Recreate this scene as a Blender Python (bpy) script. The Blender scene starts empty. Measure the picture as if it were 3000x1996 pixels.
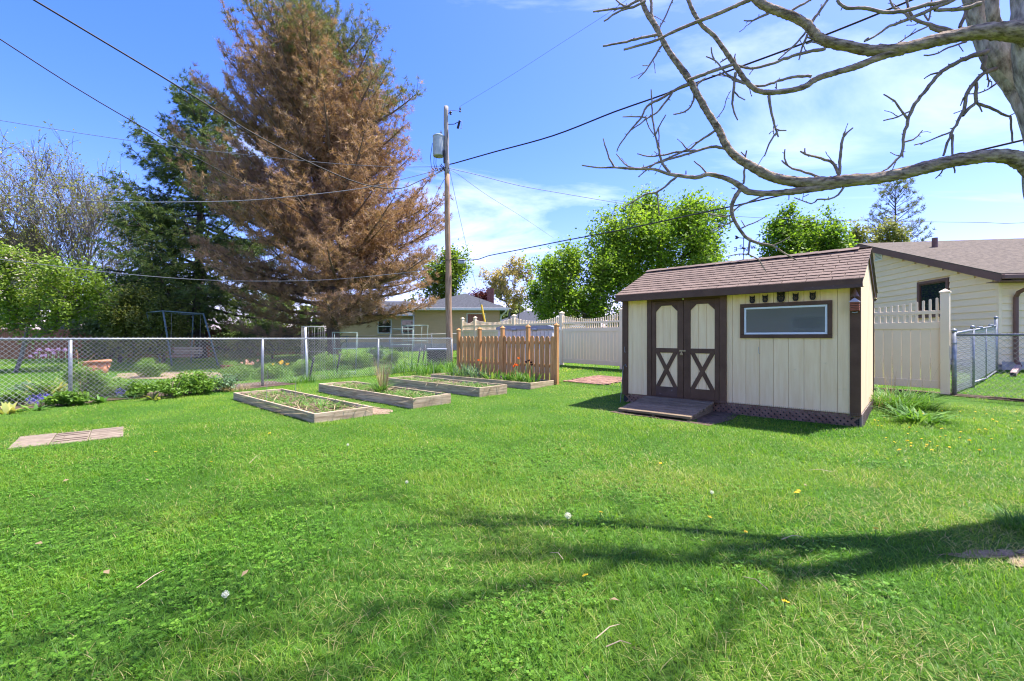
import bpy, math, random
import numpy as np
from mathutils import Vector, Matrix, noise as mnoise

# ------------------------------------------------------------------ camera, sky, sun, exposure
SC = bpy.context.scene
C = SC.collection
H, F, HY = 1.25, 1300.0, 990.0          # eye height in metres, focal length and horizon row of the 3000 px photograph

cam_data = bpy.data.cameras.new('camera')
cam_data.sensor_width = 36.0
cam_data.lens = 36.0 * F / 3000.0
cam_data.shift_y = -(998.0 - HY) / 3000.0
cam_data.clip_start = 0.05
cam_data.clip_end = 3000.0
cam = bpy.data.objects.new('camera', cam_data)
cam.location = (0, 0, H)
cam.rotation_euler = (math.radians(90), 0, 0)
C.objects.link(cam)
SC.camera = cam

SUN = Vector((0.46, 0.13, 1.0)).normalized()      # towards the sun
SUN_EL = math.asin(SUN.z)
SUN_AZ = math.atan2(SUN.x, SUN.y)

world = bpy.data.worlds.new('World')
SC.world = world
world.use_nodes = True
nt = world.node_tree
nt.nodes.clear()
def N(t, kind, **kw):
    n = t.nodes.new(kind)
    for k, val in kw.items():
        if k == 'ins':
            for a, b in val.items():
                n.inputs[a].default_value = b
        else:
            setattr(n, k, val)
    return n
sky = N(nt, 'ShaderNodeTexSky', sky_type='NISHITA', sun_disc=False)
sky.sun_elevation = SUN_EL
sky.sun_rotation = SUN_AZ
sky.altitude = 200.0
sky.air_density = 1.0
sky.dust_density = 1.0
sky.ozone_density = 2.2
hsv = N(nt, 'ShaderNodeHueSaturation', ins={'Hue': 0.503, 'Saturation': 1.34, 'Value': 1.0})
bg = N(nt, 'ShaderNodeBackground', ins={'Strength': 0.112})
out = N(nt, 'ShaderNodeOutputWorld')
# thin cirrus: noise over the direction, flattened onto a cloud plane
tc = N(nt, 'ShaderNodeTexCoord')
sep = N(nt, 'ShaderNodeSeparateXYZ')
nt.links.new(tc.outputs['Generated'], sep.inputs[0])
zc = N(nt, 'ShaderNodeMath', operation='MAXIMUM', ins={1: 0.0})
nt.links.new(sep.outputs['Z'], zc.inputs[0])
za = N(nt, 'ShaderNodeMath', operation='ADD', ins={1: 0.22})
nt.links.new(zc.outputs[0], za.inputs[0])
comb = N(nt, 'ShaderNodeCombineXYZ')
for i, ax in enumerate('XY'):
    d = N(nt, 'ShaderNodeMath', operation='DIVIDE')
    nt.links.new(sep.outputs[ax], d.inputs[0]); nt.links.new(za.outputs[0], d.inputs[1])
    nt.links.new(d.outputs[0], comb.inputs[i])
mp = N(nt, 'ShaderNodeMapping')
mp.inputs['Rotation'].default_value = (0, 0, 0.5)
mp.inputs['Scale'].default_value = (0.55, 1.15, 1.0)
mp.inputs['Location'].default_value = (4.3, 1.7, 0)
nt.links.new(comb.outputs[0], mp.inputs[0])
cn = N(nt, 'ShaderNodeTexNoise', ins={'Scale': 1.15, 'Detail': 9.0, 'Roughness': 0.58, 'Distortion': 0.7})
nt.links.new(mp.outputs[0], cn.inputs['Vector'])
cr = N(nt, 'ShaderNodeValToRGB')
cr.color_ramp.elements[0].position = 0.52; cr.color_ramp.elements[0].color = (0, 0, 0, 1)
cr.color_ramp.elements[1].position = 0.80; cr.color_ramp.elements[1].color = (0.50, 0.50, 0.50, 1)
nt.links.new(cn.outputs['Fac'], cr.inputs[0])
mixc = N(nt, 'ShaderNodeMixRGB')
mixc.inputs[2].default_value = (6.6, 6.7, 7.2, 1)
nt.links.new(cr.outputs[0], mixc.inputs[0])
nt.links.new(sky.outputs[0], hsv.inputs['Color'])
tintn = N(nt, 'ShaderNodeMixRGB', blend_type='MULTIPLY', ins={0: 1.0})
tintn.inputs[2].default_value = (0.80, 0.63, 0.95, 1)
nt.links.new(hsv.outputs[0], tintn.inputs[1])
nt.links.new(tintn.outputs[0], mixc.inputs[1])
nt.links.new(mixc.outputs[0], bg.inputs['Color'])
nt.links.new(bg.outputs[0], out.inputs['Surface'])

sun_data = bpy.data.lights.new('sun', 'SUN')
sun_data.energy = 3.1
sun_data.angle = math.radians(1.0)
sun_data.color = (1.0, 0.95, 0.87)
sun = bpy.data.objects.new('sun', sun_data)
sun.location = (20, 10, 40)
sun.rotation_euler = SUN.to_track_quat('Z', 'Y').to_euler()
C.objects.link(sun)

SC.view_settings.view_transform = 'Standard'
SC.view_settings.look = 'None'
SC.view_settings.exposure = 2.0
SC.view_settings.gamma = 1.0
SC.view_settings.use_curve_mapping = False
SC.cycles.use_denoising = True
SC.cycles.pixel_filter_type = 'BLACKMAN_HARRIS'
SC.cycles.filter_width = 1.15
SC.cycles.max_bounces = 5
SC.cycles.diffuse_bounces = 3
SC.cycles.transmission_bounces = 3
SC.cycles.glossy_bounces = 3
SC.cycles.caustics_reflective = False
SC.cycles.caustics_refractive = False
SC.cycles.transparent_max_bounces = 8

# ------------------------------------------------------------------ places
TH = math.radians(-42.4)                       # the plot (shed, beds, picket fence) is turned against the view
AX = Vector((math.cos(TH), math.sin(TH)))      # local x: along the shed front to the right
AY = Vector((-math.sin(TH), math.cos(TH)))     # local y: away from the viewer

def gz(x, y):
    """height of the ground: nearly flat lawn, rising gently behind the shed"""
    t = x * 0.6737 + y * 0.739 - 7.9
    s = (t + np.sqrt(t * t + 0.6)) / 2
    z = 0.55 * np.tanh(0.045 * s / 0.55)
    return z + 0.010 * np.sin(x * 1.3 + 0.4) * np.sin(y * 1.1 + 1.0) + 0.006 * np.sin(x * 3.1 + y * 2.3)
def at(px, py, Y):
    return Vector(((px - 1500) / F * Y, Y, H + (HY - py) / F * Y))
def G(px, py):
    z = 0.0
    for _ in range(12):
        Y = (H - z) * F / (py - HY)
        X = (px - 1500) / F * Y
        z = float(gz(X, Y))
    return Vector((X, Y, z))
def onground(x, y, dz=0.0):
    return Vector((x, y, float(gz(x, y)) + dz))

# ------------------------------------------------------------------ objects
def thing(name, label, cat, loc=(0, 0, 0), rotz=0.0, group=None):
    o = bpy.data.objects.new(name, None)
    o.empty_display_size = 0.1
    C.objects.link(o)
    o.location = loc
    o.rotation_euler = (0, 0, rotz)
    o['label'] = label; o['category'] = cat
    if group: o['group'] = group
    return o
def tag(o, label, cat, group=None):
    o['label'] = label; o['category'] = cat
    if group: o['group'] = group
    return o
def kind(o, k, label=None):
    o['kind'] = k
    if label: o['label'] = label
    return o
def piece(name, me, parent=None, loc=(0, 0, 0), rot=(0, 0, 0), scale=(1, 1, 1)):
    o = bpy.data.objects.new(name, me)
    C.objects.link(o)
    if parent is not None: o.parent = parent
    o.location = loc; o.rotation_euler = rot; o.scale = scale
    return o
def wpart(name, me, parent):
    """a part whose mesh is in world coordinates, under an unrotated thing (or one of its parts)"""
    o = piece(name, me, parent)
    p = parent
    off = Vector((0, 0, 0))
    while p is not None:
        off += Vector(p.location); p = p.parent
    o.location = -off
    return o

def mesh_np(name, verts, faces, mat=None, smooth=False, tint=None):
    """verts (n,3); faces a list of index arrays (m,k), one array for each k"""
    me = bpy.data.meshes.new(name)
    verts = np.asarray(verts, dtype=np.float32)
    if not isinstance(faces, list): faces = [faces]
    faces = [np.asarray(f, dtype=np.int32) for f in faces if len(f)]
    me.vertices.add(len(verts))
    me.vertices.foreach_set('co', verts.ravel())
    loops = np.concatenate([f.ravel() for f in faces])
    me.loops.add(len(loops))
    me.loops.foreach_set('vertex_index', loops)
    counts = np.concatenate([np.full(len(f), f.shape[1], dtype=np.int32) for f in faces])
    starts = np.concatenate([[0], np.cumsum(counts)[:-1]]).astype(np.int32)
    me.polygons.add(len(counts))
    me.polygons.foreach_set('loop_start', starts)
    if smooth:
        me.polygons.foreach_set('use_smooth', np.ones(len(counts), dtype=bool))
    if tint is not None:
        a = me.attributes.new('tint', 'FLOAT', 'POINT')
        a.data.foreach_set('value', np.asarray(tint, dtype=np.float32))
    me.update(calc_edges=True)
    if mat is not None: me.materials.append(mat)
    return me

# chamfered box template: 24 vertices at (+-1, +-(1-c)) combinations
_cb_v, _cb_f = [], []
def _make_cbox():
    idx = {}
    for sx in (-1, 1):
        for sy in (-1, 1):
            for sz in (-1, 1):
                for ax in range(3):
                    idx[(sx, sy, sz, ax)] = len(_cb_v)
                    _cb_v.append(((sx, sy, sz), ax))
    def q(*k): _cb_f.append([idx[i] for i in k])
    for ax in range(3):
        b, c = [(1, 2), (2, 0), (0, 1)][ax]
        for s in (-1, 1):
            ring = []
            for t, u in ((-1, -1), (1, -1), (1, 1), (-1, 1)):
                k = [0, 0, 0]; k[ax] = s; k[b] = t; k[c] = u
                ring.append((*k, ax))
            q(*(ring if s > 0 else ring[::-1]))
    for ax in range(3):                                   # edges parallel to ax
        b, c = [(1, 2), (2, 0), (0, 1)][ax]
        for t in (-1, 1):
            for u in (-1, 1):
                def k(s, face):
                    w = [0, 0, 0]; w[ax] = s; w[b] = t; w[c] = u
                    return (*w, face)
                r = [k(-1, b), k(1, b), k(1, c), k(-1, c)]
                q(*(r if t * u < 0 else r[::-1]))
    for sx in (-1, 1):
        for sy in (-1, 1):
            for sz in (-1, 1):
                r = [(sx, sy, sz, 0), (sx, sy, sz, 1), (sx, sy, sz, 2)]
                q(*(r if sx * sy * sz > 0 else r[::-1]))
_make_cbox()

class MB:
    def __init__(self):
        self.v = []; self.f = []; self.t = []
    def add(self, vs, fs):
        o = len(self.v)
        self.v.extend([tuple(p) for p in vs])
        self.f.extend([[i + o for i in f] for f in fs])
        return self
    def box(self, x0, x1, y0, y1, z0, z1, ch=0.0, M=None):
        if ch <= 0:
            vs = [(x, y, z) for x in (x0, x1) for y in (y0, y1) for z in (z0, z1)]
            fs = [[0, 1, 3, 2], [4, 6, 7, 5], [0, 4, 5, 1], [2, 3, 7, 6], [0, 2, 6, 4], [1, 5, 7, 3]]
        else:
            c = ((x0 + x1) / 2, (y0 + y1) / 2, (z0 + z1) / 2)
            h = ((x1 - x0) / 2, (y1 - y0) / 2, (z1 - z0) / 2)
            ch = min(ch, min(h) * 0.6)
            vs = [tuple(c[i] + s[i] * (h[i] - (0 if i == ax else ch)) for i in range(3)) for s, ax in _cb_v]
            fs = _cb_f
        if M is not None: vs = [tuple(M @ Vector(p)) for p in vs]
        return self.add(vs, fs)
    def prism(self, poly, y0, y1, M=None):
        """polygon in x,z (counter-clockwise seen from -y) pushed from y0 (front) to y1"""
        n = len(poly)
        vs = [(x, y0, z) for x, z in poly] + [(x, y1, z) for x, z in poly]
        fs = [list(range(n)), list(range(2 * n - 1, n - 1, -1))]
        fs += [[i, i + n, (i + 1) % n + n, (i + 1) % n] for i in range(n)]
        if M is not None: vs = [tuple(M @ Vector(p)) for p in vs]
        return self.add(vs, fs)
    def beam(self, a, b, w, t, up=(0, 0, 1), ch=0.0):
        """rectangular bar from a to b; w across (sideways), t along up"""
        a = Vector(a); b = Vector(b)
        d = b - a; L = d.length; d.normalize()
        upv = Vector(up)
        s = d.cross(upv)
        if s.length < 1e-5: s = d.cross(Vector((1, 0, 0)))
        s.normalize(); u = s.cross(d).normalized()
        M = Matrix(((d.x, s.x, u.x, a.x), (d.y, s.y, u.y, a.y), (d.z, s.z, u.z, a.z), (0, 0, 0, 1)))
        return self.box(0, L, -w / 2, w / 2, -t / 2, t / 2, ch, M)
    def tube(self, pts, rad, n=8, cap=True):
        pts = [Vector(p) for p in pts]
        if not hasattr(rad, '__len__'): rad = [rad] * len(pts)
        vs, fs = [], []
        prev = None
        for i, p in enumerate(pts):
            d = (pts[min(i + 1, len(pts) - 1)] - pts[max(i - 1, 0)]).normalized()
            if prev is None:
                ref = Vector((0, 0, 1)) if abs(d.z) < 0.9 else Vector((1, 0, 0))
                s = d.cross(ref).normalized()
            else:
                s = (prev - d * prev.dot(d)).normalized()
            prev = s
            u = d.cross(s)
            for k in range(n):
                a = 2 * math.pi * k / n
                vs.append(p + (s * math.cos(a) + u * math.sin(a)) * rad[i])
        for i in range(len(pts) - 1):
            for k in range(n):
                a = i * n + k; b = i * n + (k + 1) % n
                fs.append([a, b, b + n, a + n])
        if cap:
            fs.append(list(range(n - 1, -1, -1)))
            fs.append([(len(pts) - 1) * n + k for k in range(n)])
        return self.add(vs, fs)
    def lathe(self, prof, n=24, c=(0, 0, 0), M=None):
        """profile of (r, z), bottom to top on the outside"""
        vs = [(c[0] + r * math.cos(2 * math.pi * k / n), c[1] + r * math.sin(2 * math.pi * k / n), c[2] + z)
              for r, z in prof for k in range(n)]
        fs = [[i * n + k, i * n + (k + 1) % n, (i + 1) * n + (k + 1) % n, (i + 1) * n + k]
              for i in range(len(prof) - 1) for k in range(n)]
        if prof[0][0] > 1e-6: fs.append(list(range(n - 1, -1, -1)))
        if prof[-1][0] > 1e-6: fs.append([(len(prof) - 1) * n + k for k in range(n)])
        if M is not None: vs = [tuple(M @ Vector(p)) for p in vs]
        return self.add(vs, fs)
    def ball(self, c, r, n=10, m=6, sz=1.0):
        prof = [(max(1e-4, r * math.sin(math.pi * i / m)), -r * sz * math.cos(math.pi * i / m)) for i in range(m + 1)]
        return self.lathe(prof, n, c)
    def mesh(self, name, mat=None, smooth=False):
        me = bpy.data.meshes.new(name)
        me.from_pydata(self.v, [], self.f)
        if smooth:
            me.polygons.foreach_set('use_smooth', [True] * len(me.polygons))
        me.update()
        if mat is not None: me.materials.append(mat)
        return me
    def build(self, name, mat, parent=None, smooth=False, **kw):
        return piece(name, self.mesh(name, mat, smooth), parent, **kw)

def smoothline(pts, rad, step):
    """Catmull-Rom through pts with radii, resampled"""
    P = [Vector(p) for p in pts]
    n = len(P)
    out, orad = [], []
    for i in range(n - 1):
        p0, p1, p2, p3 = P[max(i - 1, 0)], P[i], P[i + 1], P[min(i + 2, n - 1)]
        k = max(1, int(round((p2 - p1).length / step)))
        for j in range(k):
            t = j / k
            q = 0.5 * ((2 * p1) + (p2 - p0) * t + (2 * p0 - 5 * p1 + 4 * p2 - p3) * t * t + (3 * p1 - p0 - 3 * p2 + p3) * t ** 3)
            out.append(q); orad.append(rad[i] * (1 - t) + rad[i + 1] * t)
    out.append(P[-1]); orad.append(rad[-1])
    return out, orad

# ------------------------------------------------------------------ materials
def _mix(t, fac, a, b, blend='MIX'):
    m = N(t, 'ShaderNodeMixRGB', blend_type=blend)
    for i, val in ((0, fac), (1, a), (2, b)):
        if hasattr(val, 'links') or isinstance(val, bpy.types.NodeSocket): t.links.new(val, m.inputs[i])
        elif isinstance(val, (int, float)): m.inputs[i].default_value = val
        else: m.inputs[i].default_value = (*val, 1)
    return m.outputs[0]
def M(name, c1, c2, ns=6.0, sc=(1, 1, 1), rough=0.75, bump=0.25, bs=None, bsc=None, rand=0.10, spec=0.3, metal=0.0,
      spot=None, spot_amt=0.55, spot_ns=9.0, dirt=None, dist=0.002, lo=0.35, hi=0.65):
    m = bpy.data.materials.new(name); m.use_nodes = True
    t = m.node_tree
    b = t.nodes['Principled BSDF']
    tcn = N(t, 'ShaderNodeTexCoord')
    oi = N(t, 'ShaderNodeObjectInfo')
    mul = N(t, 'ShaderNodeMath', operation='MULTIPLY', ins={1: 61.7}); t.links.new(oi.outputs['Random'], mul.inputs[0])
    add = N(t, 'ShaderNodeVectorMath', operation='ADD')
    t.links.new(tcn.outputs['Object'], add.inputs[0]); t.links.new(mul.outputs[0], add.inputs[1])
    mp = N(t, 'ShaderNodeMapping'); mp.inputs['Scale'].default_value = sc
    t.links.new(add.outputs[0], mp.inputs[0])
    n1 = N(t, 'ShaderNodeTexNoise', ins={'Scale': ns, 'Detail': 7.0, 'Roughness': 0.62})
    t.links.new(mp.outputs[0], n1.inputs['Vector'])
    r = N(t, 'ShaderNodeValToRGB')
    r.color_ramp.elements[0].position = lo; r.color_ramp.elements[0].color = (*c1, 1)
    r.color_ramp.elements[1].position = hi; r.color_ramp.elements[1].color = (*c2, 1)
    t.links.new(n1.outputs['Fac'], r.inputs[0])
    col = r.outputs[0]
    if spot is not None:                              # stains and wear with a shape of their own
        n2 = N(t, 'ShaderNodeTexNoise', ins={'Scale': spot_ns, 'Detail': 8.0, 'Roughness': 0.7})
        t.links.new(add.outputs[0], n2.inputs['Vector'])
        r2 = N(t, 'ShaderNodeValToRGB')
        r2.color_ramp.elements[0].position = spot_amt; r2.color_ramp.elements[0].color = (0, 0, 0, 1)
        r2.color_ramp.elements[1].position = spot_amt + 0.10; r2.color_ramp.elements[1].color = (1, 1, 1, 1)
        t.links.new(n2.outputs['Fac'], r2.inputs[0])
        col = _mix(t, r2.outputs[0], col, spot)
    if rand > 0:
        h = N(t, 'ShaderNodeHueSaturation')
        mr = N(t, 'ShaderNodeMapRange', ins={3: 1 - rand, 4: 1 + rand})
        t.links.new(oi.outputs['Random'], mr.inputs[0])
        t.links.new(mr.outputs[0], h.inputs['Value']); t.links.new(col, h.inputs['Color'])
        col = h.outputs[0]
    t.links.new(col, b.inputs['Base Color'])
    b.inputs['Roughness'].default_value = rough
    b.inputs['Specular IOR Level'].default_value = spec
    b.inputs['Metallic'].default_value = metal
    if bump > 0:
        n3 = N(t, 'ShaderNodeTexNoise', ins={'Scale': bs or ns * 3, 'Detail': 6.0, 'Roughness': 0.65})
        if bsc is not None:
            mp3 = N(t, 'ShaderNodeMapping'); mp3.inputs['Scale'].default_value = bsc
            t.links.new(add.outputs[0], mp3.inputs[0]); t.links.new(mp3.outputs[0], n3.inputs['Vector'])
        else:
            t.links.new(mp.outputs[0], n3.inputs['Vector'])
        bn = N(t, 'ShaderNodeBump', ins={'Strength': bump, 'Distance': dist})
        t.links.new(n3.outputs['Fac'], bn.inputs['Height'])
        t.links.new(bn.outputs[0], b.inputs['Normal'])
    return m
def LM(name, stops, trans=0.35, rough=0.55, spec=0.25, tgain=1.3):
    """leaf material: colour from the leaf's own tint value, light passes through"""
    m = bpy.data.materials.new(name); m.use_nodes = True
    t = m.node_tree
    b = t.nodes['Principled BSDF']; o = t.nodes['Material Output']
    a = N(t, 'ShaderNodeAttribute', attribute_name='tint')
    r = N(t, 'ShaderNodeValToRGB')
    els = r.color_ramp.elements
    while len(els) < len(stops): els.new(0.5)
    for e, (p, c) in zip(els, stops):
        e.position = p; e.color = (*c, 1)
    t.links.new(a.outputs['Fac'], r.inputs[0])
    t.links.new(r.outputs[0], b.inputs['Base Color'])
    b.inputs['Roughness'].default_value = rough
    b.inputs['Specular IOR Level'].default_value = spec
    if trans > 0:
        g = _mix(t, 1.0, r.outputs[0], (tgain, tgain, tgain * 0.55), 'MULTIPLY')
        tr = N(t, 'ShaderNodeBsdfTranslucent')
        t.links.new(g, tr.inputs['Color'])
        ms = N(t, 'ShaderNodeMixShader', ins={0: trans})
        t.links.new(b.outputs[0], ms.inputs[1]); t.links.new(tr.outputs[0], ms.inputs[2])
        t.links.new(ms.outputs[0], o.inputs['Surface'])
    return m
def glass(name, tint=(0.05, 0.055, 0.06), rough=0.02):
    m = bpy.data.materials.new(name); m.use_nodes = True
    t = m.node_tree; b = t.nodes['Principled BSDF']
    tcn = N(t, 'ShaderNodeTexCoord')
    n = N(t, 'ShaderNodeTexNoise', ins={'Scale': 1.6, 'Detail': 2.0})
    t.links.new(tcn.outputs['Object'], n.inputs['Vector'])
    bn = N(t, 'ShaderNodeBump', ins={'Strength': 0.05, 'Distance': 0.01})
    t.links.new(n.outputs['Fac'], bn.inputs['Height']); t.links.new(bn.outputs[0], b.inputs['Normal'])
    b.inputs['Base Color'].default_value = (*tint, 1)
    b.inputs['Roughness'].default_value = rough
    b.inputs['Specular IOR Level'].default_value = 0.9
    b.inputs['Coat Weight'].default_value = 0.4
    return m

cream = M('painted_cream_siding', (0.88, 0.620, 0.335), (0.96, 0.715, 0.415), ns=3, sc=(6, 6, 0.6), rough=0.8, bump=0.35, bs=60, bsc=(1, 1, 0.12), rand=0.03,
          spot=(0.70, 0.53, 0.32), spot_amt=0.63, spot_ns=3.2)
brown = M('painted_brown_trim', (0.088, 0.042, 0.022), (0.125, 0.065, 0.037), ns=4, rough=0.55, bump=0.3, bs=30, bsc=(1, 1, 0.2), rand=0.06,
          spot=(0.16, 0.13, 0.115), spot_amt=0.70, spot_ns=14)
brown_peel = M('peeling_brown_paint', (0.080, 0.042, 0.030), (0.110, 0.064, 0.048), ns=4, rough=0.6, bump=0.4, bs=24, rand=0.0,
               spot=(0.36, 0.31, 0.29), spot_amt=0.60, spot_ns=6)
shingle = M('brown_asphalt_shingle', (0.125, 0.086, 0.062), (0.200, 0.144, 0.108), ns=45, rough=0.95, bump=0.6, bs=220, rand=0.13, dist=0.003)
white_paint = M('white_frame', (0.72, 0.74, 0.74), (0.80, 0.81, 0.80), ns=5, rough=0.45, bump=0.05, rand=0.02)
greywood = M('weathered_grey_wood', (0.25, 0.185, 0.110), (0.52, 0.410, 0.275), ns=4, sc=(0.7, 9, 9), rough=0.9, bump=0.6, bs=26, rand=0.14,
             spot=(0.12, 0.10, 0.075), spot_amt=0.64, spot_ns=3.5, dist=0.004)
rampwood = M('weathered_ramp_planks', (0.125, 0.088, 0.050), (0.27, 0.200, 0.125), ns=3.5, sc=(1.2, 14, 14), rough=0.9, bump=0.7, bs=26, rand=0.16,
             spot=(0.07, 0.065, 0.058), spot_amt=0.63, spot_ns=6, dist=0.004)
cedar = M('cedar_fence_wood', (0.43, 0.195, 0.064), (0.66, 0.350, 0.132), ns=4, sc=(10, 10, 0.7), rough=0.8, bump=0.4, bs=30, rand=0.16,
          spot=(0.27, 0.16, 0.085), spot_amt=0.62, spot_ns=4, dist=0.003)
vinyl = M('tan_vinyl', (0.86, 0.680, 0.445), (0.90, 0.720, 0.480), ns=2, rough=0.45, bump=0.04, rand=0.025, spec=0.4)
vinyl_rail = vinyl
galv = M('galvanised_steel', (0.17, 0.185, 0.195), (0.28, 0.30, 0.31), ns=14, rough=0.45, bump=0.1, rand=0.05, metal=0.45, spec=0.5)
galv_wire = M('galvanised_wire', (0.46, 0.47, 0.45), (0.60, 0.60, 0.57), ns=30, rough=0.5, bump=0.0, rand=0.0, metal=0.25, spec=0.5)
dark_wire = M('dull_wire', (0.22, 0.22, 0.20), (0.36, 0.36, 0.33), ns=30, rough=0.6, bump=0.0, rand=0.0, metal=0.2)
black_wire = M('black_cable', (0.012, 0.012, 0.013), (0.03, 0.03, 0.032), ns=20, rough=0.6, bump=0.0, rand=0.0)
grey_wire = M('grey_cable', (0.14, 0.15, 0.17), (0.22, 0.23, 0.25), ns=20, rough=0.6, bump=0.0, rand=0.0)
polewood = M('utility_pole_wood', (0.20, 0.115, 0.060), (0.48, 0.32, 0.19), ns=5, sc=(6, 6, 0.35), rough=0.9, bump=0.6, bs=20, rand=0.0,
             spot=(0.46, 0.24, 0.08), spot_amt=0.60, spot_ns=3.0, dist=0.006)
polegrey = M('grey_pole_top', (0.22, 0.19, 0.165), (0.42, 0.38, 0.34), ns=5, sc=(6, 6, 0.4), rough=0.9, bump=0.5, bs=20, rand=0.0)
transf = M('grey_transformer_paint', (0.33, 0.37, 0.36), (0.46, 0.50, 0.48), ns=5, rough=0.5, bump=0.05, rand=0.0, spot=(0.28, 0.25, 0.20), spot_amt=0.68, spot_ns=5)
tansiding = M('tan_lap_siding', (0.90, 0.69, 0.42), (0.94, 0.735, 0.455), ns=3, sc=(0.6, 0.6, 4), rough=0.6, bump=0.12, bs=30, rand=0.03)
beigesiding = M('beige_lap_siding', (0.56, 0.40, 0.235), (0.61, 0.44, 0.265), ns=3, sc=(0.6, 0.6, 4), rough=0.65, bump=0.1, bs=30, rand=0.03)
house_brown = M('house_brown_trim', (0.150, 0.078, 0.058), (0.180, 0.096, 0.072), ns=3, rough=0.5, bump=0.05, rand=0.03)
roof_brown = M('brown_house_roof', (0.062, 0.049, 0.033), (0.150, 0.120, 0.085), ns=5, sc=(1.6, 3, 3), rough=0.95, bump=0.6, bs=60, rand=0.0, dist=0.01)
roof_grey = M('grey_house_roof', (0.035, 0.038, 0.046), (0.080, 0.085, 0.098), ns=5, sc=(1.6, 3, 3), rough=0.95, bump=0.5, bs=60, rand=0.0, dist=0.01)
bark_grey = M('grey_bark', (0.10, 0.085, 0.072), (0.24, 0.21, 0.185), ns=7, sc=(3, 3, 0.8), rough=0.95, bump=0.8, bs=22, rand=0.0, dist=0.02)
bark_dark = M('dark_bark', (0.040, 0.034, 0.030), (0.10, 0.085, 0.072), ns=7, sc=(3, 3, 0.8), rough=0.95, bump=0.8, bs=22, rand=0.0, dist=0.02)
bark_pine = M('pine_bark', (0.085, 0.060, 0.045), (0.20, 0.145, 0.11), ns=7, sc=(3, 3, 0.8), rough=0.95, bump=0.8, bs=22, rand=0.0, dist=0.02)
bark_big = M('fissured_bark', (0.095, 0.066, 0.042), (0.46, 0.350, 0.240), ns=42, sc=(0.28, 1, 1), rough=0.95, bump=1.0, bs=34, rand=0.0, dist=0.012,
             spot=(0.33, 0.28, 0.22), spot_amt=0.66, spot_ns=14)
bark_trunk = M('pale_fissured_bark', (0.15, 0.118, 0.088), (0.58, 0.49, 0.39), ns=30, sc=(1, 1, 0.3), rough=0.95, bump=1.0, bs=30, rand=0.0, dist=0.012, spot=(0.50, 0.46, 0.40), spot_amt=0.60, spot_ns=8)
twig_mat = M('twig_bark', (0.150, 0.112, 0.080), (0.33, 0.26, 0.195), ns=22, rough=0.9, bump=0.6, bs=60, rand=0.0, dist=0.004)
thatch = M('dry_thatch', (0.20, 0.140, 0.080), (0.40, 0.30, 0.19), ns=40, rough=1.0, bump=1.0, bs=60, rand=0.0, dist=0.02)
soil = M('dark_soil', (0.055, 0.038, 0.026), (0.16, 0.11, 0.078), ns=14, rough=1.0, bump=1.0, bs=40, rand=0.0, dist=0.03)
mulch = M('wood_chip_mulch', (0.16, 0.108, 0.066), (0.37, 0.270, 0.180), ns=34, rough=1.0, bump=1.0, bs=50, rand=0.0, dist=0.02)
paver_m = M('pinkish_concrete_paver', (0.165, 0.127, 0.086), (0.265, 0.212, 0.150), ns=8, rough=0.95, bump=0.5, bs=50, rand=0.10, spot=(0.26, 0.22, 0.17), spot_amt=0.62, spot_ns=5)
brickpav = M('red_brick_paver', (0.22, 0.115, 0.082), (0.34, 0.20, 0.155), ns=9, rough=0.95, bump=0.4, bs=40, rand=0.18)
terra = M('terracotta', (0.42, 0.165, 0.075), (0.58, 0.27, 0.14), ns=7, rough=0.85, bump=0.15, rand=0.0, spot=(0.55, 0.36, 0.25), spot_amt=0.66)
darkpot = M('dark_red_pot', (0.14, 0.045, 0.03), (0.20, 0.07, 0.045), ns=7, rough=0.8, bump=0.1, rand=0.0)
swing_m = M('faded_green_steel', (0.10, 0.15, 0.14), (0.17, 0.23, 0.215), ns=9, rough=0.5, bump=0.1, rand=0.0, metal=0.2, spot=(0.22, 0.15, 0.10), spot_amt=0.68)
blackpl = M('black_plastic', (0.018, 0.018, 0.022), (0.035, 0.035, 0.042), ns=7, rough=0.5, bump=0.05, rand=0.08)
pvc = M('white_pvc', (0.76, 0.75, 0.72), (0.82, 0.81, 0.78), ns=7, rough=0.4, bump=0.02, rand=0.0)
greenwire = M('green_coated_wire', (0.16, 0.23, 0.19), (0.27, 0.34, 0.29), ns=12, rough=0.5, bump=0.0, rand=0.0, metal=0.2)
iron = M('black_iron', (0.016, 0.013, 0.012), (0.035, 0.028, 0.025), ns=20, rough=0.55, bump=0.1, rand=0.0, metal=0.3)
binbody = M('beige_resin', (0.55, 0.53, 0.49), (0.60, 0.58, 0.54), ns=4, rough=0.5, bump=0.03, rand=0.02)
binlid = M('blue_grey_resin', (0.22, 0.25, 0.30), (0.27, 0.30, 0.35), ns=4, rough=0.5, bump=0.03, rand=0.02)
redcedar = M('red_cedar', (0.28, 0.075, 0.035), (0.40, 0.125, 0.06), ns=9, rough=0.6, bump=0.2, rand=0.1)
fence_red = M('reddish_board_fence', (0.16, 0.065, 0.035), (0.30, 0.13, 0.07), ns=5, sc=(8, 8, 0.6), rough=0.85, bump=0.3, rand=0.2)
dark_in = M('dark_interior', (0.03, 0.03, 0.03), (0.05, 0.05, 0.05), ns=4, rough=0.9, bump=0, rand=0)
metal_grey = M('meter_grey', (0.33, 0.36, 0.37), (0.40, 0.43, 0.44), ns=6, rough=0.5, bump=0.03, rand=0.0)
brass = M('tarnished_brass', (0.30, 0.22, 0.13), (0.48, 0.38, 0.26), ns=20, rough=0.4, bump=0.1, rand=0.0, metal=0.7)
curtain = M('reddish_curtain', (0.27, 0.10, 0.085), (0.42, 0.19, 0.165), ns=3, sc=(14, 14, 0.4), rough=0.9, bump=0.2, rand=0.0)
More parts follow.
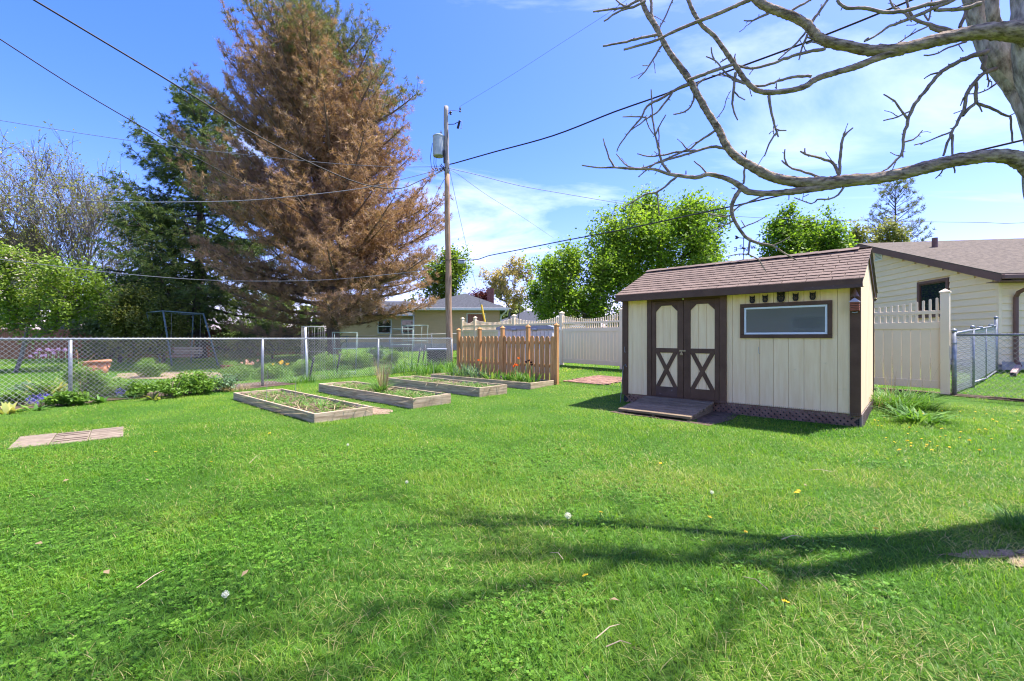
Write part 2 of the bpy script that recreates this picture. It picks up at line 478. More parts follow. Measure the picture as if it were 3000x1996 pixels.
yellow_m = M('yellow_guard', (0.75, 0.47, 0.03), (0.80, 0.53, 0.06), ns=4, rough=0.4, bump=0.0, rand=0.0)
concrete = M('concrete', (0.38, 0.36, 0.33), (0.50, 0.48, 0.44), ns=6, rough=0.9, bump=0.3, rand=0.05)
glass_dark = glass('window_glass', (0.02, 0.024, 0.03))

# ------------------------------------------------------------------ vegetation helpers
def vnoise(x, y, scale, seed):
    """smooth value noise on the plane, 0..1"""
    rg = np.random.default_rng(seed)
    T = rg.random((64, 64))
    u = np.asarray(x) * scale; v = np.asarray(y) * scale
    iu = np.floor(u).astype(int); iv = np.floor(v).astype(int)
    fu = u - iu; fv = v - iv
    fu = fu * fu * (3 - 2 * fu); fv = fv * fv * (3 - 2 * fv)
    a = T[iu % 64, iv % 64]; b = T[(iu + 1) % 64, iv % 64]; c = T[iu % 64, (iv + 1) % 64]; d = T[(iu + 1) % 64, (iv + 1) % 64]
    return (a * (1 - fu) + b * fu) * (1 - fv) + (c * (1 - fu) + d * fu) * fv
def unit(v):
    return v / np.maximum(np.linalg.norm(v, axis=-1, keepdims=True), 1e-9)

def leaf_arrays(cen, size, rg, tint, up=0.5, aspect=0.62, droop=None):
    """one rhombic leaf, slightly folded, at every centre -> verts, quads, tints"""
    n = len(cen)
    nor = rg.normal(size=(n, 3)); nor[:, 2] = np.abs(nor[:, 2]) + up; nor = unit(nor)
    d = rg.normal(size=(n, 3))
    if droop is not None: d = d + np.array(droop)
    d = unit(d - nor * np.sum(d * nor, axis=1, keepdims=True))
    s = np.cross(nor, d)
    L = (size * (0.6 + 0.8 * rg.random(n)))[:, None]
    W = L * aspect * 0.5
    base = cen - d * L * 0.5
    v = np.empty((n, 4, 3))
    v[:, 0] = base
    v[:, 1] = cen + s * W - nor * L * 0.08
    v[:, 2] = cen + d * L * 0.5
    v[:, 3] = cen - s * W - nor * L * 0.08
    f = np.arange(n * 4).reshape(n, 4)
    return v.reshape(-1, 3), f, np.repeat(tint, 4)

def needle_arrays(cen, axis, k, length, width, rg, tint, spread=0.9):
    """a burst of k thin needles at every centre, leaning along axis -> verts, tris, tints"""
    n = len(cen)
    d = rg.normal(size=(n, k, 3)) * spread + axis[:, None, :]
    d = unit(d)
    s = unit(np.cross(d, rg.normal(size=(n, k, 3))))
    L = (length * (0.6 + 0.7 * rg.random((n, k))))[..., None]
    c = cen[:, None, :] + rg.normal(size=(n, k, 3)) * length * 0.18
    v = np.empty((n, k, 3, 3))
    v[:, :, 0] = c - s * width * 0.5
    v[:, :, 1] = c + s * width * 0.5
    v[:, :, 2] = c + d * L
    f = np.arange(n * k * 3).reshape(-1, 3)
    t = np.repeat(tint, k) + rg.normal(size=n * k) * 0.06
    return v.reshape(-1, 3), f, np.repeat(np.clip(t, 0, 1), 3)

def edge_tubes(a, b, ra, rb, n=5):
    """frusta a->b for many edges at once"""
    d = unit(b - a)
    ref = np.where(np.abs(d[:, 2:3]) < 0.9, np.array([[0, 0, 1.0]]), np.array([[1.0, 0, 0]]))
    s = unit(np.cross(d, ref)); u = np.cross(d, s)
    m = len(a)
    ang = 2 * np.pi * np.arange(n) / n
    ring = s[:, None, :] * np.cos(ang)[None, :, None] + u[:, None, :] * np.sin(ang)[None, :, None]
    v = np.empty((m, 2, n, 3))
    v[:, 0] = a[:, None, :] + ring * ra[:, None, None]
    v[:, 1] = b[:, None, :] + d[:, None, :] * rb[:, None, None] * 0.5 + ring * rb[:, None, None]
    base = (np.arange(m) * 2 * n)[:, None]
    k = np.arange(n)
    f = np.stack([base + k, base + (k + 1) % n, base + n + (k + 1) % n, base + n + k], axis=-1).reshape(-1, 4)
    return v.reshape(-1, 3), f

def skeleton(trunks, pts, rg, r_tip=0.012, expo=2.35, seg=0.5, wob=0.10, back=0.25, rmax=None):
    """grow a branching tree: trunks are polylines from the ground, pts are crown points to reach"""
    nodes, par = [], []
    for tr in trunks:
        for i, p in enumerate(tr):
            nodes.append(np.array(p, float)); par.append(-1 if i == 0 else len(nodes) - 2)
    root = nodes[0]
    ptsa = np.asarray(pts)
    order = np.argsort(np.linalg.norm(ptsa - np.array(trunks[0][-1]) * 0.5 - root * 0.5, axis=1))
    X = np.zeros((len(nodes) + len(ptsa) * 14, 3)); X[:len(nodes)] = nodes
    par = par + [0] * (len(X) - len(nodes))
    plen = np.zeros(len(X))
    n = len(nodes)
    for i in range(1, n):
        plen[i] = 0 if par[i] < 0 else plen[par[i]] + np.linalg.norm(X[i] - X[par[i]])
    first = np.ones(len(X), bool)
    for oi in order:
        p = ptsa[oi]
        dv = p - X[:n]
        dist = np.linalg.norm(dv, axis=1)
        cost = dist + back * plen[:n] * 0.35 + 1.4 * np.maximum(0, X[:n, 2] - p[2] + 0.25 * dist)
        cost[:n] += np.where(plen[:n] < 0.8, 2.5, 0)
        j = int(np.argmin(cost))
        L = dist[j]
        k = max(1, min(12, int(L / seg)))
        off = rg.normal(size=3) * wob * L
        off[2] += 0.10 * L
        prev = j
        for q in range(1, k + 1):
            t = q / k
            w = X[j] * (1 - t) + p * t + off * math.sin(math.pi * t) + rg.normal(size=3) * 0.02 * L * (t < 1)
            X[n] = w; par[n] = prev
            plen[n] = plen[prev] + np.linalg.norm(X[n] - X[prev])
            prev = n; n += 1
    X = X[:n]; par = np.array(par[:n])
    R = np.zeros(n); hasc = np.zeros(n, bool); hasc[par[par >= 0]] = True
    R[~hasc] = r_tip ** expo
    for i in range(n - 1, 0, -1):
        if par[i] >= 0: R[par[i]] += R[i]
    R = R ** (1 / expo)
    if rmax is not None: R = np.minimum(R, rmax)
    return X, par, R, ~hasc

def blobs(cen, rad, nb, npts, rg, br=0.33, shell=0.45):
    """points in lumps spread through an ellipsoid"""
    cen = np.array(cen, float); rad = np.array(rad, float)
    d = unit(rg.normal(size=(nb, 3)))
    c = d * (shell + (1 - shell) * rg.random((nb, 1))) * (1 - br * 0.8)
    i = rg.integers(0, nb, npts)
    q = unit(rg.normal(size=(npts, 3))) * (rg.random((npts, 1)) ** 0.45) * br * (0.7 + 0.6 * rg.random((nb, 1)))[i]
    return cen + (c[i] + q) * rad

def leafy_tree(name, label, base, trunks, crowns, leafmat, bark, seed, nleaf, leaf, npts=260, r_tip=0.014, sigma=0.33, group=None,
               cat='tree', nb=26, br=0.33, up=0.5, lt=0.05, rmax=None, tintbase=0.5, tintvar=0.22, aspect=0.62, seg=0.5, wob=0.10, expo=2.35, tri=5):
    rg = np.random.default_rng(seed)
    pts = np.concatenate([blobs(c, r, nb, int(npts * w), rg, br) for c, r, w in crowns])
    X, par, R, tips = skeleton(trunks, pts, rg, r_tip, seg=seg, wob=wob, rmax=rmax, expo=expo)
    t = thing(name, label, cat, base, 0, group)
    e = np.where(par >= 0)[0]
    v, f = edge_tubes(X[par[e]], X[e], R[par[e]], R[e], tri)
    wpart('trunk', mesh_np('trunk', v, f, bark, smooth=True), t)
    cand = np.where((R < lt) & (par >= 0))[0]
    i = rg.choice(cand, nleaf)
    fr = rg.random((nleaf, 1))
    cen = X[i] * fr + X[par[i]] * (1 - fr) + rg.normal(size=(nleaf, 3)) * sigma
    ct = rg.normal(size=len(X)) * tintvar
    tint = np.clip(tintbase + ct[i] + rg.normal(size=nleaf) * 0.12, 0, 1)
    v, f, tt = leaf_arrays(cen, leaf, rg, tint, up=up, aspect=aspect)
    wpart('crown', mesh_np('crown', v, f, leafmat, tint=tt), t)
    return t

def conifer(name, label, base, height, prof, leafmat, bark, seed, levels, per, needle, nw, k, r0, elev, hang=0.0, group=None,
            tuft=0.32, sub=0.40, inner=0.30, green=None, lean=(0, 0), top_extra=None, clear=1.4, asym=None, spread=0.9, drop=0.0, jit=0.02, elj=0.16):
    """trunk with whorls of limbs; prof(h01) gives the limb length, elev(h01) the limb's rise"""
    rg = np.random.default_rng(seed)
    b = np.array(base, float)
    t = thing(name, label, 'tree', base, 0, group)
    ea, eb, ra, rb = [], [], [], []
    tip = b + np.array([lean[0], lean[1], height])
    def trunk_at(h): return b + (tip - b) * h + np.array([0.12 * math.sin(5 * h + seed), 0.12 * math.cos(4 * h + seed), 0]) * 1.0
    hs = np.linspace(0, 1, 26)
    tp = np.array([trunk_at(h) for h in hs]); tp[0, 2] -= 0.2
    tr = r0 * (1 - hs) ** 0.8 + 0.02; tr[0] *= 1.25
    ea.append(tp[:-1]); eb.append(tp[1:]); ra.append(tr[:-1]); rb.append(tr[1:])
    cen, axs = [], []
    for li in range(levels):
        h = (clear / height) + (1 - clear / height) * ((li + 0.5) / levels) ** 0.92
        az0 = rg.random() * 6.28
        for bi in range(per):
            if rg.random() < drop: continue
            hh = float(np.clip(h + rg.normal() * jit, clear / height * 0.8, 0.995))
            az = az0 + 6.283 * bi / per + rg.normal() * 0.5
            L = prof(hh) * (0.72 + 0.42 * rg.random())
            if asym is not None: L *= asym(az, hh)
            if L < 0.15: L = 0.15
            el = elev(hh) + rg.normal() * elj
            p0 = trunk_at(hh)
            dirh = np.array([math.cos(az), math.sin(az), 0.0])
            ns = max(3, int(L / 0.45))
            pts = []
            for q in range(ns + 1):
                s = q / ns
                z = L * (math.sin(el) * s + (0.16 if hang <= 0 else -hang * 0.35) * (s * s - s) * (1 if hang <= 0 else -1) + (0.10 * s ** 3 if hang <= 0 else 0.14 * s ** 3))
                side = np.array([-dirh[1], dirh[0], 0]) * math.sin(3 * s + bi) * 0.05 * L
                pts.append(p0 + dirh * L * math.cos(el) * s + side + np.array([0, 0, z]))
            pts = np.array(pts)
            br = max(0.012, 0.018 * L) * (1 - np.linspace(0, 1, ns + 1)) ** 0.8 + 0.008
            ea.append(pts[:-1]); eb.append(pts[1:]); ra.append(br[:-1]); rb.append(br[1:])
            m = max(3, int(L * (1 - inner) / sub * 2))
            for q in range(m):
                s = inner + (1 - inner) * (q + rg.random()) / m
                j = min(ns - 1, int(s * ns)); fr = s * ns - j
                p = pts[j] * (1 - fr) + pts[j + 1] * fr
                sd = 1 if q % 2 else -1
                fwd = unit(pts[j + 1] - pts[j])
                perp = np.array([-dirh[1], dirh[0], 0]) * sd
                sl = (0.20 + 0.34 * (1 - s)) * min(L, 3.2) * (0.6 + 0.6 * rg.random()) + 0.12
                dd = unit(fwd * 0.75 + perp * (0.8 + 0.2 * rg.random()) + np.array([0, 0, rg.normal() * 0.18 + (0.22 if hang <= 0 else -hang)]))
                if hang <= 0: dd = unit(dd + np.array([0, 0, 0.12]))
                e1 = p + dd * sl
                ea.append(p[None]); eb.append(e1[None]); ra.append(np.array([0.012])); rb.append(np.array([0.006]))
                mt = max(2, int(sl / tuft * 1.35))
                for w in range(mt):
                    ff = (w + 0.6 + 0.4 * rg.random()) / mt
                    cen.append(p + dd * sl * ff + rg.normal(size=3) * 0.05 * (1 + sl)); axs.append(dd + (np.array([0, 0, -hang * 0.5])))
            cen.append(pts[-1]); axs.append(unit(pts[-1] - pts[-2]))
    v, f = edge_tubes(np.concatenate(ea), np.concatenate(eb), np.concatenate(ra), np.concatenate(rb), 5)
    wpart('trunk', mesh_np('trunk', v, f, bark, smooth=True), t)
    cen = np.array(cen); axs = np.array(axs)
    tint = np.clip(0.5 + rg.normal(size=len(cen)) * 0.17, 0, 1)
    if green is not None:
        g = green((cen - b) / np.array([1, 1, height]), rg)
        v, f, tt = needle_arrays(cen[g], axs[g], k, needle, nw, rg, tint[g], spread)
        wpart('living_foliage', mesh_np('living_foliage', v, f, green_needles, tint=tt), t)['label'] = 'greener needles left at the top of the dying pine'
        cen, axs, tint = cen[~g], axs[~g], tint[~g]
    v, f, tt = needle_arrays(cen, axs, k, needle, nw, rg, tint, spread)
    wpart('crown', mesh_np('crown', v, f, leafmat, tint=tt), t)
    return t

def fan_tree(name, label, base, leaders, leafmat, bark, seed, nleaf, leaf, r0=0.11, depth=4, kids=4, group=None):
    """open vase-shaped tree: leaders are (azimuth, lean, length); limbs divide into ever finer rising twigs"""
    rg = np.random.default_rng(seed)
    A, B, RA, RB, TIP = [], [], [], [], []
    def grow(p, d, L, r, lev):
        n = 5 if lev < 2 else 3
        pts = [p]; dirs = []
        for i in range(n):
            d = unit(d + rg.normal(size=3) * (0.10 if lev < 2 else 0.16) + np.array([0, 0, 0.05]))
            q = pts[-1] + d * L / n
            r1 = r * (1 - 0.45 * (i + 1) / n)
            A.append(pts[-1]); B.append(q); RA.append(r * (1 - 0.45 * i / n)); RB.append(r1)
            pts.append(q); dirs.append(d)
        if lev >= depth:
            TIP.append(pts[-1]); TIP.append(pts[-2]); return
        m = kids + (1 if rg.random() < 0.4 else 0)
        for k in range(m):
            s = 0.30 + 0.70 * (k + rg.random()) / m if lev < depth - 1 else 0.15 + 0.85 * (k + rg.random()) / m
            j = min(n - 1, int(s * n))
            side = unit(np.cross(dirs[j], rg.normal(size=3)))
            nd = unit(dirs[j] + side * (0.45 + 0.35 * rg.random()) + np.array([0, 0, 0.12]))
            if k == m - 1: j = n - 1; nd = unit(dirs[-1] + side * 0.2)
            grow(pts[j + 1], nd, L * (0.52 + 0.22 * rg.random()), max(0.013, r * (0.42 + 0.12 * rg.random())), lev + 1)
    b = np.array(base, float)
    for az, lean, L in leaders:
        d = np.array([math.cos(az) * math.sin(lean), math.sin(az) * math.sin(lean), math.cos(lean)])
        grow(b + np.array([0.15 * math.cos(az), 0.15 * math.sin(az), -0.1]), d, L, r0 * (0.8 + 0.4 * rg.random()), 0)
    t = thing(name, label, 'tree', base, 0, group)
    v, f = edge_tubes(np.array(A), np.array(B), np.array(RA), np.array(RB), 4)
    wpart('trunk', mesh_np('trunk', v, f, bark, smooth=True), t)
    TIPa = np.array(TIP)
    i = rg.integers(0, len(TIPa), nleaf)
    v, f, tt = leaf_arrays(TIPa[i] + rg.normal(size=(nleaf, 3)) * 0.12, leaf, rg, np.clip(0.5 + rg.normal(size=nleaf) * 0.2, 0, 1))
    wpart('crown', mesh_np('crown', v, f, leafmat, tint=tt), t)
    return t

def blade_arrays(cen, az, length, width, rg, tint, lean=0.5, seg=3, curl=1.0):
    """strap leaves: bent blades from the ground; all args per blade"""
    n = len(cen)
    d = np.stack([np.cos(az), np.sin(az), np.zeros(n)], axis=1)
    s = np.stack([-np.sin(az), np.cos(az), np.zeros(n)], axis=1)
    v = np.empty((n, seg * 2 + 1, 3))
    for i in range(seg + 1):
        t = i / seg
        hz = length * (lean * t + curl * lean * 0.9 * t * t)
        vz = length * (t - 0.42 * curl * lean * t * t * t) * np.sqrt(np.maximum(0.15, 1 - 0.35 * lean))
        p = cen + d * hz[:, None]; p[:, 2] = cen[:, 2] + vz
        w = width * (1 - t ** 2.2) * (0.75 + 0.5 * t * (1 - t) * 2)
        if i < seg:
            v[:, 2 * i] = p - s * w[:, None] / 2; v[:, 2 * i + 1] = p + s * w[:, None] / 2
        else:
            v[:, 2 * seg] = p
    m = seg * 2 + 1
    b = (np.arange(n) * m)[:, None]
    quads = np.concatenate([b + np.array([[2 * i, 2 * i + 1, 2 * i + 3, 2 * i + 2]]) for i in range(seg - 1)]) if seg > 1 else np.zeros((0, 4), int)
    tris = b + np.array([[2 * seg - 2, 2 * seg - 1, 2 * seg]])
    return v.reshape(-1, 3), [quads, tris], np.repeat(tint, m)

green_needles = LM('green_pine_needles', [(0.0, (0.075, 0.110, 0.035)), (0.55, (0.170, 0.200, 0.075)), (1.0, (0.32, 0.275, 0.120))], 0.28)
brown_needles = LM('dead_pine_needles', [(0.0, (0.21, 0.115, 0.058)), (0.5, (0.41, 0.250, 0.138)), (1.0, (0.60, 0.420, 0.265))], 0.30, tgain=1.0)
spruce_needles = LM('spruce_needles', [(0.0, (0.034, 0.066, 0.018)), (0.6, (0.095, 0.150, 0.036)), (1.0, (0.230, 0.280, 0.070))], 0.28)
maple_leaves = LM('young_maple_leaves', [(0.0, (0.068, 0.140, 0.012)), (0.5, (0.148, 0.262, 0.024)), (1.0, (0.290, 0.390, 0.056))], 0.50, tgain=1.45)
lime_leaves = LM('fresh_lime_leaves', [(0.0, (0.095, 0.170, 0.018)), (0.5, (0.190, 0.290, 0.034)), (1.0, (0.330, 0.400, 0.085))], 0.42)
bud_leaves = LM('opening_tan_buds', [(0.0, (0.290, 0.240, 0.085)), (0.5, (0.480, 0.390, 0.150)), (1.0, (0.620, 0.520, 0.250))], 0.40)
sprout_leaves = LM('tiny_sprouting_leaves', [(0.0, (0.14, 0.16, 0.035)), (0.5, (0.250, 0.270, 0.060)), (1.0, (0.36, 0.36, 0.12))], 0.30)
olive_leaves = LM('olive_shrub_leaves', [(0.0, (0.075, 0.110, 0.020)), (0.5, (0.160, 0.200, 0.038)), (1.0, (0.290, 0.300, 0.085))], 0.35)
blossom = LM('crab_apple_leaves', [(0.0, (0.080, 0.150, 0.016)), (0.6, (0.185, 0.285, 0.036)), (0.9, (0.320, 0.400, 0.080)), (0.97, (0.62, 0.55, 0.50))], 0.40)
purple_leaves = LM('purple_tree_leaves', [(0.0, (0.050, 0.012, 0.014)), (1.0, (0.150, 0.038, 0.042))], 0.25)
shrub_leaves = LM('garden_leaves', [(0.0, (0.060, 0.125, 0.018)), (0.5, (0.130, 0.255, 0.032)), (1.0, (0.250, 0.380, 0.066))], 0.38)
strap_leaves = LM('strap_leaves', [(0.0, (0.042, 0.110, 0.020)), (0.5, (0.100, 0.235, 0.034)), (1.0, (0.230, 0.360, 0.075))], 0.35)
blue_strap = LM('bluish_leaves', [(0.0, (0.055, 0.115, 0.055)), (0.5, (0.120, 0.215, 0.105)), (1.0, (0.220, 0.330, 0.180))], 0.30)
hosta_leaves = LM('yellowing_broad_leaves', [(0.0, (0.120, 0.200, 0.035)), (0.5, (0.320, 0.340, 0.080)), (1.0, (0.520, 0.430, 0.150))], 0.35)
dry_straw = LM('dry_straw', [(0.0, (0.230, 0.160, 0.080)), (1.0, (0.520, 0.420, 0.250))], 0.2)
grass_mat = LM('lawn_blades', [(0.0, (0.032, 0.112, 0.008)), (0.40, (0.084, 0.222, 0.014)), (0.68, (0.185, 0.325, 0.026)), (0.82, (0.340, 0.360, 0.085)), (1.0, (0.520, 0.430, 0.220))], 0.48, spec=0.3, rough=0.5, tgain=1.4)
clover_mat = LM('clover_leaves', [(0.0, (0.060, 0.165, 0.013)), (0.5, (0.125, 0.290, 0.022)), (1.0, (0.220, 0.390, 0.046))], 0.42, tgain=1.4)
petal_orange = LM('orange_petals', [(0.0, (0.72, 0.10, 0.020)), (1.0, (0.85, 0.22, 0.040))], 0.3)
petal_purple = LM('purple_petals', [(0.0, (0.30, 0.12, 0.36)), (1.0, (0.55, 0.33, 0.55))], 0.3)
petal_blue = LM('blue_petals', [(0.0, (0.085, 0.070, 0.40)), (1.0, (0.20, 0.17, 0.60))], 0.3)
petal_peach = LM('peach_petals', [(0.0, (0.75, 0.34, 0.16)), (0.5, (0.80, 0.50, 0.35)), (1.0, (0.85, 0.75, 0.65))], 0.3)
petal_yellow = LM('yellow_petals', [(0.0, (0.80, 0.50, 0.020)), (1.0, (0.90, 0.68, 0.060))], 0.2)
petal_dark = LM('black_purple_petals', [(0.0, (0.020, 0.006, 0.014)), (1.0, (0.045, 0.014, 0.030))], 0.1)
puff = LM('seed_head_fluff', [(0.0, (0.62, 0.62, 0.58)), (1.0, (0.82, 0.82, 0.80))], 0.4)

# ------------------------------------------------------------------ ground
ground_m = bpy.data.materials.new('lawn_soil_and_thatch'); ground_m.use_nodes = True
def _ground_mat():
    t = ground_m.node_tree; b = t.nodes['Principled BSDF']
    tcn = N(t, 'ShaderNodeTexCoord')
    n1 = N(t, 'ShaderNodeTexNoise', ins={'Scale': 0.55, 'Detail': 5.0, 'Roughness': 0.6})
    n2 = N(t, 'ShaderNodeTexNoise', ins={'Scale': 26.0, 'Detail': 6.0, 'Roughness': 0.7})
    for n in (n1, n2): t.links.new(tcn.outputs['Object'], n.inputs['Vector'])
    r1 = N(t, 'ShaderNodeValToRGB')
    r1.color_ramp.elements[0].position = 0.36; r1.color_ramp.elements[0].color = (0.062, 0.170, 0.020, 1)
    r1.color_ramp.elements[1].position = 0.70; r1.color_ramp.elements[1].color = (0.130, 0.235, 0.038, 1)
    t.links.new(n1.outputs['Fac'], r1.inputs[0])
    r2 = N(t, 'ShaderNodeValToRGB')
    r2.color_ramp.elements[0].position = 0.40; r2.color_ramp.elements[0].color = (0.45, 0.42, 0.40, 1)
    r2.color_ramp.elements[1].position = 0.66; r2.color_ramp.elements[1].color = (1.1, 1.05, 1.0, 1)
    t.links.new(n2.outputs['Fac'], r2.inputs[0])
    t.links.new(_mix(t, 1.0, r1.outputs[0], r2.outputs[0], 'MULTIPLY'), b.inputs['Base Color'])
    b.inputs['Roughness'].default_value = 1.0; b.inputs['Specular IOR Level'].default_value = 0.1
    bn = N(t, 'ShaderNodeBump', ins={'Strength': 0.8, 'Distance': 0.03})
    t.links.new(n2.outputs['Fac'], bn.inputs['Height']); t.links.new(bn.outputs[0], b.inputs['Normal'])
_ground_mat()
def _ground():
    xs = np.concatenate([[-900, -500, -250, -120, -70], np.arange(-45, 45.1, 0.75), [70, 120, 250, 500, 900]])
    ys = np.concatenate([[-60, -30, -15], np.arange(-8, 60.1, 0.75), [80, 110, 160, 250, 420, 700, 1300]])
    X, Y = np.meshgrid(xs, ys)
    v = np.stack([X.ravel(), Y.ravel(), gz(X, Y).ravel()], axis=1)
    nx = len(xs); i, j = np.meshgrid(np.arange(nx - 1), np.arange(len(ys) - 1))
    a = (j * nx + i).ravel()
    f = np.stack([a, a + 1, a + nx + 1, a + nx], axis=1)
    kind(piece('ground', mesh_np('ground', v, f, ground_m, smooth=True)), 'structure')
_ground()

def sheet(name, poly, mat, dz, label=None, k='structure', step=0.3, rise=0.0, seed=1, rag=0.025):
    """a patch of ground cover: polygon filled, following the ground, with a ragged edge"""
    rg = np.random.default_rng(seed)
    P = [Vector((p[0], p[1])) for p in poly]
    ring = []
    for i, p in enumerate(P):
        q = P[(i + 1) % len(P)]
        n = max(1, int((q - p).length / step))
        for j in range(n):
            w = p.lerp(q, j / n); ring.append((w.x + rg.normal() * rag, w.y + rg.normal() * rag))
    cx = sum(p[0] for p in ring) / len(ring); cy = sum(p[1] for p in ring) / len(ring)
    vs, fs = [], []
    n = len(ring); rings = 7
    for r in range(rings):
        t = 1 - r / rings
        for x, y in ring:
            X, Y = cx + (x - cx) * t, cy + (y - cy) * t
            vs.append((X, Y, float(gz(X, Y)) + dz + (rise * (1 - t ** 4)) + (rg.normal() * 0.004 if r else 0)))
    vs.append((cx, cy, float(gz(cx, cy)) + dz + rise))
    for r in range(rings - 1):
        for i in range(n):
            a, b = r * n + i, r * n + (i + 1) % n
            fs.append([a, b, b + n, a + n])
    for i in range(n): fs.append([(rings - 1) * n + i, (rings - 1) * n + (i + 1) % n, rings * n])
    m = MB().add(vs, fs).mesh(name, mat, True)
    o = piece(name, m)
    return kind(o, k, label)

# placed features whose footprints keep the grass out: (origin, rotation, x0, x1, y0, y1)
SHED_O = Vector((4.79, 6.10, 0.0))
SHED_L, SHED_D = 3.6, 2.4
BEDS = [((-2.88, 6.46), 3.74, 0.945, 0.140), ((-1.735, 7.77), 3.72, 0.86, 0.185), ((-0.68, 9.26), 3.50, 0.85, 0.195), ((0.44, 10.50), 3.85, 0.92, 0.155)]
FP = [(SHED_O.xy, -SHED_L, 0, 0, SHED_D), (SHED_O.xy, -3.10, -1.90, -1.10, 0)]
for (o, L, W, hgt) in BEDS: FP.append((Vector(o), -L, 0, 0, W))
PAVER_O, PAVER_ROT = Vector((-5.62, 4.94)), math.radians(41)
FENCE_A, FENCE_D = Vector((-8.42, 8.46)), Vector((0.5603, 0.8283))        # chain-link line
FENCE_N = Vector((-FENCE_D.y, FENCE_D.x))
VINYL_R, VINYL_D = Vector((8.20, 8.40)), Vector((-0.613, 0.790))
def local(x, y, o, rot):
    dx, dy = x - o.x, y - o.y
    return dx * math.cos(rot) + dy * math.sin(rot), -dx * math.sin(rot) + dy * math.cos(rot)
def keep_out(x, y):
    m = np.zeros(len(x), bool)
    for o, x0, x1, y0, y1 in FP:
        a, b = local(x, y, o, TH)
        m |= (a > x0 - 0.015) & (a < x1 + 0.015) & (b > y0 - 0.015) & (b < y1 + 0.015)
    a, b = local(x, y, PAVER_O, PAVER_ROT)
    m |= (a > 0.04 + 0.05 * np.sin(b * 9)) & (a < 0.94 + 0.04 * np.sin(b * 13)) & (b > 0.03 + 0.03 * np.sin(a * 11)) & (b < 0.775 + 0.03 * np.sin(a * 17))
    return m
def bare(x, y):
    """share of the lawn worn down to straw, 0..1"""
    w = np.exp(-(((x - 3.05) / 0.60) ** 2 + ((y - 2.50) / 0.20) ** 2)) * 1.05            # worn patch by the tree
    a, b = local(x, y, BEDS[0][0] if isinstance(BEDS[0][0], Vector) else Vector(BEDS[0][0]), TH)
    w = w + 1.5 * ((a > -1.4) & (a < -0.1) & (b > 0.945) & (b < 1.35))                    # litter between the first two beds
    a, b = local(x, y, SHED_O.xy, TH)
    w = w + 1.2 * ((a > -3.3) & (a < -1.60) & (b > -1.22) & (b < 0.0) & (a < 9)) * ((a > -1.92) | (b < -1.08))
    a, b = local(x, y, PAVER_O, PAVER_ROT)
    w = w + 0.9 * ((a > -0.12) & (a < 1.1) & (b > -0.06) & (b < 0.95))
    # garden strip along the chain-link fence
    s = (x - FENCE_A.x) * FENCE_N.x + (y - FENCE_A.y) * FENCE_N.y
    l = (x - FENCE_A.x) * FENCE_D.x + (y - FENCE_A.y) * FENCE_D.y
    w = w + 1.1 * ((s > -0.30) & (s < 1.2) & (l < 4.4))
    s2 = (x - VINYL_R.x) * -VINYL_D.y + (y - VINYL_R.y) * VINYL_D.x
    w = w + 1.0 * ((np.abs(s2) < 0.17))
    return np.clip(w, 0, 1.5)

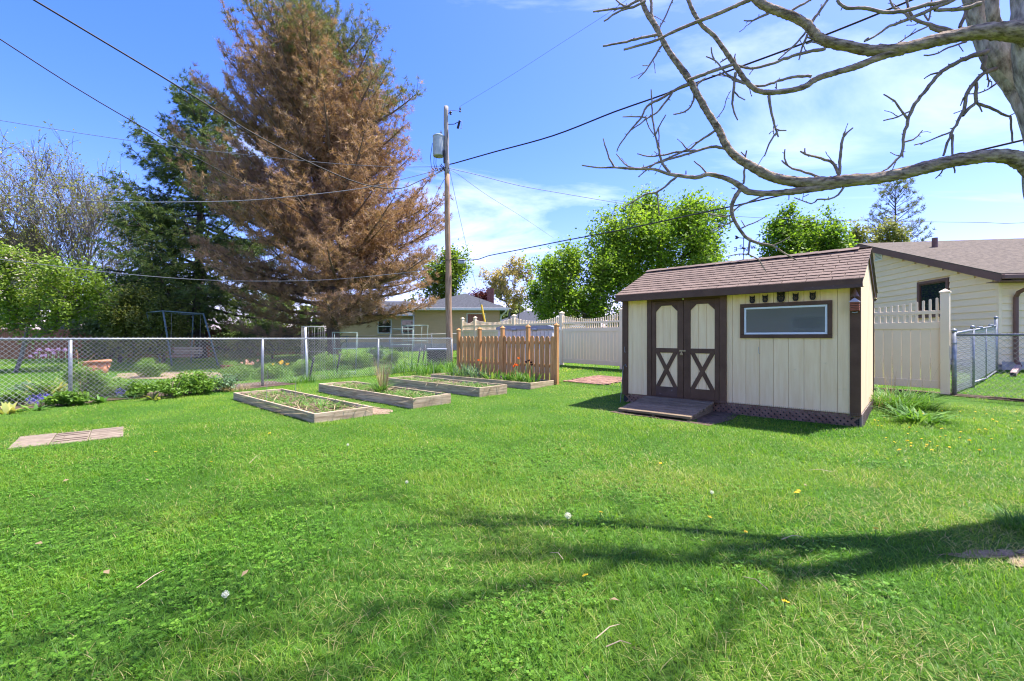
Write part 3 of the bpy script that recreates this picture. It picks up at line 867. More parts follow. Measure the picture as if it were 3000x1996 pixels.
def lawn():
    rg = np.random.default_rng(11)
    V, Q, T, TI = [], [], [], []
    nv = 0
    bands = [(1.1, 2.6, 9500, 0.047, 0.0032, 3), (2.6, 4.2, 6800, 0.045, 0.0038, 2), (4.2, 6.5, 3600, 0.045, 0.0054, 2), (6.5, 9.5, 1700, 0.045, 0.0085, 1),
             (9.5, 14.0, 700, 0.050, 0.014, 1), (14.0, 21.0, 220, 0.07, 0.026, 1), (21.0, 30.0, 70, 0.08, 0.045, 1)]
    for y0, y1, dens, hgt, wid, seg in bands:
        area = 1.23 * (y1 * y1 - y0 * y0) + 2.6 * (y1 - y0)
        n = int(area * dens)
        y = np.sqrt(rg.random(n) * (y1 * y1 - y0 * y0) + y0 * y0)
        x = (rg.random(n) * 2 - 1) * (1.23 * y + 1.3)
        ok = ~keep_out(x, y)
        ok &= rg.random(n) > bare(x, y) * 0.80
        ok &= ~((x > 11) & (y > 12.0 + 0 * x) & (x > 13.4 + 0.167 * (y - 12.2)))
        big = vnoise(x, y, 0.55, 3); mid = vnoise(x, y, 2.3, 4); fin = vnoise(x, y, 9.0, 5)
        ok &= rg.random(n) < 0.62 + 0.55 * fin
        x, y, big, mid, fin = x[ok], y[ok], big[ok], mid[ok], fin[ok]
        n = len(x)
        z = gz(x, y)
        dry = np.clip((vnoise(x, y, 1.3, 8) - 0.48) * 2.2, 0, 1) * (0.40 + 0.60 * np.clip((x + 1.5) / 3.5, 0, 1)) + 0.6 * np.clip(bare(x, y), 0, 1)
        tint = 0.47 + 0.26 * (big - 0.5) + 0.34 * (mid - 0.5) + 0.14 * (fin - 0.5) + rg.normal(size=n) * 0.14
        straw = rg.random(n) < 0.025 + 0.26 * dry + 0.4 * np.clip(bare(x, y) - 0.2, 0, 1)
        tint = np.where(straw, 0.80 + 0.2 * rg.random(n), np.clip(tint + 0.10 * dry, 0.02, 0.74))
        h = hgt * (0.55 + 0.8 * rg.random(n)) * (0.8 + 0.45 * mid)
        w = wid * (0.7 + 0.6 * rg.random(n))
        az = rg.random(n) * 6.283
        lean = 0.15 + 0.65 * rg.random(n) + np.where(straw, 0.25, 0)
        v, fs, tt = blade_arrays(np.stack([x, y, z - 0.004], axis=1), az, h, w, rg, tint, lean, seg=seg)
        if len(fs[0]): Q.append(fs[0] + nv)
        T.append(fs[1] + nv); V.append(v); TI.append(tt); nv += len(v)
    me = mesh_np('lawn_grass', np.concatenate(V), [np.concatenate(Q), np.concatenate(T)], grass_mat, tint=np.concatenate(TI))
    kind(piece('lawn_grass', me), 'stuff', 'short mown green lawn with dry straw patches')
    # clover and broad weeds through the near left of the lawn
    n = 60000
    y = np.sqrt(rg.random(n) * (5.2 ** 2 - 1.1 ** 2) + 1.1 ** 2)
    x = (rg.random(n) * 2 - 1) * (1.23 * y + 0.5)
    m = vnoise(x, y, 1.1, 21) * 0.55 + vnoise(x, y, 3.3, 22) * 0.45 - 0.10 * np.clip((x + 0.3) / 1.2, -0.9, 2.5)
    ok = (rg.random(n) < np.clip((m - 0.40) * 1.8, 0, 0.42)) & ~keep_out(x, y)
    x, y = x[ok], y[ok]; n = len(x)
    z = gz(x, y) + 0.015 + 0.024 * rg.random(n)
    c = np.stack([x, y, z], axis=1)
    VV, FF, TT = [], [], []
    nv = 0
    sz = 0.008 + 0.008 * rg.random(n)
    a0 = rg.random(n) * 6.283
    tl = np.clip(0.45 + rg.normal(size=n) * 0.22, 0, 1)
    for q in range(3):
        a = a0 + q * 2.094
        d = np.stack([np.cos(a), np.sin(a), 0.25 * np.ones(n)], axis=1); s = np.stack([-np.sin(a), np.cos(a), np.zeros(n)], axis=1)
        v = np.empty((n, 4, 3))
        v[:, 0] = c; v[:, 1] = c + d * sz[:, None] * 0.65 + s * sz[:, None] * 0.5
        v[:, 2] = c + d * sz[:, None] * 1.15; v[:, 3] = c + d * sz[:, None] * 0.65 - s * sz[:, None] * 0.5
        VV.append(v.reshape(-1, 3)); FF.append(np.arange(n * 4).reshape(n, 4) + nv); TT.append(np.repeat(tl, 4)); nv += n * 4
    me = mesh_np('lawn_clover', np.concatenate(VV), np.concatenate(FF), clover_mat, tint=np.concatenate(TT))
    kind(piece('lawn_clover', me), 'stuff', 'small clover leaves spreading through the near lawn')
lawn()

# ------------------------------------------------------------------ the shed
def shed():
    T = thing('garden_shed', 'cream garden shed with dark brown trim, double doors and shingled gable roof', 'shed', SHED_O, TH)
    L, D = SHED_L, SHED_D
    z0, z1 = 0.19, 1.945                       # siding bottom / soffit
    zr = 2.06                                  # top of eave
    pitch = 0.435
    rise = lambda y: zr + (y + 0.20) * pitch if y <= D / 2 else zr + (D - y + 0.20) * pitch
    # plywood core so that no light leaks through
    core = MB()
    core.prism([(0, 0.0), (D - 0.06, 0.0), (D - 0.06, rise(0.0) - 0.27), (D / 2, rise(D / 2) - 0.27), (0, rise(0) - 0.27)], 0.03, L - 0.03,
               Matrix(((0, -1, 0, 0), (1, 0, 0, 0.03), (0, 0, 1, 0.14), (0, 0, 0, 1))))
    core.build('wall_core', M('groove_paint', (0.42, 0.35, 0.22), (0.50, 0.42, 0.27), ns=6, bump=0, rand=0), T)
    # front siding boards between grooves
    def fboard(x0, x1, a=z0, b=z1, y=0.0):
        MB().box(x0 + 0.0016, x1 - 0.0016, y, y + 0.03, a, b, 0.003).build('siding_board', cream, T)
    for x0, x1 in ((-3.49, -3.41), (-3.41, -3.21), (-3.21, -3.10)): fboard(x0, x1)
    wx0, wx1, wz0, wz1 = -1.52, -0.314, 1.245, 1.785
    edges = [-1.73, -1.64, -1.44, -1.248, -1.052, -0.856, -0.657, -0.459, -0.257, -0.113]
    for x0, x1 in zip(edges[:-1], edges[1:]):
        if x1 <= wx0 + 0.02 or x0 >= wx1 - 0.02: fboard(x0, x1)
        elif x0 < wx0 < x1:
            fboard(x0, x1)
        else:
            fboard(x0, x1, z0, wz0 + 0.04); fboard(x0, x1, wz1 - 0.04, z1)
            if x1 > wx1: fboard(wx1 - 0.03, x1, wz0 + 0.04, wz1 - 0.04)
    # corner boards
    MB().box(-0.113, 0.006, -0.022, 0.03, 0.165, z1, 0.004).build('corner_post', brown, T)
    MB().box(-L - 0.006, -3.49, -0.022, 0.03, 0.165, z1, 0.004).build('corner_post', brown, T)
    MB().box(-0.020, 0.014, D - 0.06, D + 0.012, 0.165, z1 + 0.06, 0.004).build('corner_post', brown, T)
    # right side siding, boards rising to the gable
    n = 12
    for i in range(n):
        ya, yb = 0.03 + (D - 0.09) * i / n, 0.03 + (D - 0.09) * (i + 1) / n
        poly = [(ya + 0.0025, z0), (yb - 0.0025, z0), (yb - 0.0025, rise(yb) - 0.075), (ya + 0.0025, rise(ya) - 0.075)]
        if ya < D / 2 < yb: poly.insert(3, (D / 2, rise(D / 2) - 0.075))
        Mx = Matrix(((0, 1, 0, 0), (1, 0, 0, 0), (0, 0, 1, 0), (0, 0, 0, 1)))
        MB().prism(poly[::-1], -0.028, 0.0, Mx).build('siding_board', cream, T)
    for i in range(n):                                         # left side, same boards
        ya, yb = 0.03 + (D - 0.09) * i / n, 0.03 + (D - 0.09) * (i + 1) / n
        poly = [(ya + 0.0025, z0), (yb - 0.0025, z0), (yb - 0.0025, rise(yb) - 0.075), (ya + 0.0025, rise(ya) - 0.075)]
        if ya < D / 2 < yb: poly.insert(3, (D / 2, rise(D / 2) - 0.075))
        Mx = Matrix(((0, 1, 0, -L), (1, 0, 0, 0), (0, 0, 1, 0), (0, 0, 0, 1)))
        MB().prism(poly[::-1], 0.0, 0.028, Mx).build('siding_board', cream, T)
    # roof: decking, fascia, barge boards, shingles
    e, o = 0.04, 0.20
    roof = MB()
    roof.prism([(-o, zr - 0.045), (-o, zr - 0.060), (D / 2, zr + (D / 2 + o) * pitch - 0.060), (D + o, zr - 0.060), (D + o, zr - 0.045), (D / 2, zr + (D / 2 + o) * pitch - 0.045)], -L - e, e,
               Matrix(((0, 1, 0, 0), (1, 0, 0, 0), (0, 0, 1, 0), (0, 0, 0, 1))))
    R = roof.build('roof', shingle, T)
    fa = MB().box(-L - e, e, -o - 0.022, -o, 1.927, zr - 0.008, 0.004).build('fascia', brown, T)
    MB().box(-0.62, e + 0.002, -o - 0.0245, -o - 0.021, 1.9255, 1.972).build('peeling_edge', brown_peel, T)['label'] = 'peeling lower edge of the brown fascia board'
    MB().box(-L - e, e, -o, 0.0, z1 + 0.002, z1 + 0.016).build('soffit', cream, T)
    MB().box(-L - e, e, D + o, D + o + 0.02, 1.927, zr - 0.008, 0.004).build('fascia', brown, T)
    MB().box(-L - e, e, D, D + o, z1 + 0.002, z1 + 0.016).build('soffit', cream, T)
    for sx in (0.003, -L - 0.028):
        MB().beam((sx + 0.012, D / 2 + 0.0, zr + (D / 2 + o) * pitch - 0.105), (sx + 0.012, D + o, zr - 0.105), 0.024, 0.11, ch=0.003).build('barge_board', brown, T)
    for sx in (-L - 0.028,):
        MB().beam((sx + 0.012, -o, zr - 0.09), (sx + 0.012, D / 2, zr + (D / 2 + o) * pitch - 0.09), 0.024, 0.09, ch=0.003).build('barge_board', brown, T)
    ang = math.atan(pitch)
    slope = (D / 2 + o) / math.cos(ang)
    rows, tabw = 11, 0.305
    ex = slope / rows
    sh = MB().box(-tabw / 2 + 0.0035, tabw / 2 - 0.0035, -0.015, ex + 0.045, 0, 0.007, 0.002).mesh('shingle', shingle)
    rng = random.Random(5)
    W = L + 2 * e + 0.03
    for side in (0, 1):
        for r in range(rows):
            off = (r % 2) * tabw * 0.5 + (r % 3) * 0.02
            s = r * ex
            x = -L - e - 0.015 - off
            while x < e + 0.014:
                a = max(x, -L - e - 0.015); b = min(x + tabw, e + 0.015)
                if b - a > 0.03:
                    full = (b - a) > tabw - 0.004
                    ya, za = -o + s * math.cos(ang), zr - 0.018 + s * math.sin(ang)
                    loc = ((a + b) / 2, ya, za) if side == 0 else ((a + b) / 2, D - ya, za)
                    tilt = ang - 0.075 + rng.uniform(-0.012, 0.012)
                    p = piece('shingle', sh, R, (loc[0], loc[1], loc[2] + 0.013 + rng.uniform(0, 0.0015)), (tilt, 0, math.pi if side else 0))
                    if not full: p.scale = ((b - a) / tabw, 1, 1)
                x += tabw
    capz = zr + (D / 2 + o) * pitch
    cap = MB().prism([(-0.13, -0.045), (0, 0.008), (0.13, -0.045), (0.13, -0.038), (0, 0.015), (-0.13, -0.038)], -0.15, 0.17,
                     Matrix(((0, 1, 0, 0), (1, 0, 0, 0), (0, 0, 1, 0), (0, 0, 0, 1)))).mesh('ridge_cap', shingle)
    x = -L - e + 0.13
    while x < e - 0.1:
        piece('ridge_cap', cap, R, (x, D / 2, capz + 0.012), (0, -0.02, 0)); x += 0.27
    # skirt: lattice and wire mesh in front of a dark crawl space
    lat = MB()
    for dirn in (-1, 1):
        x = -L - 0.3
        while x < 0.05:
            a, b = (x, 0.20) if dirn < 0 else (x, -0.02)
            x2, zb = x + 0.22, (-0.02 if dirn < 0 else 0.20)
            if x > -L - 0.02 and x2 < 0.02:
                yy = 0.012 if dirn < 0 else 0.020
                lat.beam((x, yy, a * 0 + (0.19 if dirn < 0 else -0.03)), (x2, yy, (-0.03 if dirn < 0 else 0.19)), 0.006, 0.036, up=(0, 0, 1))
            x += 0.082
    lat.build('lattice', M('brown_lattice', (0.20, 0.105, 0.068), (0.33, 0.195, 0.135), ns=9, rough=0.8, bump=0.3, rand=0.0), T)['kind'] = 'stuff'
    wm = MB()
    x = -1.85
    while x < 0.03:
        wm.box(x, x + 0.0016, -0.034, -0.0325, -0.04, 0.215); x += 0.026
    for k in range(10): wm.box(-1.86, 0.03, -0.0345, -0.033, -0.03 + k * 0.026, -0.0284 + k * 0.026)
    y = 0.0
    while y < D: wm.box(0.030, 0.0316, y, y + 0.0016, -0.04, 0.215); y += 0.026
    for k in range(10): wm.box(0.0305, 0.032, -0.03, D, -0.03 + k * 0.026, -0.0284 + k * 0.026)
    wm.build('wire_mesh', M('rusty_mesh', (0.13, 0.10, 0.085), (0.22, 0.18, 0.155), ns=20, rough=0.8, bump=0, rand=0), T)['kind'] = 'stuff'
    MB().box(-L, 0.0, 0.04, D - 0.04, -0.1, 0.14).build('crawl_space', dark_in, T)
    MB().box(-0.012, 0.012, 0.02, D, -0.03, 0.17).build('side_skirt', M('grey_skirt_board', (0.16, 0.13, 0.11), (0.27, 0.23, 0.20), ns=7, rough=0.9, rand=0.0), T)
    # double doors
    zb, zt = 0.205, 1.905
    MB().box(-3.10, -3.012, -0.026, 0.03, 0.17, z1, 0.004).build('door_casing', brown, T)
    MB().box(-1.828, -1.728, -0.034, 0.03, 0.17, z1, 0.004).build('door_casing', brown, T)
    MB().box(-3.012, -1.828, -0.020, 0.03, zt + 0.003, z1, 0.003).build('door_head', brown, T)
    MB().box(-3.012, -1.828, -0.020, 0.03, 0.165, zb - 0.003, 0.003).build('door_sill', brown, T)
    for k, (xa, xb) in enumerate(((-3.008, -2.433), (-2.427, -1.832))):
        d = MB().box(xa, xb, 0.004, 0.028, zb, zt).build('door', cream, T)
        d['label'] = ['left shed door with brown cross brace', 'right shed door with brown cross brace'][k]
        sl = 0.075 if k == 0 else 0.115
        sr = 0.105 if k == 0 else 0.078
        pa, pb = xa + sl, xb - sr
        y0, y1 = -0.016, 0.004
        # siding boards of the panel
        m = 3
        for i in range(m):
            x0 = pa + (pb - pa) * i / m; x1 = pa + (pb - pa) * (i + 1) / m
            MB().box(x0 + 0.002, x1 - 0.002, -0.004, 0.004, zb + 0.10, zt - 0.05, 0.002).build('panel_board', cream, d)
        MB().box(xa, pa, y0, y1, zb, zt, 0.003).build('stile', brown, d)
        MB().box(pb, xb, y0, y1, zb, zt, 0.003).build('stile', brown, d)
        MB().box(pa, pb, y0, y1, 1.825, zt, 0.003).build('top_rail', brown, d)
        MB().box(pa, pb, y0, y1, 0.985, 1.065, 0.003).build('middle_rail', brown, d)
        MB().box(pa, pb, y0, y1, zb, 0.375, 0.003).build('bottom_rail', brown_peel if k == 0 else brown, d)
        w = 0.105
        MB().prism([(pa, 1.825), (pa, 1.825 - w), (pa + w, 1.825)], y0, y1).build('corner_gusset', brown, d)
        MB().prism([(pb, 1.825), (pb - w, 1.825), (pb, 1.825 - w)], y0, y1).build('corner_gusset', brown, d)
        ba, bb, t = 0.375, 0.985, 0.085
        def brace(xl, zl, xr, zr_, yy0, nm='cross_brace'):
            # bar between opposite corners, its ends cut along the stiles
            dxx, dzz = xr - xl, zr_ - zl
            ln = math.hypot(dxx, dzz); v = t * ln / abs(dxx)
            h = t * ln / abs(dzz)
            if zr_ > zl: poly = [(xl, zl), (xl + h, zl), (xr, zr_ - 0.0), (xr - h, zr_)]
            else: poly = [(xl, zl), (xr - h, zr_), (xr, zr_), (xl + h, zl)]
            if zr_ > zl: poly = [(xl, zl), (xl + h * 0.75, zl), (xr, zr_), (xr - h * 0.75, zr_)]
            else: poly = [(xl, zl), (xr - h * 0.75, zr_), (xr, zr_), (xl + h * 0.75, zl)]
            MB().prism(poly, yy0, y1).build(nm, brown, d)
        brace(pa, ba, pb, bb, y0 - 0.001)
        brace(pa, bb, pb, ba, y0 + 0.0015)
    hasp = MB().box(-2.50, -2.39, -0.024, -0.0165, 1.008, 1.036, 0.002)
    hasp.tube([(-2.46, -0.028, 1.02), (-2.46, -0.030, 0.985)], 0.010, 8)
    hasp.box(-2.485, -2.435, -0.042, -0.022, 0.945, 0.990, 0.004)
    hasp.build('padlock_hasp', brass, T)
    MB().lathe([(0.012, 0), (0.014, 0.008), (0.006, 0.016)], 10, M=Matrix.Translation((-2.43, -0.02, 1.925)) @ Matrix.Rotation(math.pi / 2, 4, 'X')).build('door_hook', white_paint, T)
    # wide window with brown casing
    wn = MB().box(wx0 + 0.10, wx1 - 0.10, 0.002, 0.006, wz0 + 0.10, wz1 - 0.10)
    Wd = wn.build('window', shed_glass, T)
    tw = 0.056
    for a in ((wx0, wx1, wz1 - tw, wz1), (wx0, wx1, wz0, wz0 + tw), (wx0, wx0 + tw, wz0 + tw, wz1 - tw), (wx1 - tw, wx1, wz0 + tw, wz1 - tw)):
        MB().box(a[0], a[1], -0.026, 0.012, a[2], a[3], 0.004).build('casing', brown, Wd)
    fw = 0.030
    ix0, ix1, iz0, iz1 = wx0 + tw, wx1 - tw, wz0 + tw, wz1 - tw
    for a in ((ix0, ix1, iz1 - fw, iz1), (ix0, ix1, iz0, iz0 + fw), (ix0, ix0 + fw, iz0 + fw, iz1 - fw), (ix1 - fw, ix1, iz0 + fw, iz1 - fw)):
        MB().box(a[0], a[1], -0.012, 0.014, a[2], a[3], 0.003).build('frame', white_paint, Wd)
    MB().box(ix0 + fw, ix1 - fw, -0.0005, 0.0005, iz0 + fw, iz1 - fw).build('pane', shed_glass, Wd)
    # little clips on the wall
    for x, z in ((-1.248, 1.06), (-3.545, 1.03)):
        MB().tube([(x, -0.028, z + 0.05), (x, -0.034, z - 0.05), (x + 0.012, -0.036, z - 0.06), (x + 0.02, -0.034, z - 0.045)], 0.0035, 5).build('wall_hook', metal_grey, T)
    return T
def _shed_glass():
    m = glass('shed_window_screen', (0.15, 0.148, 0.132), 0.05)
    b = m.node_tree.nodes['Principled BSDF']
    b.inputs['IOR'].default_value = 1.5; b.inputs['Coat Weight'].default_value = 0.15
    return m
shed_glass = _shed_glass()
SHED = shed()
def S(x, y, z):
    """shed coordinates to world"""
    p = SHED_O.xy + AX * x + AY * y
    return Vector((p.x, p.y, z))

# five owl plaques over the window
def owl(x, z, s, label):
    sil = [(a * 0.80, b * 1.06) for a, b in [(-0.20, 0.0), (0.20, 0.0), (0.40, 0.16), (0.49, 0.42), (0.44, 0.68), (0.47, 0.90), (0.46, 1.20), (0.26, 0.99), (0, 0.93), (-0.26, 0.99), (-0.46, 1.20), (-0.47, 0.90), (-0.44, 0.68), (-0.49, 0.42), (-0.40, 0.16)]]
    t = thing('owl_plaque', label, 'ornament', S(x, -0.034, z), TH, 'metal owls above the shed window')
    rim = MB()
    n = len(sil)
    k = 0.52
    cz = 0.40
    outer = [(a * s, b * s) for a, b in sil]
    inner = [(a * s * k, (cz + (b - cz) * k) * s) for a, b in sil]
    vs = [(a, 0, b) for a, b in outer] + [(a, 0, b) for a, b in inner] + [(a, 0.006, b) for a, b in outer] + [(a, 0.006, b) for a, b in inner]
    fs = []
    for i in range(n):
        j = (i + 1) % n
        fs += [[i, j, j + n, i + n], [i + 2 * n, i + 3 * n, j + 3 * n, j + 2 * n], [i, i + 2 * n, j + 2 * n, j], [i + n, j + n, j + 3 * n, i + 3 * n]]
    rim.add(vs, fs).build('outline', iron, t)
    br = MB()
    for q in (-0.10, 0, 0.10):                          # breast feathers as crossing bars
        br.beam(((q - 0.22) * s, 0.003, 0.06 * s), ((q + 0.22) * s, 0.003, 0.56 * s), 0.005, 0.045 * s)
        br.beam(((q + 0.22) * s, 0.0045, 0.06 * s), ((q - 0.22) * s, 0.0045, 0.56 * s), 0.005, 0.045 * s)
    br.beam((-0.34 * s, 0.003, 0.58 * s), (0.34 * s, 0.003, 0.58 * s), 0.005, 0.09 * s)
    br.build('feathers', iron, t)
    for sx in (-1, 1):
        e = MB()
        R = 0.13 * s
        pts = [(sx * 0.16 * s + R * math.cos(a), 0.002, 0.78 * s + R * math.sin(a)) for a in [2 * math.pi * i / 10 for i in range(11)]]
        e.tube(pts, 0.035 * s, 5, False)
        e.ball((sx * 0.16 * s, 0.001, 0.78 * s), 0.055 * s, 8, 5)
        e.build('eye', iron, t)
    MB().prism([(-0.07 * s, 0.72 * s), (0, 0.56 * s), (0.07 * s, 0.72 * s)], -0.002, 0.006).build('beak', iron, t)
    MB().prism([(-0.35 * s, 0.90 * s), (0, 0.84 * s), (0.35 * s, 0.90 * s), (0.36 * s, 1.24 * s), (0.20 * s, 1.03 * s), (-0.20 * s, 1.03 * s), (-0.36 * s, 1.24 * s)], -0.001, 0.005).build('brow', iron, t)
owl(-1.34, 1.793, 0.100, 'small black metal owl, leftmost above the shed window')
owl(-1.16, 1.795, 0.100, 'small black metal owl, second from the left above the shed window')
owl(-0.948, 1.790, 0.142, 'largest black metal owl, in the middle above the shed window')
owl(-0.757, 1.797, 0.100, 'small black metal owl just right of the largest owl')
owl(-0.545, 1.800, 0.100, 'small black metal owl, rightmost above the shed window')

# bird feeder lantern on the corner post
def feeder():
    t = thing('bird_feeder', 'small red cedar feeder with pointed cap hung on the shed corner post', 'bird feeder', S(-0.055, -0.085, 1.62), TH)
    for i in range(5):
        MB().box(-0.052, 0.052, -0.052, 0.052, 0.0 + i * 0.024, 0.018 + i * 0.024, 0.003).build('slat', redcedar, t)
    MB().box(-0.044, 0.044, -0.044, 0.044, 0.0, 0.115).build('inner_box', dark_in, t)
    MB().lathe([(0.082, 0.118), (0.080, 0.126), (0.022, 0.168), (0.0005, 0.176)], 4, M=Matrix.Rotation(math.pi / 4, 4, 'Z')).build('roof', M('pale_feeder_roof', (0.42, 0.37, 0.36), (0.55, 0.50, 0.49), ns=12, rough=0.7, rand=0.0), t)
    MB().lathe([(0.050, 0.195), (0.002, 0.315)], 10, c=(0, 0.035, 0)).build('cone_cap', house_brown, t)
    MB().tube([(0, 0, 0.17), (0, 0.02, 0.25), (0, 0.035, 0.31)], 0.0025, 5).build('hanger', dark_wire, t)
    MB().tube([(-0.03, -0.01, -0.02), (0.0, -0.015, -0.026), (0.035, -0.01, -0.018)], 0.006, 6).build('perch', metal_grey, t)
feeder()

# weathervane on the ridge
def weathervane():
    zr = 2.06 + 1.4 * 0.435
    t = thing('weathervane', 'black iron weathervane on the shed ridge with letters E and W', 'weathervane', S(-1.79, 1.2, zr + 0.02), TH - 0.0)
    MB().tube([(0, 0, -0.02), (0, 0, 0.50)], 0.007, 8).build('rod', iron, t)
    MB().lathe([(0.045, -0.02), (0.03, 0.0), (0.010, 0.02)], 10).build('base', iron, t)
    MB().ball((0, 0, 0.10), 0.017, 8, 6).build('ornament_ball', iron, t); MB().ball((0, 0, 0.215), 0.020, 8, 6).build('ornament_ball', iron, t)
    a = MB()
    for dx, dy in ((1, 0.0), (-1, 0.0), (0, 1), (0, -1)): a.tube([(0, 0, 0.215), (dx * 0.115, dy * 0.115, 0.215)], 0.0045, 6)
    a.build('direction_arms', iron, t)
    def letter(strokes, x, y, nm):
        m = MB()
        for (x0, z0, x1, z1) in strokes: m.beam((x + x0, y, 0.215 + z0), (x + x1, y, 0.215 + z1), 0.006, 0.011)
        m.build(nm, iron, t)
    h = 0.035
    letter([(0.022, -h, 0.022, h), (0.022, h, -0.022, h), (0.022, 0, -0.016, 0), (0.022, -h, -0.022, -h)], -0.145, 0, 'letter_e')
    letter([(-0.036, h, -0.018, -h), (-0.018, -h, 0, h * 0.7), (0, h * 0.7, 0.018, -h), (0.018, -h, 0.036, h)], 0.158, 0, 'letter_w')
    letter([(-0.022, -h, -0.022, h), (-0.022, h, 0.022, -h), (0.022, -h, 0.022, h)], 0.0, 0.15, 'letter_n')
    letter([(0.02, h, -0.02, h), (-0.02, h, -0.02, 0), (-0.02, 0, 0.02, 0), (0.02, 0, 0.02, -h), (0.02, -h, -0.02, -h)], 0.0, -0.15, 'letter_s')
    v = MB()
    Mz = Matrix.Translation((0, 0, 0.40)) @ Matrix.Rotation(1.05, 4, 'Z')
    v.prism([(-0.16, -0.03), (-0.10, 0.0), (-0.16, 0.035), (-0.20, 0.035), (-0.185, 0.0), (-0.20, -0.03)], -0.003, 0.003, Mz)
    v.prism([(0.11, -0.032), (0.20, 0.0), (0.11, 0.032)], -0.003, 0.003, Mz)
    v.prism([(-0.15, -0.006), (0.14, -0.006), (0.14, 0.006), (-0.15, 0.006)], -0.003, 0.003, Mz)
    v.build('arrow', iron, t)
weathervane()

# ramp before the doors
def ramp():
    t = thing('door_ramp', 'weathered grey plank ramp sloping up to the shed doors', 'ramp', S(-2.50, -0.56, 0.0), TH)
    w, d = 0.60, 0.53
    z0, z1 = 0.055, 0.170
    ang = math.atan2(z1 - z0, 2 * d)
    n = 8
    pl = 2 * d / n
    rng = random.Random(3)
    for i in range(n):
        yc = -d + pl * (i + 0.5)
        zc = z0 + (z1 - z0) * (i + 0.5) / n
        sx = rng.uniform(-0.012, 0.012)
        MB().box(-w, w, -pl / 2 + 0.009, pl / 2 - 0.009, -0.019, 0.019, 0.004).build('plank', rampwood, t, loc=(sx, yc, zc), rot=(ang + rng.uniform(-0.006, 0.006), 0, rng.uniform(-0.004, 0.004)))
    for x in (-w + 0.03, w - 0.07, -0.02):
        MB().prism([(-d + 0.02, -0.03), (d - 0.01, -0.03), (d - 0.01, z1 - 0.024), (-d + 0.02, z0 - 0.022)][::-1], x, x + 0.038,
                   Matrix(((0, 1, 0, 0), (1, 0, 0, 0), (0, 0, 1, 0), (0, 0, 0, 1)))).build('stringer', rampwood, t)
ramp()
# a shepherd's hook rod leaning on the corner
tag(MB().tube([S(-3.60, -0.10, 0.02), S(-3.575, -0.05, 0.62), S(-3.56, -0.04, 0.72), S(-3.52, -0.045, 0.74), S(-3.50, -0.05, 0.70)], 0.006, 6).build('metal_rod', galv, None),
    'thin bent metal rod leaning against the left shed corner', 'rod')

# ------------------------------------------------------------------ raised beds
BED_LABELS = ['lowest raised bed nearest the lawn, grey boards with weedy soil', 'raised bed of grey boards with the tall tuft of grass',
              'raised bed of grey boards, third from the lawn', 'raised bed with tulips and irises along the cedar picket fence']
def bed(i):
    o, L, W, h = BEDS[i]
    base = onground(o[0], o[1])
    t = thing('raised_bed', BED_LABELS[i], 'raised bed', base, TH, 'raised garden beds')
    th = 0.038
    for nm, a in (('side_board', (-L + th, -th, 0.0, th)), ('side_board', (-L + th, -th, W - th, W)), ('end_board', (-th, 0.0, 0.0, W)), ('end_board', (-L, -L + th, 0.0, W))):
        me = MB().box(a[0], a[1], a[2], a[3], -0.04, h, 0.004)
        if nm == 'end_board':                       # grain runs along the board
            cx, cy = (a[0] + a[1]) / 2, (a[2] + a[3]) / 2
            MB().box(-W / 2, W / 2, -th / 2, th / 2, -0.04, h, 0.004).build(nm, greywood, t, loc=(cx, cy, 0.002), rot=(0, 0, math.pi / 2))
        else: me.build(nm, greywood, t)
    for s in ([0.45] if i == 0 else [0.52]):
        MB().box(-(W - 2 * th) / 2, (W - 2 * th) / 2, -0.015, 0.015, 0.02, h - 0.035, 0.003).build('divider', greywood, t, loc=(-L * s, W / 2, 0.0), rot=(0, 0, math.pi / 2))
    # soil, heaped unevenly
    nx, ny = 30, 9
    rg = np.random.default_rng(40 + i)
    vs = []; fs = []
    for b in range(ny + 1):
        for a in range(nx + 1):
            x = -L + th + (L - 2 * th) * a / nx; y = th + (W - 2 * th) * b / ny
            vs.append((x, y, h - 0.065 + rg.normal() * 0.012))
    for b in range(ny):
        for a in range(nx):
            k = b * (nx + 1) + a
            fs.append([k, k + 1, k + nx + 2, k + nx + 1])
    MB().add(vs, fs).build('soil', soil, t, smooth=True)
    return base
for i in range(4): bed(i)
def bedpt(i, x, y, dz=0.0):
    o, L, W, h = BEDS[i]
    p = Vector(o) + AX * x + AY * y
    return Vector((p.x, p.y, float(gz(o[0], o[1])) + h - 0.065 + dz))

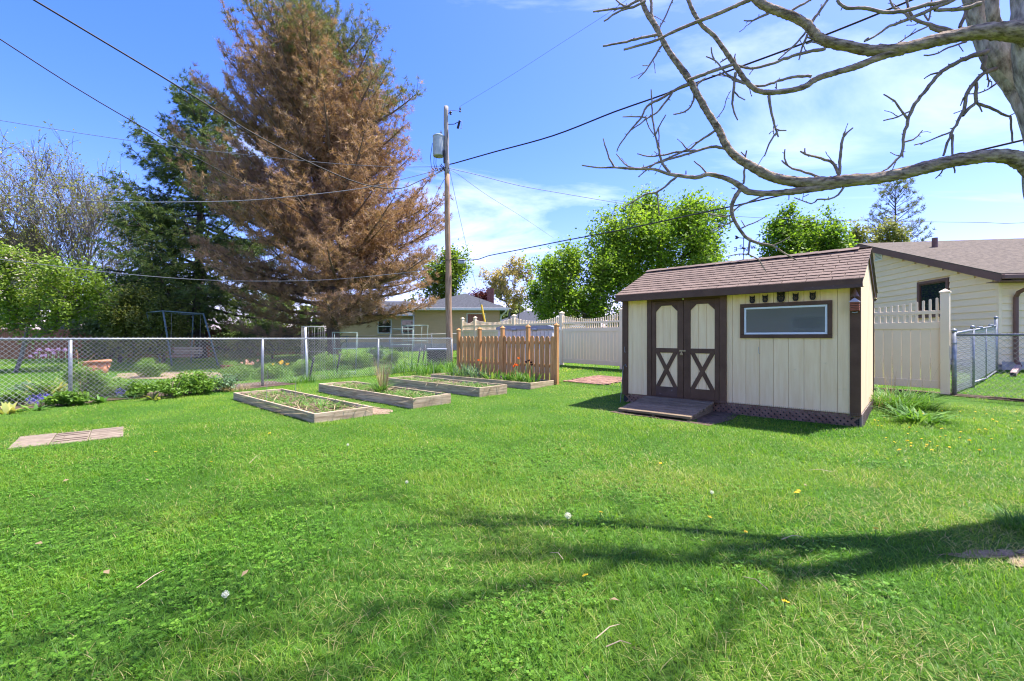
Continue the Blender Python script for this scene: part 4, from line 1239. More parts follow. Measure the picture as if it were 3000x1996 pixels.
# ------------------------------------------------------------------ cedar picket fence behind the tulip bed
def picket_fence():
    o = Vector((1.13, 11.27))
    b = onground(o.x, o.y)
    t = thing('picket_fence', 'low cedar picket fence with pointed posts behind the tulip bed', 'fence', b, TH)
    L = 3.78
    rng = random.Random(8)
    for k in range(5):
        x = -L * k / 4
        h = 1.50 - 0.02 * k
        p = MB().box(-0.047, 0.047, -0.047, 0.047, -0.1, h, 0.004).build('post', cedar, t, loc=(x, 0, 0), rot=(0, 0, rng.uniform(-0.02, 0.02)))
        MB().lathe([(0.078, h - 0.002), (0.078, h + 0.014), (0.0005, h + 0.075)], 4, M=Matrix.Rotation(math.pi / 4, 4, 'Z')).build('post_cap', cedar, p)
    for z in (0.42, 1.02):
        MB().box(-L + 0.048, -0.048, 0.012, 0.05, z, z + 0.085, 0.003).build('rail', cedar, t)
    n = 22
    for k in range(n):
        if k % 6 == 0 and k: pass
        x = -0.13 - (L - 0.26) * k / (n - 1)
        if any(abs(x + L * q / 4) < 0.06 for q in range(5)): continue
        w = 0.066
        h = 1.235 + rng.uniform(-0.012, 0.012)
        MB().prism([(-w, 0.10), (w, 0.10), (w, h - 0.05), (w - 0.035, h), (-w + 0.035, h), (-w, h - 0.05)], -0.009, 0.009).build('picket', cedar, t, loc=(x, 0.0, 0), rot=(0, rng.uniform(-0.008, 0.008), 0))
picket_fence()

# ------------------------------------------------------------------ vinyl privacy fence
def vinyl_fence():
    t = thing('vinyl_fence', 'tan vinyl privacy fence with scalloped picket top behind the shed', 'fence', onground(VINYL_R.x, VINYL_R.y), 0)
    rot = math.atan2(VINYL_D.y, VINYL_D.x)
    base = Vector(t.location)
    ts = [0, 2.55, 5.05, 7.55, 10.34, 13.23, 16.25, 17.4]
    pk = MB().box(-0.019, 0.019, -0.011, 0.011, 0, 1, 0.0)
    pk_tip = MB().prism([(-0.019, 0.0), (0.019, 0.0), (0.019, 0.97), (0.0, 1.0), (-0.019, 0.97)], -0.012, 0.012).mesh('picket', vinyl)
    post = MB().box(-0.064, 0.064, -0.064, 0.064, -0.1, 1.92, 0.006).mesh('post', vinyl)
    capm = MB().lathe([(0.108, 1.92), (0.108, 1.945), (0.0005, 2.0)], 4, M=Matrix.Rotation(math.pi / 4, 4, 'Z')).mesh('post_cap', vinyl)
    def P(s):
        q = VINYL_R + VINYL_D * s
        return Vector((q.x, q.y, float(gz(q.x, q.y))))
    for k, s in enumerate(ts):
        p = P(s)
        o = piece('post', post, t, p - base, (0, 0, rot))
        piece('post_cap', capm, o)
    for k in range(len(ts) - 1):
        a, b = ts[k] + 0.064, ts[k + 1] - 0.064
        Ls = b - a
        zb = min(P(a).z, P(b).z)
        mid = P((a + b) / 2); mid.z = zb
        def pl(x0, x1, y, z0, z1, nm):
            MB().box(x0, x1, -y, y, z0, z1, 0.004).build(nm, vinyl, t, loc=mid - base, rot=(0, 0, rot))
        pl(-Ls / 2, Ls / 2, 0.026, 0.10, 0.25, 'bottom_rail')
        pl(-Ls / 2, Ls / 2, 0.026, 1.24, 1.375, 'middle_rail')
        pl(-Ls / 2, Ls / 2, 0.020, 1.525, 1.595, 'top_rail')
        nb = max(3, int(round(Ls / 0.145)))
        w = Ls / nb
        bm = MB().box(-w / 2 + 0.003, w / 2 - 0.003, -0.011, 0.011, 0.24, 1.25, 0.003).mesh('board', vinyl)
        for i in range(nb):
            q = P(a + w * (i + 0.5)); q.z = zb
            piece('board', bm, t, q - base, (0, 0, rot))
        npk = max(4, int(round(Ls / 0.098)))
        for i in range(npk):
            f = (i + 0.5) / npk
            q = P(a + Ls * f); q.z = zb + 1.37
            hgt = 0.315 + 0.165 * (abs(2 * f - 1) ** 1.8)
            piece('picket', pk_tip, t, q - base, (0, 0, rot), (1, 1, hgt))
vinyl_fence()

# ------------------------------------------------------------------ chain-link
def chain_mesh(run, z0, z1, d=0.082, r=0.0024, top_twist=True):
    """diamond wire mesh between plan points run=[(x,y,z)...] -> MB; wires are three-sided"""
    a, b = Vector(run[0]), Vector(run[1])
    L = (b.xy - a.xy).length
    dirv = (b - a) / L
    hgt = z1 - z0
    segs_a, segs_b = [], []
    k = d / 2
    for sgn in (1, -1):
        x = -hgt
        while x < L + hgt:
            x0, x1 = (x, x + hgt * (d / d)) if sgn > 0 else (x + hgt, x)
            za, zb_ = z0, z1
            # clip to 0..L
            pts = []
            for (xx, zz) in ((x0, za), (x1, zb_)): pts.append([xx, zz])
            (xa, z_a), (xb, z_b) = pts
            def clip(xa, za, xb, zb):
                if xa < 0: f = (0 - xa) / (xb - xa); xa, za = 0, za + (zb - za) * f
                if xa > L: f = (L - xa) / (xb - xa); xa, za = L, za + (zb - za) * f
                return xa, za
            if max(xa, xb) <= 0 or min(xa, xb) >= L:
                x += d; continue
            na = clip(xa, z_a, xb, z_b); nb = clip(xb, z_b, xa, z_a)
            offs = 0.0016 * sgn
            nrm = Vector((-dirv.y, dirv.x, 0)) * offs
            segs_a.append(a + dirv * na[0] + Vector((0, 0, na[1])) + nrm); segs_b.append(a + dirv * nb[0] + Vector((0, 0, nb[1])) + nrm)
            x += d
    A = np.array([tuple(p) for p in segs_a]); B = np.array([tuple(p) for p in segs_b])
    rr = np.full(len(A), r)
    return A, B, rr
def mesh_part(parent, run, z0, z1, mat, d=0.082, r=0.0026, knuckles=True):
    A, B, rr = chain_mesh(run, z0, z1, d, r)
    if knuckles:                                       # the twisted wire ends standing over the rail
        a, b = Vector(run[0]), Vector(run[1])
        L = (b.xy - a.xy).length; dv = (b - a) / L
        x = 0.0; ka, kb = [], []
        while x < L:
            p = a + dv * x + Vector((0, 0, z1)); q = a + dv * (x + d * 0.22) + Vector((0, 0, z1 + 0.028)); w = a + dv * (x + d * 0.44) + Vector((0, 0, z1))
            ka += [p, q]; kb += [q, w]; x += d
        A = np.concatenate([A, np.array([tuple(p) for p in ka])]); B = np.concatenate([B, np.array([tuple(p) for p in kb])])
        rr = np.concatenate([rr, np.full(len(ka), r * 1.25)])
    v, f = edge_tubes(A, B, rr, rr, 3)
    o = wpart('wire_mesh', mesh_np('wire_mesh', v, f, mat), parent)
    o['kind'] = 'stuff'
    return o
def chain_post(parent, p, h, r=0.030, cap=True):
    o = piece('post', MB().tube([(0, 0, -0.1), (0, 0, h)], r, 12).mesh('post', galv, True), parent, Vector(p) - Vector(parent.location))
    if cap:
        piece('post_cap', MB().lathe([(r * 1.15, h - 0.02), (r * 1.2, h + 0.01), (r * 0.8, h + 0.035), (0.001, h + 0.045)], 12).mesh('post_cap', galv, True), o)
    return o
def left_chain():
    ts = [-7.2, -3.60, 0.0, 3.57, 7.25, 10.8]
    P = [FENCE_A + FENCE_D * s for s in ts]
    t = thing('chain_link_fence', 'galvanised chain-link fence running along the flower border on the left', 'fence', onground(P[2].x, P[2].y), 0)
    top = H - 0.005
    for p in P: chain_post(t, (p.x, p.y, float(gz(p.x, p.y))), top - 0.035 - float(gz(p.x, p.y)), 0.032, False)
    a, b = P[0], P[-1]
    w = MB().tube([(a.x, a.y, top - 0.02), (b.x, b.y, top - 0.02)], 0.023, 12).mesh('top_rail', galv, True)
    wpart('top_rail', w, t)
    off = FENCE_N * -0.036
    a2 = FENCE_A + FENCE_D * -4.0 + off; b2 = b + off
    mesh_part(t, [(a2.x, a2.y, 0), (b2.x, b2.y, 0)], 0.05, top - 0.004, galv_wire, 0.082, 0.0019)
left_chain()
def back_chain():
    a, b = Vector((-11.5, 24.5)), Vector((-2.2, 25.2))
    t = thing('chain_link_fence', 'thin dark chain-link fence before the beige house', 'fence', onground(a.x, a.y), 0)
    d = (b - a) / 4
    for k in range(5):
        p = a + d * k
        chain_post(t, (p.x, p.y, float(gz(p.x, p.y))), 1.16, 0.028)
    za, zb = float(gz(a.x, a.y)), float(gz(b.x, b.y))
    wpart('top_rail', MB().tube([(a.x, a.y, za + 1.15), (b.x, b.y, zb + 1.15)], 0.022, 8).mesh('top_rail', dark_wire, True), t)
    mesh_part(t, [(a.x, a.y, za), (b.x, b.y, za)], 0.03, 1.14, dark_wire, 0.14, 0.003, False)
back_chain()
def right_chain():
    p0 = Vector((8.27, 8.30)); dirn = -VINYL_D
    t = thing('chain_link_fence', 'galvanised chain-link fence at the right continuing from the tan vinyl fence', 'fence', onground(p0.x, p0.y), 0)
    z = float(gz(p0.x, p0.y))
    chain_post(t, (p0.x, p0.y, z), 1.20, 0.036)
    e = p0 + dirn * 3.2
    chain_post(t, (e.x, e.y, float(gz(e.x, e.y))), 1.18, 0.032)
    wpart('top_rail', MB().tube([(p0.x, p0.y, z + 1.125), (e.x, e.y, z + 1.125)], 0.021, 10).mesh('top_rail', galv, True), t)
    q = dirn * 0.03
    mesh_part(t, [(p0.x + q.x, p0.y + q.y, z), (e.x, e.y, z)], 0.03, 1.13, dark_wire, 0.088, 0.0026, True)
    for s in (0.35, 0.62, 0.95):
        wpart('tension_band', MB().lathe([(0.041, z + s), (0.041, z + s + 0.03)], 12, c=(p0.x, p0.y, 0)).mesh('tension_band', galv), t)
    # the return towards the house, with the gate
    r1 = Vector((9.50, 9.15)); r2 = Vector((10.75, 10.08)); r3 = Vector((12.35, 11.32))
    zz = [float(gz(v.x, v.y)) for v in (p0, r1, r2, r3)]
    chain_post(t, (r1.x, r1.y, zz[1]), 1.24, 0.034)
    chain_post(t, (r3.x, r3.y, zz[3]), 1.42, 0.036)
    wpart('brace_rail', MB().tube([(p0.x, p0.y, zz[0] + 1.15), (r1.x, r1.y, zz[1] + 1.19)], 0.021, 10).mesh('brace_rail', galv, True), t)
    mesh_part(t, [(p0.x, p0.y, zz[0]), (r1.x, r1.y, zz[1])], 0.04, 1.15, galv_wire, 0.082, 0.0034, True)
    g = thing('chain_link_gate', 'curved-bottom galvanised chain-link gate by the downspout of the tan house', 'gate', onground(r1.x, r1.y), 0)
    a = r1 + (r3 - r1).normalized() * 0.07; b = r3 - (r3 - r1).normalized() * 0.07
    za, zb = zz[1] + 0.10, zz[3] + 0.06
    ha, hb = zz[1] + 1.18, zz[3] + 1.22
    m = (a + b) / 2
    fr = MB()
    pts = [(a.x, a.y, za), (a.x, a.y, ha), (b.x, b.y, hb), (b.x, b.y, zb)]
    fr.tube([pts[0], pts[1]], 0.022, 10); fr.tube([pts[1], pts[2]], 0.020, 10); fr.tube([pts[2], pts[3]], 0.022, 10)
    fr.tube([(a.x, a.y, za), (m.x, m.y, (za + zb) / 2 - 0.05), (b.x, b.y, zb)], 0.020, 10)
    wpart('gate_frame', fr.mesh('gate_frame', galv, True), g)
    wpart('centre_bar', MB().tube([(m.x, m.y, (za + zb) / 2 - 0.05), (m.x, m.y, (ha + hb) / 2)], 0.020, 10).mesh('centre_bar', galv, True), g)
    mesh_part(g, [(a.x, a.y, zz[1]), (b.x, b.y, zz[3])], 0.10, 1.18, galv_wire, 0.082, 0.0034, False)
    for f in (0.25, 0.75):
        p = a.lerp(b, f)
        wpart('latch', MB().box(p.x - 0.05, p.x + 0.05, p.y - 0.03, p.y + 0.03, ha + (hb - ha) * f, ha + (hb - ha) * f + 0.06, 0.01).mesh('latch', galv), g)
right_chain()

# ------------------------------------------------------------------ the tan house at the right
def tan_house():
    c = Vector((13.40, 12.20)); w = Vector((0.167, 0.986)); r = Vector((0.986, -0.167))
    gb = float(gz(c.x, c.y)) - 0.05
    t = thing('tan_house', 'tan lap-sided house with brown roof trim and gable window at the right', 'house', (c.x, c.y, gb), math.atan2(r.y, r.x))
    # local: x along r (to the right, the eave side), y along w (back along the gable wall)
    HW = 5.8
    ze = 2.62; pitch = 0.335
    zp = ze + (HW + 0.0) * pitch
    LEN = 12.0
    def rz(y): return ze + y * pitch if y <= HW else ze + (2 * HW - y) * pitch
    core = MB().prism([(0.03, 0), (2 * HW - 0.03, 0), (2 * HW - 0.03, ze - 0.06), (HW, zp - 0.06), (0.03, ze - 0.06)], 0.03, LEN,
                      Matrix(((0, 1, 0, 0), (1, 0, 0, 0), (0, 0, 1, 0), (0, 0, 0, 1))))
    core.build('wall_core', tansiding, t)
    MB().box(-0.02, LEN, -0.02, 0.05, -0.4, 0.30).build('foundation', concrete, t)
    MB().box(-0.02, 0.05, -0.02, 2 * HW, -0.4, 0.30).build('foundation', concrete, t)
    ex = 0.20
    # gable wall courses: each leans out at its lower edge
    Mg = Matrix(((0, 1, 0, 0), (1, 0, 0, 0), (0, 0, 1, 0), (0, 0, 0, 1)))
    win = (1.71, 3.03, 1.60, 2.82)
    k = 0; z = 0.28
    while z < zp - 0.12:
        zb, zt = z, z + ex
        yl = 0.0 if zt < ze else (zt - ze) / pitch
        yr = 2 * HW - yl
        spans = [(yl, yr)]
        if zt > win[2] and zb < win[3]: spans = [(yl, win[0] - 0.03), (win[1] + 0.03, yr)]
        for a, b in spans:
            if b - a < 0.1: continue
            vs = [(-0.034, a, zb), (-0.034, b, zb), (-0.006, b, zt), (-0.006, a, zt), (0.03, a, zb), (0.03, b, zb), (0.03, b, zt), (0.03, a, zt)]
            fs = [[0, 3, 2, 1], [0, 1, 5, 4], [3, 7, 6, 2], [0, 4, 7, 3], [1, 2, 6, 5], [4, 5, 6, 7]]
            MB().add(vs, fs).build('siding_board', tansiding, t)
        z += ex
    z = 0.28
    while z < ze - 0.1:                                # eave wall to the right of the corner
        vs = [(0.0, -0.034, z), (LEN, -0.034, z), (LEN, -0.006, z + ex), (0.0, -0.006, z + ex), (0.0, 0.03, z), (LEN, 0.03, z), (LEN, 0.03, z + ex), (0.0, 0.03, z + ex)]
        fs = [[0, 1, 2, 3], [0, 4, 5, 1], [3, 2, 6, 7], [0, 3, 7, 4], [1, 5, 6, 2], [4, 7, 6, 5]]
        MB().add(vs, fs).build('siding_board', tansiding, t); z += ex
    MB().box(-0.042, 0.03, -0.042, 0.035, 0.2, ze, 0.003).build('corner_trim', tansiding, t)
    # roof slabs
    ov, rk = 0.50, 0.35
    th = 0.16
    def slab(y0, z0, y1, z1, nm='roof'):
        return MB().prism([(y0, z0), (y1, z1), (y1, z1 + 0.03), (y0, z0 + 0.03)], -rk, LEN, Mg).build(nm, roof_brown, t)
    slab(-ov, ze - ov * pitch + th, HW, zp + th); slab(2 * HW + ov, ze - ov * pitch + th, HW + 0.001, zp + th)
    # barge boards and soffit
    for (ya, za, yb, zb) in ((-ov, ze - ov * pitch, HW, zp), (2 * HW + ov, ze - ov * pitch, HW, zp)):
        MB().beam((-rk + 0.012, ya, za + th - 0.10), (-rk + 0.012, yb, zb + th - 0.10), 0.024, 0.20).build('barge_board', house_brown, t)
        MB().beam((-rk / 2, ya, za + th - 0.175), (-rk / 2, yb, zb + th - 0.175), rk - 0.03, 0.02).build('soffit', house_brown, t)
    MB().box(-rk, LEN, -ov - 0.10, -ov, ze - ov * pitch + 0.03, ze - ov * pitch + 0.15, 0.01).build('gutter', house_brown, t)
    MB().box(-rk + 0.03, LEN, -ov, 0.0, ze - ov * pitch - 0.02, ze - ov * pitch + 0.0).build('soffit', house_brown, t)
    # gable window
    W = MB().box(0.0, 0.012, win[0], win[1], win[2], win[3]).build('window', glass_dark, t)
    q = 0.085
    for a in ((win[0], win[1], win[3] - q, win[3]), (win[0], win[1], win[2], win[2] + q), (win[0], win[0] + q, win[2] + q, win[3] - q), (win[1] - q, win[1], win[2] + q, win[3] - q)):
        MB().box(-0.05, 0.02, a[0], a[1], a[2], a[3], 0.005).build('frame', house_brown, W)
    i0, i1, j0, j1 = win[0] + q, win[1] - q, win[2] + q, win[3] - q
    s = 0.04
    for a in ((i0, i1, j1 - s, j1), (i0, i1, j0, j0 + s), (i0, i0 + s, j0 + s, j1 - s), (i1 - s, i1, j0 + s, j1 - s)):
        MB().box(-0.030, 0.016, a[0], a[1], a[2], a[3], 0.003).build('sash', brown, W)
    # gable louvre
    lv = MB().box(-0.032, 0.02, 4.88, 5.30, 3.94, 4.38).build('louvre_vent', white_paint, t)
    for i in range(7):
        MB().beam((-0.042, 4.92, 3.99 + i * 0.055), (-0.042, 5.26, 3.99 + i * 0.055), 0.03, 0.008, up=(-0.6, 0, 0.8)).build('slat', metal_grey, lv)
    # vent pipe on the near slope
    yv = 4.3
    MB().tube([(1.35, yv, rz(yv) + 0.10), (1.35, yv, rz(yv) + 0.52)], 0.085, 12).build('vent_pipe', house_brown, t, smooth=False)
    # downspout with elbows and the run-out on the grass
    x = 0.32
    d = MB()
    d.beam((x, -ov - 0.05, ze - ov * pitch + 0.03), (x, -ov - 0.05, ze - ov * pitch - 0.12), 0.07, 0.09, up=(0, 1, 0))
    d.tube([(x, -ov - 0.05, ze - ov * pitch - 0.05), (x, -ov - 0.03, ze - ov * pitch - 0.16), (x, -0.16, ze - 0.46), (x, -0.085, ze - 0.58), (x, -0.085, 0.42), (x, -0.10, 0.30), (x - 0.05, -0.25, 0.17)], 0.052, 8)
    d.build('downspout', house_brown, t)
    dx = MB().beam((x - 0.05, -0.22, 0.17), (x - 1.45, -1.80, 0.06), 0.10, 0.085)
    dx.build('downspout_extension', M('faded_pink_spout', (0.33, 0.215, 0.20), (0.42, 0.29, 0.27), ns=5, rough=0.5, bump=0.05, rand=0), t)
    MB().beam((x - 1.44, -1.789, 0.061), (x - 1.454, -1.805, 0.06), 0.086, 0.070).build('spout_mouth', dark_in, t)
    # electric meter
    mb = MB().box(1.02, 1.34, -0.14, -0.025, 1.42, 1.86, 0.01).build('meter_box', metal_grey, t)
    MB().lathe([(0.085, 0), (0.085, 0.06), (0.06, 0.085)], 16, M=Matrix.Translation((1.18, -0.14, 1.68)) @ Matrix.Rotation(math.pi / 2, 4, 'X')).build('meter_dial', glass_dark, mb)
tan_house()

# ------------------------------------------------------------------ houses behind
def hip_house(name, label, origin, rot, wx, dy, zw, pitch, ov, siding, roofm, wins=(), base_z=None, ridge=True, trim=white_paint, course=0.16):
    gb = float(gz(origin[0], origin[1])) if base_z is None else base_z
    t = thing(name, label, 'house', (origin[0], origin[1], gb), rot)
    w = MB()
    w.box(0.02, wx - 0.02, 0.02, dy, -0.3, zw)
    w.build('wall', siding, t)
    cm = MB()
    z = 0.25
    while z < zw - 0.02:                               # siding courses, leaning out at the bottom
        for (p, q) in (((0, 0), (wx, 0)), ((wx, 0), (wx, dy)), ((0, dy), (0, 0))):
            p = Vector(p); q = Vector(q); d = (q - p).normalized(); n = Vector((d.y, -d.x))
            a, b = p + n * 0.018, q + n * 0.018
            a2, b2 = p + n * 0.0, q + n * 0.0
            cm.add([(a.x, a.y, z), (b.x, b.y, z), (b2.x, b2.y, z + course), (a2.x, a2.y, z + course), (p.x - n.x * .03, p.y - n.y * .03, z), (q.x - n.x * .03, q.y - n.y * .03, z)], [[0, 1, 2, 3], [0, 4, 5, 1]])
        z += course
    cm.build('siding', siding, t)['kind'] = 'stuff'
    MB().box(-0.03, wx + 0.03, -0.03, 0.1, -0.3, 0.24).build('foundation', concrete, t)
    zo = zw - 0.02
    hz = zo + (dy / 2 + ov) * pitch
    a = [(-ov, -ov, zo), (wx + ov, -ov, zo), (wx + ov, dy + ov, zo), (-ov, dy + ov, zo)]
    r = [(dy / 2, dy / 2, hz), (max(wx - dy / 2, dy / 2 + 0.01), dy / 2, hz)]
    vs = a + r
    MB().add(vs, [[0, 1, 5, 4], [1, 2, 5], [2, 3, 4, 5], [3, 0, 4], [3, 2, 1, 0]]).build('roof', roofm, t)
    for q in ((-ov - 0.03, wx + ov + 0.03, -ov - 0.10, -ov - 0.003), (-ov - 0.03, wx + ov + 0.03, dy + ov + 0.003, dy + ov + 0.08)):
        MB().box(q[0], q[1], q[2], q[3], zo - 0.14, zo + 0.02, 0.01).build('gutter', trim, t)
    for q in ((-ov - 0.08, -ov - 0.003), (wx + ov + 0.003, wx + ov + 0.08)):
        MB().box(q[0], q[1], -ov - 0.10, dy + ov, zo - 0.141, zo + 0.018, 0.01).build('gutter', trim, t)
    for (x0, x1, z0, z1, inner) in wins:
        W = MB().box(x0, x1, -0.022, -0.012, z0, z1).build('window', glass_dark if inner is None else inner, t)
        f = 0.07
        for b in ((x0, x1, z1 - f, z1), (x0, x1, z0, z0 + f), (x0, x0 + f, z0 + f, z1 - f), (x1 - f, x1, z0 + f, z1 - f)):
            MB().box(b[0], b[1], -0.055, 0.0, b[2], b[3], 0.006).build('frame', trim, W)
        if inner is None:
            MB().box(x0 + f, x1 - f, -0.045, -0.005, (z0 + z1) / 2 - 0.03, (z0 + z1) / 2 + 0.03).build('sash', trim, W)
    return t
b = hip_house('beige_house', 'beige house with grey hip roof and curtained window behind the utility pole', (-6.70, 30.0), 0.02, 5.85, 6.5, 2.62, 0.36, 0.55, beigesiding, roof_grey,
              [(3.62, 4.92, 1.35, 2.30, curtain)], base_z=0.62)
ds = MB().tube([(6.30, -0.60, 2.50), (6.28, -0.52, 2.38), (5.98, -0.10, 2.12), (5.93, -0.06, 1.95), (5.93, -0.06, 0.0)], 0.055, 8).build('downspout', white_paint, b, smooth=True)
MB().tube([(0.06, -0.07, 2.48), (0.06, -0.07, 0.0)], 0.055, 8).build('downspout', white_paint, b, smooth=True)
MB().box(4.9, 5.4, 3.2, 3.7, 3.2, 4.35).build('chimney_box', M('red_chimney', (0.22, 0.09, 0.07), (0.32, 0.15, 0.12), ns=8, rand=0), b)
hip_house('beige_house_wing', 'far beige house wing with white windows seen through the dying pine', (-15.6, 38.0), 0.0, 9.5, 7.0, 2.62, 0.36, 0.55, beigesiding, roof_grey,
          [(4.1, 5.3, 1.0, 2.2, None), (6.1, 7.3, 1.0, 2.2, None)], base_z=0.62)
hip_house('grey_roof_house', 'distant house showing only its dark grey roof right of the beige house', (-1.6, 52.0), 0.05, 8.5, 7.0, 2.45, 0.40, 0.6, beigesiding, roof_grey, [(2.5, 3.8, 1.0, 2.1, None)], base_z=0.55)
hip_house('tan_roof_house', 'distant house with a low brownish roof over the vinyl fence', (3.2, 58.0), 0.0, 7.5, 7.0, 2.2, 0.33, 0.6, beigesiding, roof_brown, [(2.5, 3.8, 1.0, 2.1, None)], base_z=0.55)
# yellow guard on the guy wire
tag(MB().tube([at(1410, 893, 24.5), at(1421, 944, 24.5)], 0.05, 8).build('guy_wire_guard', yellow_m), 'bright yellow plastic guard on the guy wire before the beige house', 'guy guard')

# reddish board fence along the left back
def red_fence():
    a, b = Vector((-33.0, 24.5)), Vector((-13.0, 28.5))
    t = thing('board_fence', 'reddish brown board fence in the shade of the conifers at the left', 'fence', onground(a.x, a.y), 0)
    d = (b - a); L = d.length; d.normalize()
    n = Vector((-d.y, d.x))
    m = MB(); rng = random.Random(4)
    x = 0
    while x < L:
        p = a + d * (x + 0.07); z = float(gz(p.x, p.y))
        h = 1.75 + rng.uniform(-0.015, 0.015)
        rot = Matrix.Translation((p.x, p.y, z)) @ Matrix.Rotation(math.atan2(d.y, d.x), 4, 'Z')
        m.prism([(-0.066, 0.04), (0.066, 0.04), (0.066, h - 0.03), (0.04, h), (-0.04, h), (-0.066, h - 0.03)], -0.01, 0.01, rot)
        x += 0.142
    wpart('boards', m.mesh('boards', fence_red), t)['kind'] = 'stuff'
    for z in (0.35, 1.4):
        wpart('rail', MB().beam((a.x + n.x * 0.03, a.y + n.y * 0.03, z), (b.x + n.x * 0.03, b.y + n.y * 0.03, z + 0.05), 0.04, 0.09).mesh('rail', fence_red), t)
red_fence()

# ------------------------------------------------------------------ paving
paver_dark = M('darker_paver_tone', (0.13, 0.095, 0.068), (0.20, 0.15, 0.11), ns=20, rand=0)  # darker paver tone for the score lines, laid on as thin strips
def pavers():
    b = onground(PAVER_O.x, PAVER_O.y)
    t = thing('paver_patch', 'pinkish concrete pavers set flush in the lawn at the left', 'paving', b, PAVER_ROT)
    rng = random.Random(2)
    w, d = 0.96 / 3, 0.40
    for i in range(3):
        for j in range(2):
            x0, y0 = i * (w + 0.006), j * (d + 0.006)
            p = MB().box(x0, x0 + w, y0, y0 + d, -0.04, 0.012 + rng.uniform(-0.004, 0.004), 0.004).build('paver', paver_m, t)
            if i > 0:                        # scored like small bricks
                for k in range(1, 3):
                    MB().box(x0 + 0.01, x0 + w - 0.01, y0 + d * k / 3 - 0.002, y0 + d * k / 3 + 0.002, 0.008, 0.0172).build('score_line', paver_dark, p)
                for k in range(3):
                    xx = x0 + w * (0.5 if k % 2 else 0.28)
                    MB().box(xx - 0.002, xx + 0.002, y0 + d * k / 3 + 0.008, y0 + d * (k + 1) / 3 - 0.008, 0.008, 0.0172).build('score_line', paver_dark, p)
pavers()
def brick_path():
    p0 = G(1640, 1122)
    t = thing('brick_path', 'small red brick paving past the end of the cedar fence', 'paving', p0, TH)
    rng = random.Random(6)
    me = MB().box(-0.098, 0.098, -0.047, 0.047, -0.04, 0.025, 0.004).mesh('brick', brickpav)
    for i in range(6):
        for j in range(16):
            x = 0.05 + i * 0.204 + (j % 2) * 0.10; y = 0.25 + j * 0.10
            p = p0.xy + AX * x + AY * y
            piece('brick', me, t, (x, y, float(gz(p.x, p.y)) - p0.z + rng.uniform(-0.004, 0.004)), (0, 0, rng.uniform(-0.02, 0.02)))
brick_path()
# bare soil and mulch
def strip(l0, l1, s0, s1):
    q = []
    for l, s in ((l0, s0), (l1, s0), (l1, s1), (l0, s1)):
        p = FENCE_A + FENCE_D * l + FENCE_N * s
        q.append((p.x, p.y))
    return q
sheet('border_soil', strip(-3.2, 4.4, -0.24, 1.1), soil, 0.012, seed=3)
sheet('mulch_patch', [tuple(G(330, 1112).xy), tuple(G(660, 1112).xy), tuple(G(700, 1094).xy), tuple(G(500, 1091).xy), tuple(G(350, 1096).xy)], mulch, 0.020, seed=4)
q = []
for s, w in ((-3.3, -0.16), (-0.1, -0.14), (7.5, -0.12), (7.5, 0.14), (-0.1, 0.16), (-3.3, 0.12)):
    p = VINYL_R + VINYL_D * s + Vector((-VINYL_D.y, VINYL_D.x)) * -w
    q.append((p.x, p.y))
sheet('fence_soil', q, soil, 0.012, seed=5)
q = [tuple((SHED_O.xy + AX * x + AY * y)) for x, y in ((-3.22, -1.20), (-1.62, -1.18), (-1.45, -0.5), (-1.55, 0.0), (-3.2, 0.0))]
sheet('ramp_soil', q, soil, 0.010, seed=6)
q = [tuple((Vector(BEDS[0][0]) + AX * x + AY * y)) for x, y in ((-2.2, 0.93), (0.0, 0.94), (0.10, 1.20), (-0.2, 1.40), (-2.2, 1.42))]
sheet('bed_litter', q, mulch, 0.010, seed=7, step=0.12, rag=0.04)
q = [(2.55, 2.42), (2.9, 2.33), (3.4, 2.28), (4.6, 2.5), (4.4, 3.1), (3.5, 2.78), (2.9, 2.62)]

# the house behind the viewer, seen only in the shed window
p0 = Vector((-6.4, -2.4)) - Vector((-0.739, 0.674)) * 8.0
own = hip_house('own_house', 'tan house mirrored in the shed window', (p0.x, p0.y), math.radians(137.6), 15.0, 8.0, 2.7, 0.36, 0.5, beigesiding, roof_brown, [(1.5, 3.0, 1.0, 2.2, None), (7.6, 8.8, 1.0, 2.2, None)], base_z=0.0)
MB().box(6.9, 7.25, -0.16, -0.02, 1.2, 1.75, 0.01).build('meter_box', metal_grey, own)


q = [(3.05 + (0.42 + 0.16 * math.sin(3 * a) + 0.09 * math.sin(7 * a + 1)) * math.cos(a), 2.50 + (0.12 + 0.04 * math.sin(2 * a + 1) + 0.025 * math.sin(5 * a)) * math.sin(a)) for a in [2 * math.pi * i / 44 for i in range(44)]]
sheet('worn_soil', q, thatch, 0.003, seed=8, step=0.08, rag=0.02)

